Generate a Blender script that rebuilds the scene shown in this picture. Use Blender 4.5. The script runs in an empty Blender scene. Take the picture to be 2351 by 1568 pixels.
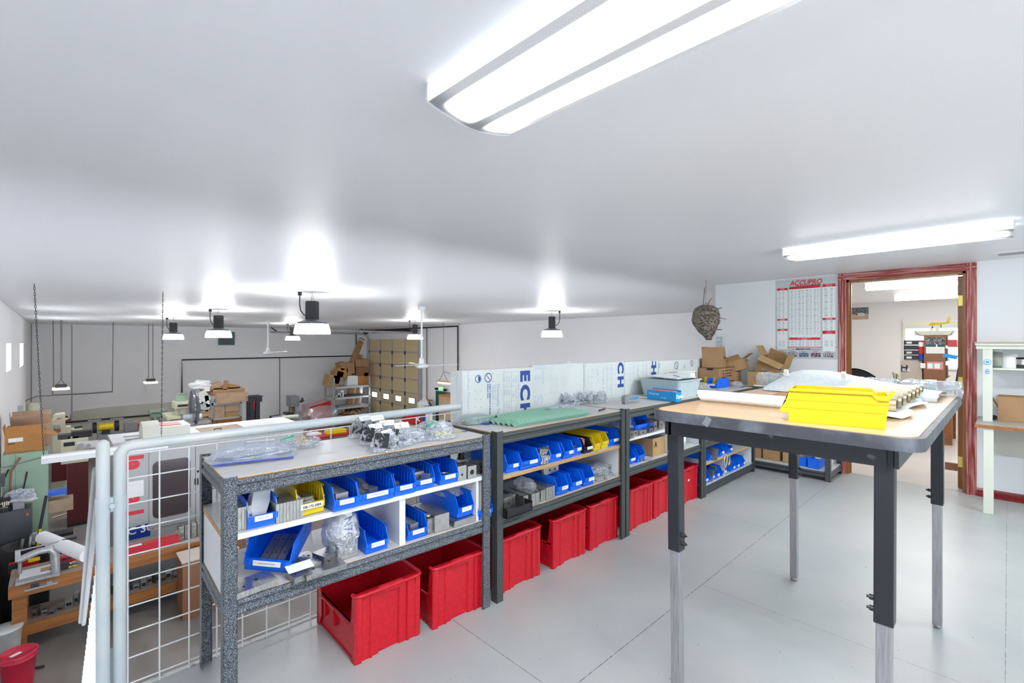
import bpy, math, random
from mathutils import Vector, Matrix, Euler, noise
from math import sin, cos, pi, radians

# ---------------------------------------------------------------- camera
S = bpy.context.scene
COL = S.collection
EYE = 1.41
YAW = radians(46.24)
cam_d = bpy.data.cameras.new('camera'); cam = bpy.data.objects.new('camera', cam_d); COL.objects.link(cam)
cam.location = (0, 0, EYE); cam.rotation_euler = (pi/2, 0, YAW - pi/2)
cam_d.sensor_width = 36.0; cam_d.lens = 36.0*1092.0/2351.0; cam_d.clip_start = 0.02; cam_d.clip_end = 100
S.camera = cam
# ---------------------------------------------------------------- world, exposure
W = bpy.data.worlds.new('world'); S.world = W; W.use_nodes = True
W.node_tree.nodes['Background'].inputs[0].default_value = (0.85, 0.92, 1.0, 1)
W.node_tree.nodes['Background'].inputs[1].default_value = 5.2      # bright overcast daylight, enters by windows added behind the camera and under the loft
S.view_settings.view_transform = 'Standard'; S.view_settings.look = 'None'
S.view_settings.gamma = 1.0; S.view_settings.exposure = 0.75; S.view_settings.use_curve_mapping = False
FIX_E = 50.0      # fluorescent diffuser emission
BAY_E = 330.0      # high bay shade emission
OFF_E = 20.0       # office fixtures
WIN_E = 9.0       # daylight in the windows
SHOP = -2.65      # shop floor height
GX = 11.2         # garage wall and office end wall
BY = 23.25        # shop back wall
LX = -0.66        # left wall
YF = 2.46         # loft edge

def ceil_z(y): return 2.145 - 0.0055*y
_F = 1092.0
def _ray(px, py):
    u = (px-1175.5)/_F; v = (784.0-py)/_F
    return Vector((cos(YAW)+u*sin(YAW), sin(YAW)-u*cos(YAW), v))
def onz(px, py, z): r = _ray(px, py); return Vector((0, 0, EYE)) + r*((z-EYE)/r.z)
def onx(px, py, x): r = _ray(px, py); return Vector((0, 0, EYE)) + r*(x/r.x)
def ony(px, py, y): r = _ray(px, py); return Vector((0, 0, EYE)) + r*(y/r.y)
def atd(px, py, d): return Vector((0, 0, EYE)) + _ray(px, py)*d

# ---------------------------------------------------------------- mesh helper
class MB:
    def __init__(s): s.v = []; s.f = []; s.m = []; s.mats = []; s.T = Matrix.Identity(4); s.sm = []
    def at(s, loc=(0, 0, 0), rz=0, rx=0, ry=0):
        s.T = Matrix.Translation(Vector(loc)) @ Euler((rx, ry, rz)).to_matrix().to_4x4(); return s
    def mi(s, mat):
        if mat is None: return 0
        if mat not in s.mats: s.mats.append(mat)
        return s.mats.index(mat)
    def raw(s, vs, fs, mat=None, smooth=False):
        b = len(s.v); T = s.T
        s.v += [T @ Vector(p) for p in vs]; k = s.mi(mat)
        for f in fs: s.f.append([b+i for i in f]); s.m.append(k); s.sm.append(smooth)
        return s
    def box(s, x0, x1, y0, y1, z0, z1, mat=None):
        return s.raw([(x0,y0,z0),(x1,y0,z0),(x1,y1,z0),(x0,y1,z0),(x0,y0,z1),(x1,y0,z1),(x1,y1,z1),(x0,y1,z1)],
                     [(0,3,2,1),(4,5,6,7),(0,1,5,4),(1,2,6,5),(2,3,7,6),(3,0,4,7)], mat)
    def cbox(s, c, sz, mat=None, rz=0, rx=0, ry=0):
        T = s.T; s.T = T @ Matrix.Translation(Vector(c)) @ Euler((rx, ry, rz)).to_matrix().to_4x4()
        a, b, h = sz[0]/2, sz[1]/2, sz[2]/2
        s.box(-a, a, -b, b, -h, h, mat); s.T = T; return s
    def frame(s, p0, p1):
        d = (Vector(p1)-Vector(p0)).normalized()
        a = d.cross(Vector((0, 0, 1)))
        if a.length < 1e-3: a = d.cross(Vector((1, 0, 0)))
        a.normalize(); return a, a.cross(d)
    def cyl(s, p0, p1, r0, r1=None, n=14, mat=None, caps=True, smooth=True):
        r1 = r0 if r1 is None else r1; a, b = s.frame(p0, p1); vs = []
        for p, r in ((Vector(p0), r0), (Vector(p1), r1)):
            for i in range(n):
                t = 2*pi*i/n; vs.append(p + a*(r*cos(t)) + b*(r*sin(t)))
        s.raw(vs, [(i, (i+1) % n, n+(i+1) % n, n+i) for i in range(n)], mat, smooth)
        if caps: s.raw(vs, [tuple(range(n-1, -1, -1)), tuple(range(n, 2*n))], mat)
        return s
    def tube(s, pts, r, n=8, mat=None):
        pts = [Vector(p) for p in pts]; vs = []; N = len(pts)
        a0 = None
        for i, p in enumerate(pts):
            d = (pts[min(i+1, N-1)]-pts[max(i-1, 0)]).normalized()
            if a0 is None: a0 = s.frame(p, p+d)[0]
            a = (a0 - d*a0.dot(d)).normalized(); b = d.cross(a); a0 = a
            rr = r[i] if isinstance(r, (list, tuple)) else r
            for k in range(n): t = 2*pi*k/n; vs.append(p+a*(rr*cos(t))+b*(rr*sin(t)))
        fs = [(i*n+k, i*n+(k+1) % n, (i+1)*n+(k+1) % n, (i+1)*n+k) for i in range(N-1) for k in range(n)]
        s.raw(vs, fs, mat, True)
        s.raw(vs, [tuple(range(n-1, -1, -1)), tuple(range((N-1)*n, N*n))], mat); return s
    def lathe(s, prof, c=(0, 0, 0), n=20, mat=None, smooth=True, sx=1, sy=1):
        vs = []; N = len(prof)
        for r, z in prof:
            for i in range(n): t = 2*pi*i/n; vs.append((c[0]+r*cos(t)*sx, c[1]+r*sin(t)*sy, c[2]+z))
        fs = [(j*n+i, j*n+(i+1) % n, (j+1)*n+(i+1) % n, (j+1)*n+i) for j in range(N-1) for i in range(n)]
        s.raw(vs, fs, mat, smooth)
        if prof[0][0] > 1e-4: s.raw(vs, [tuple(range(n-1, -1, -1))], mat)
        if prof[-1][0] > 1e-4: s.raw(vs, [tuple(range((N-1)*n, N*n))], mat)
        return s
    def prism(s, poly, a0, a1, axis='x', mat=None, smooth=False):
        # poly in the other two axes (cyclic order y,z / z,x / x,y), extruded along axis
        def P(a, q):
            return {'x': (a, q[0], q[1]), 'y': (q[0], a, q[1]), 'z': (q[0], q[1], a)}[axis]
        n = len(poly); vs = [P(a0, q) for q in poly]+[P(a1, q) for q in poly]
        fs = [(i, (i+1) % n, n+(i+1) % n, n+i) for i in range(n)]
        s.raw(vs, fs, mat, smooth); s.raw(vs, [tuple(range(n-1, -1, -1)), tuple(range(n, 2*n))], mat); return s
    def grid(s, fn, nu, nv, mat=None, smooth=True, th=0.0):
        vs = [Vector(fn(i/nu, j/nv)) for j in range(nv+1) for i in range(nu+1)]; w = nu+1
        fs = [(j*w+i, j*w+i+1, (j+1)*w+i+1, (j+1)*w+i) for j in range(nv) for i in range(nu)]
        if th:
            b = len(vs); vs2 = [v-Vector((0, 0, th)) for v in vs]
            fs += [tuple(b+q for q in reversed(f)) for f in fs]
            edge = [i for i in range(w)]+[j*w+nu for j in range(1, nv+1)]+[nv*w+i for i in range(nu-1, -1, -1)]+[j*w for j in range(nv-1, 0, -1)]
            fs += [(edge[(k+1) % len(edge)], edge[k], b+edge[k], b+edge[(k+1) % len(edge)]) for k in range(len(edge))]
            vs += vs2
        return s.raw(vs, fs, mat, smooth)
    def blob(s, c, r, sub=3, amp=0.15, fr=3.0, seed=0, flat=None, mat=None, smooth=False, crease=False):
        import bmesh
        bm = bmesh.new(); bmesh.ops.create_icosphere(bm, subdivisions=sub, radius=1.0)
        vs = []
        for v in bm.verts:
            p = v.co.copy(); k = 1+amp*noise.noise(p*fr+Vector((seed*3.1, seed*1.7, seed)))+amp*.6*noise.noise(p*fr*2.7+Vector((seed, 5, 2)))
            if crease: k = 1.08-amp*1.5*abs(noise.noise(p*fr+Vector((seed*3.1, seed, 1))))-amp*.9*abs(noise.noise(p*fr*2.3+Vector((1, seed, 4))))+amp*.5*noise.noise(p*fr*.7+Vector((4, 2, seed)))
            q = Vector((p.x*r[0]*k, p.y*r[1]*k, p.z*r[2]*k))
            if flat is not None: q.z = max(q.z, flat)
            vs.append(q+Vector(c))
        fs = [[w.index for w in f.verts] for f in bm.faces]; bm.free()
        return s.raw(vs, fs, mat, smooth)
    def build(s, name, mat=None, parent=None, world=False, bevel=0, seg=2):
        me = bpy.data.meshes.new(name); vs = s.v
        off = Vector((0, 0, 0))
        if parent is not None and world:
            bpy.context.view_layer.update(); iv = MW(parent).inverted(); vs = [iv @ v for v in vs]
        elif parent is None:
            xs = [v.x for v in vs]; ys = [v.y for v in vs]; zs = [v.z for v in vs]
            off = Vector(((min(xs)+max(xs))/2, (min(ys)+max(ys))/2, min(zs))); vs = [v-off for v in vs]
        me.from_pydata([tuple(v) for v in vs], [], s.f)
        if mat is not None and not s.mats: me.materials.append(mat)
        else:
            for m in s.mats: me.materials.append(m)
            if mat is not None and not s.mats: me.materials.append(mat)
            me.polygons.foreach_set('material_index', s.m)
        me.polygons.foreach_set('use_smooth', s.sm)
        me.update()
        o = bpy.data.objects.new(name, me); COL.objects.link(o); o.location = off
        if parent is not None: o.parent = parent
        if bevel:
            b = o.modifiers.new('soft', 'BEVEL'); b.width = bevel; b.segments = seg; b.limit_method = 'ANGLE'; b.angle_limit = radians(40)
        return o
def MW(o):
    m = Matrix.Translation(o.location) @ o.rotation_euler.to_matrix().to_4x4() @ Matrix.Diagonal((*o.scale, 1))
    return MW(o.parent) @ m if o.parent else m
def tag(o, label, cat, group=None, kind=None):
    o['label'] = label; o['category'] = cat
    if group: o['group'] = group
    if kind: o['kind'] = kind
    return o
def thing(name, label, cat, loc=(0, 0, 0), rz=0, group=None, rx=0, ry=0):
    o = bpy.data.objects.new(name, None); COL.objects.link(o); o.empty_display_size = .05
    o.location = loc; o.rotation_euler = (rx, ry, rz); return tag(o, label, cat, group)
def struct(name, mb, mat=None, **k):
    o = mb.build(name, mat, **k); o['kind'] = 'structure'; return o
def dup(root, loc, rz=None, label=None, group=None):
    def cp(o, par):
        c = o.copy(); COL.objects.link(c); c.parent = par
        for ch in o.children: cp(ch, c)
        return c
    r = cp(root, None); r.location = loc
    if rz is not None: r.rotation_euler = (0, 0, rz)
    if label: r['label'] = label
    if group: r['group'] = group
    return r
FACE_Y = Matrix(((1,0,0,0),(0,0,-1,0),(0,1,0,0),(0,0,0,1)))            # reads +X, up Z, faces -Y
FACE_X = Matrix(((0,0,-1,0),(-1,0,0,0),(0,1,0,0),(0,0,0,1)))           # reads -Y, up Z, faces -X
DOWN_Y = Matrix(((0,1,0,0),(0,0,-1,0),(-1,0,0,0),(0,0,0,1)))           # reads -Z, up +X, faces -Y
UP_Z = Matrix.Identity(4)
def text(s, size, mat, parent, M, loc, name='lettering', bold=0.0, align='LEFT', shear=0, ext=0.0004, sx=1.0, world=False):
    cu = bpy.data.curves.new(name, 'FONT'); cu.body = s; cu.size = size; cu.offset = bold; cu.align_x = align; cu.shear = shear; cu.extrude = ext; cu.resolution_u = 3
    t = bpy.data.objects.new(name, cu); COL.objects.link(t); bpy.context.view_layer.update()
    me = bpy.data.meshes.new_from_object(t.evaluated_get(bpy.context.evaluated_depsgraph_get()))
    bpy.data.objects.remove(t); bpy.data.curves.remove(cu)
    me.transform(Matrix.Translation(Vector(loc)) @ M @ Matrix.Diagonal((sx, 1, 1, 1)))
    if world and parent is not None: me.transform(MW(parent).inverted())
    me.materials.clear(); me.materials.append(mat)
    o = bpy.data.objects.new(name, me); COL.objects.link(o)
    if parent is not None: o.parent = parent
    return o

# ---------------------------------------------------------------- materials
def mat(name, col, rough=.5, metal=0, spec=.5, emit=None, es=0, alpha=None, trans=0, coat=0):
    m = bpy.data.materials.new(name); m.use_nodes = True; b = m.node_tree.nodes['Principled BSDF']
    b.inputs['Base Color'].default_value = (*col, 1); b.inputs['Roughness'].default_value = rough; b.inputs['Metallic'].default_value = metal
    b.inputs['Specular IOR Level'].default_value = spec; b.inputs['Coat Weight'].default_value = coat; b.inputs['Transmission Weight'].default_value = trans
    if emit: b.inputs['Emission Color'].default_value = (*emit, 1); b.inputs['Emission Strength'].default_value = es
    return m
def N(m, t, **k):
    n = m.node_tree.nodes.new(t)
    for a, v in k.items(): setattr(n, a, v)
    return n
def L(m, a, b): m.node_tree.links.new(a, b)
def bsdf(m): return m.node_tree.nodes['Principled BSDF']
def noisy(m, c2, scale=8, lo=.4, hi=.6, detail=4, bump=0, bscale=None, stretch=None, rough2=None, coord='Object'):
    """mix the base colour with c2 by a noise, optional bump"""
    b = bsdf(m); tc = N(m, 'ShaderNodeTexCoord'); mp = N(m, 'ShaderNodeMapping'); L(m, tc.outputs[coord], mp.inputs[0])
    if stretch: mp.inputs['Scale'].default_value = stretch
    nz = N(m, 'ShaderNodeTexNoise'); nz.inputs['Scale'].default_value = scale; nz.inputs['Detail'].default_value = detail; L(m, mp.outputs[0], nz.inputs['Vector'])
    cr = N(m, 'ShaderNodeValToRGB'); cr.color_ramp.elements[0].position = lo; cr.color_ramp.elements[1].position = hi
    cr.color_ramp.elements[0].color = b.inputs['Base Color'].default_value[:]; cr.color_ramp.elements[1].color = (*c2, 1)
    L(m, nz.outputs['Fac'], cr.inputs[0]); L(m, cr.outputs[0], b.inputs['Base Color'])
    if bump:
        bp = N(m, 'ShaderNodeBump'); bp.inputs['Strength'].default_value = bump; bp.inputs['Distance'].default_value = .01
        if bscale:
            nz = N(m, 'ShaderNodeTexNoise'); nz.inputs['Scale'].default_value = bscale; L(m, mp.outputs[0], nz.inputs['Vector'])
        L(m, nz.outputs['Fac'], bp.inputs['Height']); L(m, bp.outputs[0], b.inputs['Normal'])
    return m
M = {}
M['wall'] = noisy(mat('wall_paint', (.895,.90,.925), .55), (.91,.915,.935), 2.5, .35, .65, bump=.05, bscale=120)
M['wall2'] = noisy(mat('room_wall_paint', (.79,.82,.85), .5), (.82,.845,.87), 2, .35, .65, bump=.04, bscale=90)
M['ceil'] = noisy(mat('ceiling_paint', (.86,.87,.905), .42, spec=.22), (.875,.885,.915), .8, .3, .7, bump=.02, bscale=60)
M['officewall'] = mat('office_wall_paint', (.80,.79,.77), .6)
M['cream_wall'] = noisy(mat('cream_panel', (.60,.60,.50), .55), (.66,.665,.60), 1.2, .35, .65)
M['shopfloor'] = noisy(mat('shop_concrete', (.27,.25,.235), .35), (.13,.12,.11), 1.6, .35, .75, detail=8, stretch=(1, .35, 1))
M['edge'] = noisy(mat('loft_edge_paint', (.62,.62,.60), .6), (.12,.12,.12), 14, .62, .72)
M['hammer'] = noisy(mat('hammered_steel_paint', (.032,.039,.049), .33, .2), (.32,.37,.42), 300, .44, .68, detail=2, bump=.5)
M['dgrey'] = noisy(mat('dark_grey_steel_paint', (.045,.055,.055), .38, .2), (.09,.105,.105), 330, .4, .65, detail=2, bump=.25)
M['dgrey2'] = mat('charcoal_post_paint', (.065,.075,.085), .35, .1)
M['board'] = noisy(mat('melamine_board', (.60,.60,.60), .45), (.40,.36,.32), 5, .55, .95, detail=8, stretch=(1, 3, 1))
M['mel'] = noisy(mat('white_melamine', (.74,.76,.78), .35), (.50,.47,.44), 7, .6, .9, detail=8)
M['raw'] = noisy(mat('raw_particle_edge', (.62,.36,.13), .8), (.40,.22,.08), 180, .4, .7)
M['blue'] = mat('blue_polypropylene', (.003,.15,.88), .33, spec=.5)
M['blue2'] = mat('light_blue_polypropylene', (.02,.10,.55), .35)
M['yellow'] = mat('yellow_polypropylene', (.78,.58,.01), .33)
M['bigyellow'] = mat('bright_yellow_polypropylene', (.62,.485,.002), .40)
M['red'] = noisy(mat('red_polyethylene', (.52,.004,.016), .33, spec=.45), (.60,.012,.025), 60, .4, .7, bump=.06)
M['black'] = mat('black_plastic', (.012,.012,.014), .45)
M['blackm'] = noisy(mat('black_enamel', (.014,.016,.022), .35), (.10,.11,.13), 18, .66, .72, detail=10)
M['bumper'] = noisy(mat('scuffed_black_vinyl', (.045,.05,.062), .5), (.20,.22,.26), 9, .45, .85, detail=10, stretch=(3, 1, 1))
M['label'] = noisy(mat('label_paper', (.86,.87,.88), .7), (.70,.71,.74), 60, .5, .8)
M['paper'] = mat('white_paper', (.88,.90,.92), .7)
M['ink'] = mat('black_ink', (.02,.02,.03), .6)
M['greyink'] = mat('faded_ink', (.38,.40,.45), .6)
M['alu'] = noisy(mat('machined_aluminium', (.42,.42,.41), .30, .9), (.26,.26,.26), 40, .35, .7, stretch=(1, 12, 1))
M['alu2'] = noisy(mat('bright_aluminium', (.58,.575,.55), .26, .88), (.36,.36,.35), 30, .35, .7, stretch=(10, 1, 1))
M['steel'] = noisy(mat('plated_steel', (.46,.46,.48), .36, .8), (.34,.34,.35), 25, .4, .7, stretch=(8, 8, .5))
M['anod'] = mat('black_anodised_metal', (.05,.055,.065), .4, .5)
M['hole'] = mat('dark_hole', (.01,.01,.01), .8)
M['card'] = noisy(mat('brown_cardboard', (.40,.235,.12), .8), (.36,.205,.10), 6, .4, .6)
M['card2'] = noisy(mat('kraft_cardboard', (.47,.30,.14), .8), (.42,.26,.115), 6, .4, .6)
M['card3'] = noisy(mat('pale_cardboard', (.56,.40,.28), .8), (.50,.35,.23), 6, .4, .6)
M['cardo'] = noisy(mat('orange_cardboard', (.50,.225,.065), .75), (.45,.20,.055), 5, .4, .6)
M['wood'] = noisy(mat('bench_timber', (.42,.165,.04), .5), (.26,.09,.02), 3, .35, .7, detail=8, stretch=(.6, 8, 8))
M['ply'] = noisy(mat('worn_plywood', (.30,.22,.17), .6), (.42,.34,.28), 4, .4, .7, detail=8)
M['oak'] = noisy(mat('orange_stained_wood', (.30,.115,.025), .35), (.20,.065,.014), 3, .35, .7, detail=8, stretch=(12, 12, .7))
M['redwood'] = noisy(mat('worn_red_stain', (.30,.035,.032), .4), (.72,.42,.40), 3, .44, .70, detail=10, stretch=(24, 24, 1.1))
M['redwood_h'] = noisy(mat('worn_red_stain_across', (.30,.035,.032), .4), (.72,.42,.40), 3, .44, .70, detail=10, stretch=(24, 1.1, 24))
M['redbase'] = mat('dark_red_skirting', (.20,.012,.014), .22)
M['brass'] = mat('brass_plate', (.80,.64,.16), .35, .4)
M['whitem'] = mat('white_enamel', (.78,.80,.82), .35)
M['chipped'] = noisy(mat('chipped_pale_blue_enamel', (.56,.64,.68), .35), (.70,.72,.69), 2.2, .45, .6)
_cn = N(M['chipped'], 'ShaderNodeTexNoise'); _cn.inputs['Scale'].default_value = 38; _cn.inputs['Detail'].default_value = 6
M['grey'] = mat('light_grey_enamel', (.43,.44,.45), .4)
M['grey2'] = mat('mid_grey_enamel', (.27,.28,.30), .4)
M['cream'] = mat('cream_enamel', (.66,.65,.49), .4)
M['cream2'] = mat('cream_painted_wood', (.70,.72,.63), .45)
M['green'] = noisy(mat('green_machine_enamel', (.27,.40,.28), .45), (.31,.45,.33), 2, .4, .6)
M['gpart'] = mat('sage_green_powder_coat', (.24,.46,.345), .5)
M['teal'] = mat('dark_teal_paint', (.012,.10,.085), .4)
M['redp'] = mat('red_plastic_case', (.55,.02,.035), .35)
M['redm'] = mat('red_enamel', (.45,.01,.015), .35)
M['dred'] = mat('maroon_enamel', (.10,.008,.012), .4)
M['foam'] = noisy(mat('printed_foam_board', (.80,.845,.83), .5), (.72,.77,.76), 4, .4, .7)
M['binkb'] = mat('blue_board_print', (.03,.09,.36), .6)
M['pblue'] = mat('pale_blue_board_print', (.48,.58,.74), .6); M['pblue2'] = mat('very_faded_board_print', (.66,.74,.82), .6)
M['tan'] = mat('tan_door_panel', (.62,.50,.28), .5)
M['galv'] = noisy(mat('galvanised_steel', (.52,.54,.56), .4, .5), (.44,.46,.48), 30, .4, .6)
M['maple'] = noisy(mat('maple_laminate', (.72,.47,.25), .28), (.66,.42,.215), 5, .35, .65, detail=6, stretch=(6, .8, 1))
M['pinkp'] = mat('pink_card', (.75,.25,.30), .6)
M['tub'] = mat('translucent_grey_tub', (.50,.60,.63), .3)
M['cyan'] = mat('bright_blue_carton', (.01,.33,.76), .4)
M['navy'] = mat('navy_print', (.01,.05,.35), .4)
M['greenz'] = mat('green_zip_strip', (.02,.48,.25), .4)
M['bluez'] = mat('blue_zip_strip', (.05,.07,.50), .4)
M['yelp'] = mat('yellow_plastic_parts', (.80,.78,.10), .4)
M['gold'] = mat('yellow_zinc_plating', (.75,.62,.38), .28, .8)
M['nest'] = noisy(mat('wasp_nest_paper', (.07,.055,.04), .9), (.38,.33,.27), 22, .40, .62, detail=9, bump=1.0, stretch=(1.3, .6, 1.9))
for _n in M['nest'].node_tree.nodes:
    if _n.type == 'TEX_NOISE': _n.inputs['Distortion'].default_value = 1.6
M['twig'] = mat('twig_bark', (.09,.05,.035), .8)
M['pipe'] = mat('black_iron_pipe', (.015,.015,.018), .4)
M['cordm'] = mat('grey_cord', (.14,.13,.13), .6)
M['foamw'] = noisy(mat('white_packing_foam', (.78,.83,.87), .6), (.72,.78,.82), 60, .4, .6, bump=.15)
M['redt'] = mat('chart_red', (.72,.03,.045), .5)
M['chart'] = mat('chart_paper', (.80,.84,.84), .45)
M['chartg'] = mat('chart_grey', (.55,.59,.62), .45)
M['darkphoto'] = noisy(mat('dark_photo_print', (.03,.04,.06), .4), (.30,.30,.33), 60, .45, .6)
M['brownp'] = mat('brown_hardboard', (.26,.115,.055), .5)
M['lock'] = mat('locker_beige', (.55,.49,.43), .5)
M['tealbag'] = mat('pale_green_wrapped_parts', (.36,.55,.48), .35)
M['smoke'] = mat('smoked_window', (.07,.055,.06), .15)
M['beigem'] = mat('beige_laminate', (.60,.52,.36), .5)
M['pinkbucket'] = mat('crimson_bucket', (.62,.02,.06), .35)
M['hotw'] = mat('bag_label_white', (.90,.92,.95), .5)
def film(name, tint, w_diff, w_gloss, rough=.12, bump=.6, sc=22):
    m = bpy.data.materials.new(name); m.use_nodes = True; nt = m.node_tree; nt.nodes.clear()
    out = N(m, 'ShaderNodeOutputMaterial'); tr = N(m, 'ShaderNodeBsdfTransparent'); tr.inputs[0].default_value = (*tint, 1)
    df = N(m, 'ShaderNodeBsdfDiffuse'); df.inputs[0].default_value = (.80,.84,.90, 1)
    gl = N(m, 'ShaderNodeBsdfGlossy'); gl.inputs['Roughness'].default_value = rough; gl.inputs[0].default_value = (.95,.97,1,1)
    m1 = N(m, 'ShaderNodeMixShader'); m1.inputs[0].default_value = w_diff; L(m, tr.outputs[0], m1.inputs[1]); L(m, df.outputs[0], m1.inputs[2])
    m2 = N(m, 'ShaderNodeMixShader'); m2.inputs[0].default_value = w_gloss; L(m, m1.outputs[0], m2.inputs[1]); L(m, gl.outputs[0], m2.inputs[2])
    tc = N(m, 'ShaderNodeTexCoord'); nz = N(m, 'ShaderNodeTexNoise'); nz.inputs['Scale'].default_value = sc; nz.inputs['Detail'].default_value = 3; nz.inputs['Distortion'].default_value = 1.2
    L(m, tc.outputs['Object'], nz.inputs['Vector']); bp = N(m, 'ShaderNodeBump'); bp.inputs['Strength'].default_value = bump; bp.inputs['Distance'].default_value = .03
    L(m, nz.outputs['Fac'], bp.inputs['Height']); L(m, bp.outputs[0], gl.inputs['Normal']); L(m, m2.outputs[0], out.inputs[0]); return m
M['bag'] = film('clear_plastic_film', (.88,.90,.94), .22, .26, sc=34, bump=.9)
M['bagz'] = film('zip_bag_film', (.80,.84,.92), .30, .22, sc=18, bump=.9)
M['clearp'] = film('clear_guard_plastic', (.60,.64,.70), .12, .12, bump=0)
M['drape'] = film('dusty_plastic_drape', (.88,.88,.9), .22, .14, sc=5)
def glow(name, col, e):
    m = mat(name, (.8,.8,.8), .4, emit=col, es=e); return m
M['bay'] = glow('lit_high_bay_shade', (1,.985,.97), 34.0)
M['baylens'] = glow('lit_high_bay_lens', (1,.985,.97), BAY_E)
M['winglow'] = glow('daylit_frosted_pane', (.93,.96,1), WIN_E)
M['offwin'] = glow('daylit_office_glass', (.90,.95,1), 1.6)
M['offlight'] = glow('lit_office_diffuser', (1,.965,.90), OFF_E)
M['warm'] = glow('warm_tube', (1,.80,.52), 2.2)
M['exitg'] = glow('exit_letters', (.15,.95,.35), .8)
# prismatic diffuser: tubes inside shine through a ribbed wrap
def diffuser(name, col, e, lo):
    m = bpy.data.materials.new(name); m.use_nodes = True; b = bsdf(m); b.inputs['Base Color'].default_value = (.34,.35,.37,1); b.inputs['Roughness'].default_value = .25
    tc = N(m, 'ShaderNodeTexCoord'); sp = N(m, 'ShaderNodeSeparateXYZ'); L(m, tc.outputs['Object'], sp.inputs[0])
    ab = N(m, 'ShaderNodeMath', operation='ABSOLUTE'); L(m, sp.outputs['X'], ab.inputs[0])
    sb = N(m, 'ShaderNodeMath', operation='SUBTRACT'); L(m, ab.outputs[0], sb.inputs[0]); sb.inputs[1].default_value = .072
    a2 = N(m, 'ShaderNodeMath', operation='ABSOLUTE'); L(m, sb.outputs[0], a2.inputs[0])
    mr = N(m, 'ShaderNodeMapRange'); mr.interpolation_type = 'SMOOTHSTEP'; L(m, a2.outputs[0], mr.inputs[0]); mr.inputs[1].default_value = .006; mr.inputs[2].default_value = .060; mr.inputs[3].default_value = 1.0; mr.inputs[4].default_value = lo
    ay = N(m, 'ShaderNodeMath', operation='ABSOLUTE'); L(m, sp.outputs['Y'], ay.inputs[0])
    my = N(m, 'ShaderNodeMapRange'); my.interpolation_type = 'SMOOTHSTEP'; L(m, ay.outputs[0], my.inputs[0]); my.inputs[1].default_value = .50; my.inputs[2].default_value = .61; my.inputs[3].default_value = 1.0; my.inputs[4].default_value = lo*.9
    mu = N(m, 'ShaderNodeMath', operation='MULTIPLY'); L(m, mr.outputs[0], mu.inputs[0]); L(m, my.outputs[0], mu.inputs[1])
    # fine prism pattern
    vz = N(m, 'ShaderNodeTexChecker'); vz.inputs['Scale'].default_value = 190; vz.inputs[1].default_value = (1,1,1,1); vz.inputs[2].default_value = (.86,.86,.86,1); L(m, tc.outputs['Object'], vz.inputs[0])
    m3 = N(m, 'ShaderNodeMath', operation='MULTIPLY'); L(m, mu.outputs[0], m3.inputs[0]); L(m, vz.outputs['Fac'], m3.inputs[1])
    ad = N(m, 'ShaderNodeMath', operation='MULTIPLY_ADD'); L(m, vz.outputs['Fac'], ad.inputs[0]); ad.inputs[1].default_value = .14; ad.inputs[2].default_value = .86
    m4 = N(m, 'ShaderNodeMath', operation='MULTIPLY'); L(m, mu.outputs[0], m4.inputs[0]); L(m, ad.outputs[0], m4.inputs[1])
    m5 = N(m, 'ShaderNodeMath', operation='MULTIPLY'); L(m, m4.outputs[0], m5.inputs[0]); m5.inputs[1].default_value = e
    b.inputs['Emission Color'].default_value = (*col, 1); L(m, m5.outputs[0], b.inputs['Emission Strength']); return m
M['diff'] = diffuser('prismatic_diffuser', (.97,.98,1.0), FIX_E, .0045)
M['diff2'] = diffuser('greenish_prismatic_diffuser', (.93,1.0,.985), FIX_E*.8, .007)
M['diffside'] = glow('diffuser_side', (.93,.96,1), .42)
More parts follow.
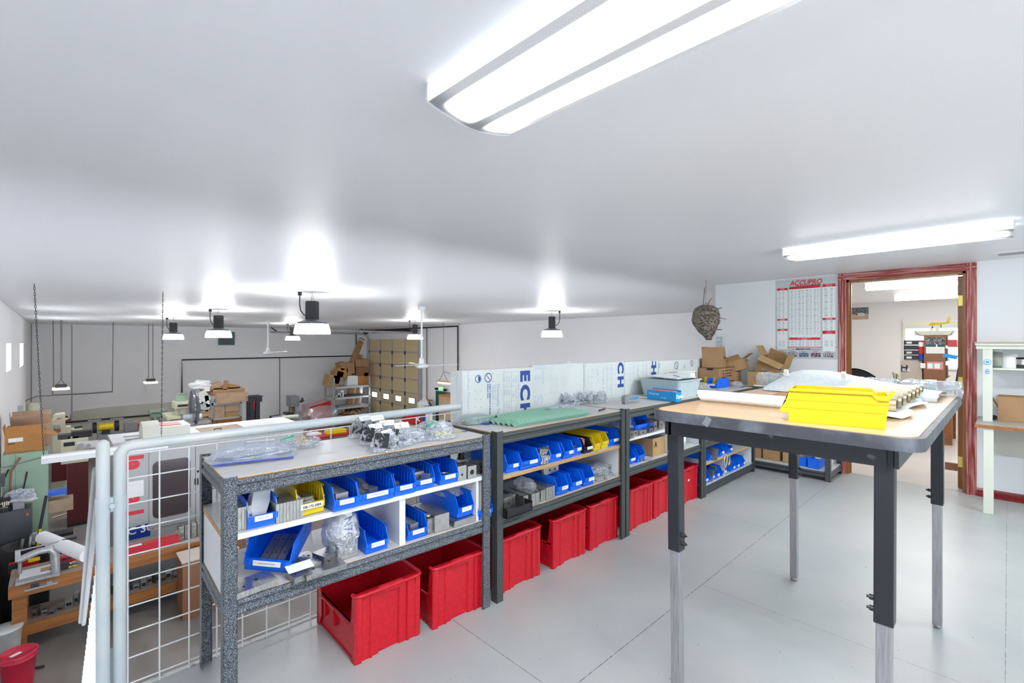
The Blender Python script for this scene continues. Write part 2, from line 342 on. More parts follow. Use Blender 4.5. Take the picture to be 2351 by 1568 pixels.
# loft floor: painted plywood sheets with seams and scuffs
def floor_mat():
    m = mat('painted_plywood_floor', (.50,.53,.545), .33); b = bsdf(m)
    tc = N(m, 'ShaderNodeTexCoord'); geo = N(m, 'ShaderNodeNewGeometry')
    nz = N(m, 'ShaderNodeTexNoise'); nz.inputs['Scale'].default_value = 2.0; nz.inputs['Detail'].default_value = 3; L(m, geo.outputs['Position'], nz.inputs['Vector'])
    c1 = N(m, 'ShaderNodeValToRGB'); c1.color_ramp.elements[0].color = (.385,.41,.415,1); c1.color_ramp.elements[1].color = (.44,.455,.45,1); c1.color_ramp.elements[0].position = .35; c1.color_ramp.elements[1].position = .65
    L(m, nz.outputs['Fac'], c1.inputs[0])
    # scuffs: stretched thresholded noise
    mp = N(m, 'ShaderNodeMapping'); mp.inputs['Rotation'].default_value = (0,0,.7); mp.inputs['Scale'].default_value = (1,3.2,1); L(m, geo.outputs['Position'], mp.inputs[0])
    n2 = N(m, 'ShaderNodeTexNoise'); n2.inputs['Scale'].default_value = 26; n2.inputs['Detail'].default_value = 5; L(m, mp.outputs[0], n2.inputs['Vector'])
    r2 = N(m, 'ShaderNodeMapRange'); r2.inputs[1].default_value = .70; r2.inputs[2].default_value = .76; L(m, n2.outputs['Fac'], r2.inputs[0])
    sep = N(m, 'ShaderNodeSeparateXYZ'); L(m, geo.outputs['Position'], sep.inputs[0])
    def line(axis, at, hw, lim=None):
        s = N(m, 'ShaderNodeMath', operation='SUBTRACT'); L(m, sep.outputs[axis], s.inputs[0]); s.inputs[1].default_value = at
        a = N(m, 'ShaderNodeMath', operation='ABSOLUTE'); L(m, s.outputs[0], a.inputs[0])
        l = N(m, 'ShaderNodeMath', operation='LESS_THAN'); L(m, a.outputs[0], l.inputs[0]); l.inputs[1].default_value = hw
        out = l.outputs[0]
        if lim:
            g = N(m, 'ShaderNodeMath', operation=lim[1]); L(m, sep.outputs[lim[0]], g.inputs[0]); g.inputs[1].default_value = lim[2]
            u = N(m, 'ShaderNodeMath', operation='MULTIPLY'); L(m, out, u.inputs[0]); L(m, g.outputs[0], u.inputs[1]); out = u.outputs[0]
        return out
    ls = [line('Y', 1.23, .0017), line('X', 1.45, .0013, ('Y','GREATER_THAN',1.23)), line('X', 3.89, .0013, ('Y','GREATER_THAN',1.23)), line('X', 2.70, .0010, ('Y','LESS_THAN',1.23)), line('X', 5.14, .0010, ('Y','LESS_THAN',1.23)), line('Y', .01, .001)]
    acc = ls[0]
    for x in ls[1:]:
        mx = N(m, 'ShaderNodeMath', operation='MAXIMUM'); L(m, acc, mx.inputs[0]); L(m, x, mx.inputs[1]); acc = mx.outputs[0]
    n3 = N(m, 'ShaderNodeTexNoise'); n3.inputs['Scale'].default_value = 30; L(m, geo.outputs['Position'], n3.inputs['Vector'])
    r3 = N(m, 'ShaderNodeMapRange'); r3.inputs[1].default_value = .30; r3.inputs[2].default_value = .55; L(m, n3.outputs['Fac'], r3.inputs[0])
    um = N(m, 'ShaderNodeMath', operation='MULTIPLY'); L(m, acc, um.inputs[0]); L(m, r3.outputs[0], um.inputs[1])
    x1 = N(m, 'ShaderNodeMixRGB'); L(m, r2.outputs[0], x1.inputs[0]); L(m, c1.outputs[0], x1.inputs[1]); x1.inputs[2].default_value = (.12,.12,.12,1)
    x2 = N(m, 'ShaderNodeMixRGB'); L(m, um.outputs[0], x2.inputs[0]); L(m, x1.outputs[0], x2.inputs[1]); x2.inputs[2].default_value = (.05,.05,.05,1)
    L(m, x2.outputs[0], b.inputs['Base Color'])
    n4 = N(m, 'ShaderNodeTexNoise'); n4.inputs['Scale'].default_value = 45; n4.inputs['Distortion'].default_value = 3; L(m, geo.outputs['Position'], n4.inputs['Vector'])
    bp = N(m, 'ShaderNodeBump'); bp.inputs['Strength'].default_value = .12; bp.inputs['Distance'].default_value = .004; L(m, n4.outputs['Fac'], bp.inputs['Height']); L(m, bp.outputs[0], b.inputs['Normal'])
    return m
M['floor'] = floor_mat()
# ================================================================ large structure
struct('floor', MB().box(LX-.1, 6.16, -3.0, YF-.01, -.02, 0), M['floor'])
struct('floor_slab', MB().box(LX-.1, 6.16, -3.0, YF, -.27, -.021).box(LX, 6.16, YF-.009, YF+.012, -.27, .004), M['edge'])
struct('floor_office', MB().box(6.161, GX+.1, -3.0, 2.6, -.27, 0), noisy(mat('office_floor_paint', (.56,.52,.49), .35), (.60,.56,.53), 3, .4, .6))
struct('floor_shop', MB().box(LX-.1, GX+.1, 2.3, BY+.1, SHOP-.1, SHOP), M['shopfloor'])
y0, y1 = -3.1, BY+.1
struct('ceiling', MB().raw([(LX-.1,y0,ceil_z(y0)),(GX+.1,y0,ceil_z(y0)),(GX+.1,y1,ceil_z(y1)),(LX-.1,y1,ceil_z(y1)),(LX-.1,y0,2.6),(GX+.1,y0,2.6),(GX+.1,y1,2.6),(LX-.1,y1,2.6)],
       [(0,1,2,3),(7,6,5,4),(0,4,5,1),(1,5,6,2),(2,6,7,3),(3,7,4,0)]), M['ceil'])
# left wall with its two slot windows
wl = MB(); WINS = [(12.62, 13.88, .85, 1.37), (17.0, 18.7, .77, 1.36)]
ys = [-3.1]+[v for w in WINS for v in w[:2]]+[BY+.1]
for i in range(0, len(ys), 2): wl.box(LX-.14, LX, ys[i], ys[i+1], SHOP, 2.3)
for a, b, z0, z1 in WINS: wl.box(LX-.14, LX, a, b, SHOP, z0); wl.box(LX-.14, LX, a, b, z1, 2.3)
struct('wall_left', wl, M['wall'])
for k, (a, b, z0, z1) in enumerate(WINS):
    wf = MB().box(LX-.135, LX-.10, a, b, z0, z0+.03).box(LX-.135, LX-.10, a, b, z1-.03, z1).box(LX-.135, LX-.10, a, a+.03, z0, z1).box(LX-.135, LX-.10, b-.03, b, z0, z1)
    w = struct('window_%d' % (k+1), wf, M['whitem'])
    MB().box(LX-.13, LX-.115, a+.03, b-.03, z0+.03, z1-.03).build('pane', M['winglow'], w, world=True)
struct('wall_back', MB().box(LX-.1, GX+.1, BY, BY+.12, SHOP, 2.3), M['wall'])
struct('wall_right', MB().box(GX, GX+.12, -3.1, BY+.1, SHOP, 2.3), M['wall'])
wn = MB(); FILL_NW = [(-.35, 2.45), (2.95, 5.75), (6.9, 8.9)]   # unseen window openings added for fill light, behind camera and in office
wn.box(LX-.1, GX+.1, -3.12, -3.0, -.3, .95).box(LX-.1, GX+.1, -3.12, -3.0, 1.62, 2.3)
xs = [LX-.1]+[v for w in FILL_NW for v in w]+[GX+.1]
for i in range(0, len(xs), 2): wn.box(xs[i], xs[i+1], -3.12, -3.0, .95, 1.62)
struct('wall_near', wn, M['wall2'])
for k, (a, b) in enumerate(FILL_NW):
    f = MB().box(a, b, -3.09, -3.04, .95, .99).box(a, b, -3.09, -3.04, 1.58, 1.62).box(a, a+.04, -3.09, -3.04, .99, 1.58).box(b-.04, b, -3.09, -3.04, .99, 1.58).box((a+b)/2-.02, (a+b)/2+.02, -3.09, -3.04, .99, 1.58)
    struct('window_%d' % (k+3), f, M['whitem'])  # frames of the openings added to let fill light in
wu = MB().box(LX, GX, 2.3, 2.40, SHOP, -2.15).box(LX, GX, 2.3, 2.40, -.42, -.27); FILL_UW = [(-.3, 3.2), (3.6, 7.1), (7.5, 10.9)]   # unseen window band added under the loft to brighten the shop
xs = [LX]+[v for w in FILL_UW for v in w]+[GX]
for i in range(0, len(xs), 2): wu.box(xs[i], xs[i+1], 2.3, 2.40, -2.15, -.42)
struct('wall_under_loft', wu, M['wall'])
for k, (a, b) in enumerate(FILL_UW):
    f = MB().box(a, b, 2.32, 2.38, -2.15, -2.10).box(a, b, 2.32, 2.38, -.47, -.42).box(a, a+.05, 2.32, 2.38, -2.10, -.47).box(b-.05, b, 2.32, 2.38, -2.10, -.47)
    for q in (1, 2): f.box(a+(b-a)*q/3-.02, a+(b-a)*q/3+.02, 2.32, 2.38, -2.10, -.47)
    struct('window_%d' % (k+7), f, M['whitem'])  # frames of the added under-loft openings, out of view
# wall between loft and office, with the door opening
DY0, DY1, DZ, DX = .275, 1.20, 2.065, 6.10
struct('wall_office', MB().box(DX, DX+.12, -3.0, DY0, 0, 2.3).box(DX, DX+.12, DY1, 2.6, 0, 2.3).box(DX, DX+.12, DY0, DY1, DZ, 2.3), M['wall2'])
struct('wall_office_side', MB().box(DX+.12, GX, 2.48, 2.60, SHOP, 2.3), M['officewall'])
struct('wall_office_end', MB().box(GX-.04, GX-.002, -3.0, 2.48, 0, 2.3), M['officewall'])
# half-height partition behind the shelving
struct('partition_half_wall', MB().box(1.885, DX, 2.47, 2.56, 0, 1.205), M['foam'])
# cream dado panels on the shop back wall
def wallpt(px): return ony(px, 900, BY).x
struct('wall_back_panel', MB().raw([(wallpt(165),BY-.03,SHOP),(wallpt(500),BY-.03,SHOP),(wallpt(500),BY-.03,ony(500,915,BY).z),(wallpt(430),BY-.03,ony(430,920,BY).z),(wallpt(235),BY-.03,ony(235,935,BY).z),(wallpt(165),BY-.03,ony(165,944,BY).z),
       (wallpt(165),BY,SHOP),(wallpt(500),BY,SHOP),(wallpt(500),BY,ony(500,915,BY).z),(wallpt(430),BY,ony(430,920,BY).z),(wallpt(235),BY,ony(235,935,BY).z),(wallpt(165),BY,ony(165,944,BY).z)],
       [(0,1,2,3,4,5),(5,4,10,11),(4,3,9,10),(3,2,8,9),(1,7,8,2),(0,5,11,6)]), M['cream_wall'])
for px in (72, 165):
    x = wallpt(px); struct('trim_%d' % (1 if px == 72 else 2), MB().box(x-.012, x+.012, BY-.012, BY-.001, -1.6, ceil_z(BY)), M['grey2'])
# ---- door casing, jambs, door leaf
cas = MB(); prof = [(0,0),(.072,0),(.072,.010),(.060,.020),(.050,.014),(.040,.024),(.026,.024),(.020,.016),(.010,.020),(0,.012)]
def casing(y_in, y_out):     # vertical strip, profile across Y, proud of the wall towards -X
    s = 1 if y_out > y_in else -1
    return [(DX-p[1]-.0005, y_in+s*p[0]) for p in prof]
cas.prism(casing(DY0, 0), 0, DZ+.072, 'z'); cas.prism(casing(DY1, 2), 0, DZ+.072, 'z')
struct('trim_3', cas, M['redwood'])
cas = MB(); cas.prism([(DX-p[1]-.0008, DZ+p[0]) for p in prof], DY0-.072, DY1+.072, 'y'); struct('trim_4', cas, M['redwood_h'])
jb = MB().box(DX-.002, DX+.13, DY0-.001, DY0+.022, 0, DZ).box(DX-.002, DX+.13, DY1-.022, DY1+.001, 0, DZ).box(DX-.002, DX+.13, DY0, DY1, DZ-.022, DZ+.001)
jb.box(DX+.05, DX+.065, DY1-.034, DY1-.022, 0, DZ-.022)
struct('door_1_frame', jb, M['oak'])
dr = MB().box(DX+.135, DX+.135+.90, DY0+.022, DY0+.062, .012, DZ-.03); d1 = struct('door_1', dr, M['oak'])
for z in (1.80, 1.02, .26):
    MB().box(DX+.1315, DX+.1345, DY0+.012, DY0+.060, z-.05, z+.05).build('hinge', M['brass'], d1, world=True, bevel=.012)
MB().cyl((DX+.35, DY0+.10, .16), (DX+.35, DY0+.064, .16), .012, mat=M['steel']).cbox((DX+.16, DY0+.11, .20), (.03, .09, .07), M['brownp']).build('door_stop', None, d1, world=True)
# baseboard of the loft wall near the cream rack
bb = MB(); bb.prism([(DX-.001, 0), (DX-.028, 0), (DX-.028, .02), (DX-.016, .035), (DX-.016, .055), (DX-.008, .07), (DX-.001, .072)], -3.0, DY0-.073, 'y'); struct('baseboard_office', bb, M['redbase'])
# fluorescent wrap fixtures
def wrap_fixture(x, y, label, dm, L=1.24, wd=.31, group=None, zc=None, name='fluorescent_fixture', rz=0):
    zc = ceil_z(y) if zc is None else zc
    t = thing(name, label, 'ceiling light', (x, y, zc), rz, group)
    MB().box(-.07, .07, -L/2+.01, L/2-.01, -.045, -.0005).build('housing', M['whitem'], t)
    n = 12; h = .09
    pr = [(-wd/2, -.006), (-wd/2-.004, -.055)]+[(-wd/2+wd*i/n, -.062-.028*sin(pi*i/n)) for i in range(n+1)]+[(wd/2+.004, -.055), (wd/2, -.006)]
    d = MB(); vs = []
    for yy in (-L/2, L/2):
        vs += [(p[0], yy, p[1]) for p in pr]
    k = len(pr)
    d.raw(vs, [(i, i+1, k+i+1, k+i) for i in range(2, k-3)], dm, True)
    d.raw(vs, [(0, 1, k+1, k), (1, 2, k+2, k+1), (k-3, k-2, 2*k-2, 2*k-3), (k-2, k-1, 2*k-1, 2*k-2)], M['diffside'])
    d.build('diffuser', None, t)
    for yy, s in ((-L/2, -1), (L/2, 1)):
        e = MB().prism([(p[0]*1.012, p[1]*1.02) for p in pr], yy, yy+s*.010, 'y'); e.build('end_cap', M['whitem'], t)
    return t
wrap_fixture(.905, .50, 'long wraparound ceiling light with ribbed diffuser nearest the camera, overhead', M['diff'])
wrap_fixture(4.24, .60, 'long wraparound ceiling light hanging in front of the red-framed doorway', M['diff2'], wd=.27)
wrap_fixture(.905, -1.7, 'long wraparound ceiling light added unseen behind the camera for brightness', M['diff'])  # extra fixture, added out of view to brighten the loft
wrap_fixture(4.24, -1.7, 'long wraparound ceiling light added above the unseen near end of the loft', M['diff2'])  # second added fixture, also unseen, there for its light
# high bay lamps
def high_bay(px, d, label, sc=1.0, hook_side=-1):
    p = atd(px, 784, d); zc = ceil_z(p.y)
    t = thing('high_bay_lamp', label, 'ceiling lamp', (p.x, p.y, zc), YAW-pi/2, 'high bay lamps over the shop')
    MB().tube([(0,0,-.0008),(0,0,-.05)], .005).tube([(0.0,0,-.05),(.018,0,-.07),(0,0,-.092),(-.018,0,-.07),(0,0,-.05)], .005).cyl((0,0,-.092),(0,0,-.14),.016).build('hook', M['steel'], t)
    b = MB()
    b.box(-.07,.07,-.055,.055,-.40,-.13)
    for i in range(5): b.box(-.074,.074,-.060+.026*i,-.050+.026*i,-.39,-.15)
    b.build('driver_housing', M['black'], t, bevel=.004)
    MB().lathe([(.075,-.385),(.10,-.40),(.19,-.425),(.205,-.45),(.20,-.455)], n=28).build('heat_sink', M['dgrey2'], t)
    MB().lathe([(.205,-.452),(.215,-.47),(.232,-.52),(.240,-.58),(.236,-.592)], n=32).build('shade', M['bay'], t); MB().lathe([(.232,-.588),(.0001,-.590)], n=32).build('lens', M['baylens'], t)
    s = hook_side
    MB().box(s*.175-.02,s*.175+.02,-.02,.02,-.05,-.0008).tube([(s*.175,0,-.05),(s*.18,0,-.16),(s*.165,0,-.26),(s*.12,0,-.32),(s*.07,0,-.34)], .008).build('power_cord', M['black'], t)
    return t
high_bay(717, 6.7, 'largest lit high bay lamp, closest to the railing')
high_bay(502, 9.9, 'lit high bay lamp in front of the square wall speaker')
high_bay(398, 13.0, 'small lit high bay lamp beside the second hanging chain')
high_bay(672, 17.0, 'smallest lit high bay lamp, behind the largest one')
high_bay(953, 15.0, 'lit high bay lamp in front of the tan garage door')
high_bay(1267, 10.8, 'lit high bay lamp above the foam board wall', hook_side=1)
# ceiling fans
def fan(px, d, rod, bl, ang, label):
    p = atd(px, 784, d); zc = ceil_z(p.y)
    t = thing('ceiling_fan', label, 'ceiling fan', (p.x, p.y, zc), ang)
    MB().lathe([(.02,-.001),(.075,-.001),(.08,-.03),(.06,-.07),(.025,-.09)], n=20).build('canopy', M['whitem'], t)
    MB().cyl((0,0,-.08),(0,0,-rod),.017).lathe([(.022,-rod+.02),(.045,-rod),(.062,-rod-.12)], n=18).build('downrod', M['whitem'], t)
    MB().lathe([(.05,-rod-.10),(.12,-rod-.12),(.14,-rod-.15),(.10,-rod-.19),(.0001,-rod-.20)], n=24).build('motor', M['whitem'], t)
    for k in range(3):
        b = MB(); b.T = Matrix.Rotation(2*pi*k/3, 4, 'Z')
        def bf(u, v):
            r = .10+(bl-.10)*u; w = .155*(1-.55*u)*(min(1, .45+u*4)); return (r, (v-.5)*w, -rod-.125+.03*(v-.5)*(1-u)+.012*u)
        b.grid(bf, 10, 3, th=.006); b.build('blade', M['whitem'], t)
fan(968, 9.3, 1.02, .71, YAW-pi/2+.02, 'white three-blade ceiling fan in front of the tan garage door')
fan(615, 15.0, .86, .74, YAW-pi/2+1.2, 'white ceiling fan farther back near the overhead door track')
# return vent slit at the ceiling edge
vp = onz(2335, 578, ceil_z(0)-.001)
v = MB().box(5.62, 6.05, -.52, .10, ceil_z(0)-.006, ceil_z(0)+.002, M['whitem']).box(5.66, 5.80, -.48, .06, ceil_z(0)-.008, ceil_z(0)-.004, M['grey2']).build('ceiling_vent')
tag(v, 'white rectangular ceiling vent at the edge above the cream rack', 'vent')
# ================================================================ shelving units
def beam_prof(z, up=.0):   # (y,z) profile of the front beam, outside towards -y; z = top of beam
    return [(0, z), (-.006, z-.001), (-.010, z-.018), (-.002, z-.026), (-.002, z-.032), (-.009, z-.038), (-.012, z-.048), (-.009, z-.058), (0, z-.060)]
def shelf_unit(loc, rz, Ln, H, boards, beams, pm, bm_, label, D=.46, slots=True, post_top=.008, cat='shelving unit'):
    t = thing('shelving_unit', label, cat, loc, rz)
    w, th = .046, .0025
    for ix, x in enumerate((0, Ln)):
        for iy, y in enumerate((0, D)):
            sx = 1 if ix == 0 else -1; sy = 1 if iy == 0 else -1
            m = MB()
            xo, yo = x-sx*.004, y-sy*.014
            m.box(min(xo, xo+sx*w), max(xo, xo+sx*w), min(yo, yo+sy*th), max(yo, yo+sy*th), 0, H+post_top, pm)
            m.box(min(xo, xo+sx*th), max(xo, xo+sx*th), min(yo, yo+sy*w), max(yo, yo+sy*w), 0, H+post_top, pm)
            m.box(min(xo+sx*(w-th), xo+sx*w), max(xo+sx*(w-th), xo+sx*w), min(yo, yo+sy*.010), max(yo, yo+sy*.010), 0, H+post_top, pm)
            if slots:
                for k in range(int(H/.038)-1):
                    z = .03+.038*k; xx = xo+sx*w*.5; e = .0006
                    if iy == 1:   # inside of the rear posts' wide face looks at the room
                        m.box(xx-.005, xx+.005, yo-sy*e+sy*th-.0004, yo+sy*th+.0004, z, z+.016, M['hole'])
                        m.box(xx-.0025, xx+.0025, yo-sy*e+sy*th-.0004, yo+sy*th+.0004, z-.007, z, M['hole'])
            m.build('post', None, t)
    for z in beams:
        m = MB().prism(beam_prof(z), .040, Ln-.040, 'x', pm); m.box(.01, Ln-.01, 0, .002, z-.06, z, pm); m.build('front_beam', None, t)
        m = MB().prism([(D-p[0], p[1]) for p in reversed(beam_prof(z))], .040, Ln-.040, 'x', pm); m.build('rear_beam', None, t)
        for x, s in ((0, -1), (Ln, 1)):
            m = MB().prism([(x+s*(-q[0])-s*.006, q[1]) for q in (beam_prof(z) if s > 0 else reversed(beam_prof(z)))], .02, D-.02, 'y', pm); m.build('side_beam', None, t)
    for z, tk, em in boards:
        m = MB().box(.004, Ln-.004, .003, D-.003, z-tk, z, bm_); m.box(.004, Ln-.004, .0015, .003, z-tk, z-.0015, em)
        m.box(.0025, .004, .003, D-.003, z-tk, z-.0015, M['raw']); m.build('shelf_board', None, t)
    return t
def panel(t, x, z0, z1, D=.44, y0=.012, name='divider_panel', tk=.018, edge='mel'):
    m = MB().box(x, x+tk, y0, y0+D, z0, z1, M['mel']); m.box(x, x+tk, y0-.001, y0, z0, z1, M[edge]); return m.build(name, None, t)
U = [(.437, 1.966, -.037, 1.225), (1.712, 1.915, .002, 1.232), (2.966, 1.920, -.004, 1.242), (4.222, 1.915, .004, 1.255)]
LBL = ['hammered grey steel shelving unit at the open end of the row by the railing', 'dark grey steel shelving unit second from the open end, green angles on top',
       'dark grey steel shelving unit third in the row, under the light blue carton', 'dark grey shelving unit at the corner end of the row, shelved down to floor']
x, y, rz, Ln = U[0]; U1 = shelf_unit((x, y, 0), rz, Ln, .909, [(.909, .016, M['raw']), (.465, .016, M['raw']), (.70, .022, M['mel'])], [.904, .463], M['hammer'], M['board'], LBL[0])
x, y, rz, Ln = U[1]; U2 = shelf_unit((x, y, 0), rz, Ln, .915, [(.915, .016, M['raw']), (.452, .016, M['raw']), (.669, .018, M['raw'])], [.910, .448], M['dgrey'], M['board'], LBL[1])
x, y, rz, Ln = U[2]; U3 = shelf_unit((x, y, 0), rz, Ln, .915, [(.915, .016, M['raw']), (.488, .016, M['mel']), (.700, .020, M['mel'])], [.910, .486], M['dgrey'], M['board'], LBL[2])
x, y, rz, Ln = U[3]; U4 = shelf_unit((x, y, 0), rz, Ln, .915, [(.915, .016, M['raw']), (.505, .016, M['mel']), (.095, .016, M['mel']), (.292, .018, M['raw'])], [.910, .50, .090], M['dgrey'], M['board'], LBL[3])
panel(U1, .004, .465, .677, name='end_panel', edge='raw'); panel(U1, .71, .465, .677, tk=.030); panel(U1, 1.19, .465, .677, name='end_panel', edge='raw'); panel(U1, 1.155, .465, .678, tk=.016)
panel(U2, 1.19, .452, .650, name='end_panel', edge='raw'); panel(U2, .012, .452, .650, edge='raw')
panel(U3, .66, .488, .679); panel(U3, 1.20, .488, .68, name='end_panel')
panel(U4, .50, .095, .273); panel(U4, 1.22, .095, .273, name='end_panel'); panel(U4, 1.22, .505, .85, name='end_panel')
U5 = shelf_unit((5.595, 2.392, 0), -pi/2, 1.155, .915, [(.915, .016, M['raw']), (.100, .016, M['board'])], [.910, .095], M['dgrey2'], M['board'], 'charcoal steel shelving unit against the office wall beside the doorway', slots=False)
# ================================================================ bins
def bin_mesh(w, l, h, mt, lipf=.46, insf=.24, th=.003):
    """open shelf bin, front at y=0, back at y=l, origin at front bottom left; returns body mesh builder"""
    b = MB(); ins = .010; z1 = h*insf; zl = h*lipf
    prof = [(ins*1.2, 0), (l-.004, 0), (l, h), (.075, h), (.030, h*.955), (.002, zl), (.002, z1), (ins*1.2, z1)]
    for x, s in ((0, 1), (w, -1)):
        x0, x1 = sorted((x, x+s*th)); b.prism(prof[:], x0, x1, 'x', mt)
        # stiffening line and slot ribs
        xi = x+s*th
        for k in range(8):
            yy = l*.16+k*l*.095; q0, q1 = sorted((xi, xi+s*.0016)); b.box(q0, q1, yy, yy+.004, h*.36, h*.80, mt)
        q0, q1 = sorted((xi, xi+s*.0014)); b.box(q0, q1, .05, l-.01, h*.82, h*.84, mt); b.box(q0, q1, .03, l-.01, h*.33, h*.35, mt)
        q0, q1 = sorted((x, x-s*.0018)); b.box(q0, q1, .004, l, h*.60, h*.62, mt); b.box(q0, q1, .012, l, h-.004, h, mt)
    b.box(th, w-th, ins*1.2, l, 0, th, mt); b.box(th, w-th, l-th, l, 0, h, mt)
    b.box(th, w-th, ins*1.2, ins*1.2+th, 0, z1+.002, mt); b.box(th, w-th, .002, ins*1.2+th, z1, z1+th, mt); b.box(th, w-th, .002, .002+th, z1, zl, mt)
    b.box(th, w-th, 0, .010, zl-.004, zl, mt); b.box(w*.10, w*.14, -.0022, .002, z1+.002, zl, mt); b.box(w*.86, w*.90, -.0022, .002, z1+.002, zl, mt)
    return b
_bins = {}
_last = {}
def shelf_bin(loc, rz, w, l, h, col, label, group=None, card=(.20, .80), txt=None, tilt=None, lipf=.46):
    if abs(rz) < .05 and not tilt and loc[1] < 2.4:
        k = round(loc[2], 3); x = max(loc[0], _last.get(k, -9)+.003); loc = (x, max(loc[1], 1.926), loc[2]); _last[k] = x+w
    key = (w, l, h, col, card, lipf)
    colname = {'blue': 'blue', 'yellow': 'yellow', 'black': 'black', 'bigyellow': 'yellow'}[col]
    if key in _bins and txt is None:
        t = dup(_bins[key], loc, rz, label, group)
        if not group and 'group' in t: del t['group']
        if tilt: t.rotation_euler = (tilt[0], tilt[1], rz)
        return t
    t = thing('shelf_bin', label, 'storage bin', loc, rz, group)
    bin_mesh(w, l, h, M[col], lipf).build('bin_body', None, t)
    if card:
        c = MB().box(w*card[0], w*card[1], -.0030, -.0022, h*.26, h*(lipf-.01), M['label'])
        if not txt: c.box(w*(card[0]+.10), w*(card[1]-.12), -.0033, -.003, h*.345, h*.372, M['greyink'])
        cc = c.build('label_card', None, t)
        if txt: text(txt, .0145, M['ink'], cc, FACE_Y, (w*.5, -.0034, h*.30), align='CENTER', bold=.0004, sx=.92)
    if txt is None: _bins[key] = t
    if tilt: t.rotation_euler = (tilt[0], tilt[1], rz)
    return t
def fy(u, dx, dy): # point in shelf unit u's frame -> world xy
    x, y, rz, Ln = U[u]; return (x+dx*cos(rz)-dy*sin(rz), y+dx*sin(rz)+dy*cos(rz))
def put(px, py, z):  # a spot on the shelf board seen at this place
    p = onz(px, py, z); return (p.x, p.y, z+.001)
# unit one, middle board
z = .70
W1, W2 = .105, .168
BINS = [
 (570, 1219, z, W1, 'blue', 'blue shelf bin holding a folded white envelope', None),
 (770, 1180, z, W1, 'blue', 'blue shelf bin of steel blocks beside the yellow labelled bin', None),
 (822, 1167, z, W2, 'blue', 'wide blue shelf bin with tumbled grey metal blocks', None),
 (909, 1143, z, W1, 'blue', 'blue shelf bin just past the wide one on the middle board', None),
 (956, 1129, z, W1, 'blue', 'blue shelf bin with bright metal blocks standing inside, middle board', None),
 (1015, 1117, z, W1, 'blue', 'blue shelf bin with a metal ring, last on the hammered unit\'s middle board', None),
]
for px, py, zz, w, c, lab, g in BINS:
    shelf_bin(put(px, py, zz), U[0][2], w, .30, .105, c, lab, g)
shelf_bin(put(684, 1191, .70), U[0][2]+.03, .108, .30, .112, 'yellow', 'yellow shelf bin labelled 100-172-2004 on the grey unit', txt='100-172-2004', card=(.10, .90), tilt=(0, 0))
z = .465
for px, py, w, l, lab in [(842, 1276, .105, .32, 'blue shelf bin, empty, beside the tall metal box marked N76'), (938, 1245, .105, .33, 'blue shelf bin with one long metal bar behind the white divider'),
                       (1099, 1197, .098, .30, 'blue shelf bin at the end of the grey unit\'s lower shelf')]:
    shelf_bin(put(px, py, z), U[0][2], w, l, .105, 'blue', lab)
p = onz(1053, 1194, z+.03); shelf_bin((p.x, p.y, z+.034), U[0][2]+.05, .105, .36, .118, 'blue', 'blue shelf bin stuffed with a plastic bag, resting on stacked plates')
# the tipped wide bin
TB = Vector((.535, 2.105, .497))
shelf_bin(tuple(TB), -.62, .175, .29, .125, 'blue', 'wide blue shelf bin tipped on its side corner with metal rails inside', tilt=(radians(13), radians(9)))
# unit two, middle board
z = .669; L2 = .40
for i, (px, py, w, c, lab) in enumerate([
 (1166, 1088, .096, 'blue', 'first blue bin on the orange-edged board, against the post'),
 (1202, 1083, .150, 'blue', 'wider blue bin second on the orange-edged board'),
 (1248, 1073, .098, 'blue', 'blue bin with silver fittings heaped above its side'),
 (1277, 1067, .098, 'blue', 'blue bin fourth on the orange-edged board, in front of a set-back one'),
 (1300, 1056, .098, 'blue', 'blue bin pushed farther back between two others'),
 (1312, 1049, .098, 'blue', 'blue bin with short metal cylinders at its front, before the black bin'),
 (1368, 1037, .075, 'yellow', 'narrow yellow bin directly behind the black bin'),
 (1384, 1031, .075, 'yellow', 'narrow yellow bin next to the last blue bin on that board'),
 (1392, 1028, .150, 'blue', 'wide blue bin at the far end of the orange-edged board')]):
    shelf_bin(put(px, py, z), U[1][2], w, .33, .105, c, lab, card=((.42, .86) if c == 'blue' else None))
shelf_bin((2.510, 1.926, z+.001), U[1][2], .085, .25, .095, 'black', 'narrow black shelf bin with a pink card sticking up', card=(.25, .95), tilt=(0, 0))
z = .452
for px, py, lab in [(1287, 1142, 'long blue bin with a drilled metal plate lying across it'), (1318, 1130, 'blue bin between two others on the second unit\'s lower shelf'), (1345, 1119, 'blue bin beside the clear wrapped metal bars')]:
    shelf_bin(put(px, py, z), U[1][2], .105, .36, .115, 'blue', lab, card=(.35, .92))
# unit three
z = .488
shelf_bin(put(1443, 1069, z), U[2][2], .105, .30, .10, 'blue', 'blue bin next to the post on the third unit\'s lower shelf', card=(.3, .85))
shelf_bin(put(1466, 1063, z), U[2][2]+.04, .105, .30, .115, 'blue', 'blue bin with a long metal channel, beside the box marked A', card=None)
shelf_bin(put(1553, 1034, z), U[2][2], .13, .30, .12, 'blue', 'blue bin beside the translucent grey tub', card=(.35, .85))
p = fy(2, .80, .30); shelf_bin((p[0], p[1]-.02, .001), U[2][2], .30, .16, .38, 'blue', 'tall blue bin standing behind the farthest red container', card=None) if False else None
p = onz(1500, 1003, .70); shelf_bin((p.x+.02, p.y+.16, .701), U[2][2], .20, .20, .13, 'blue', 'dark blue bin at the back of the third unit\'s upper board', card=None)
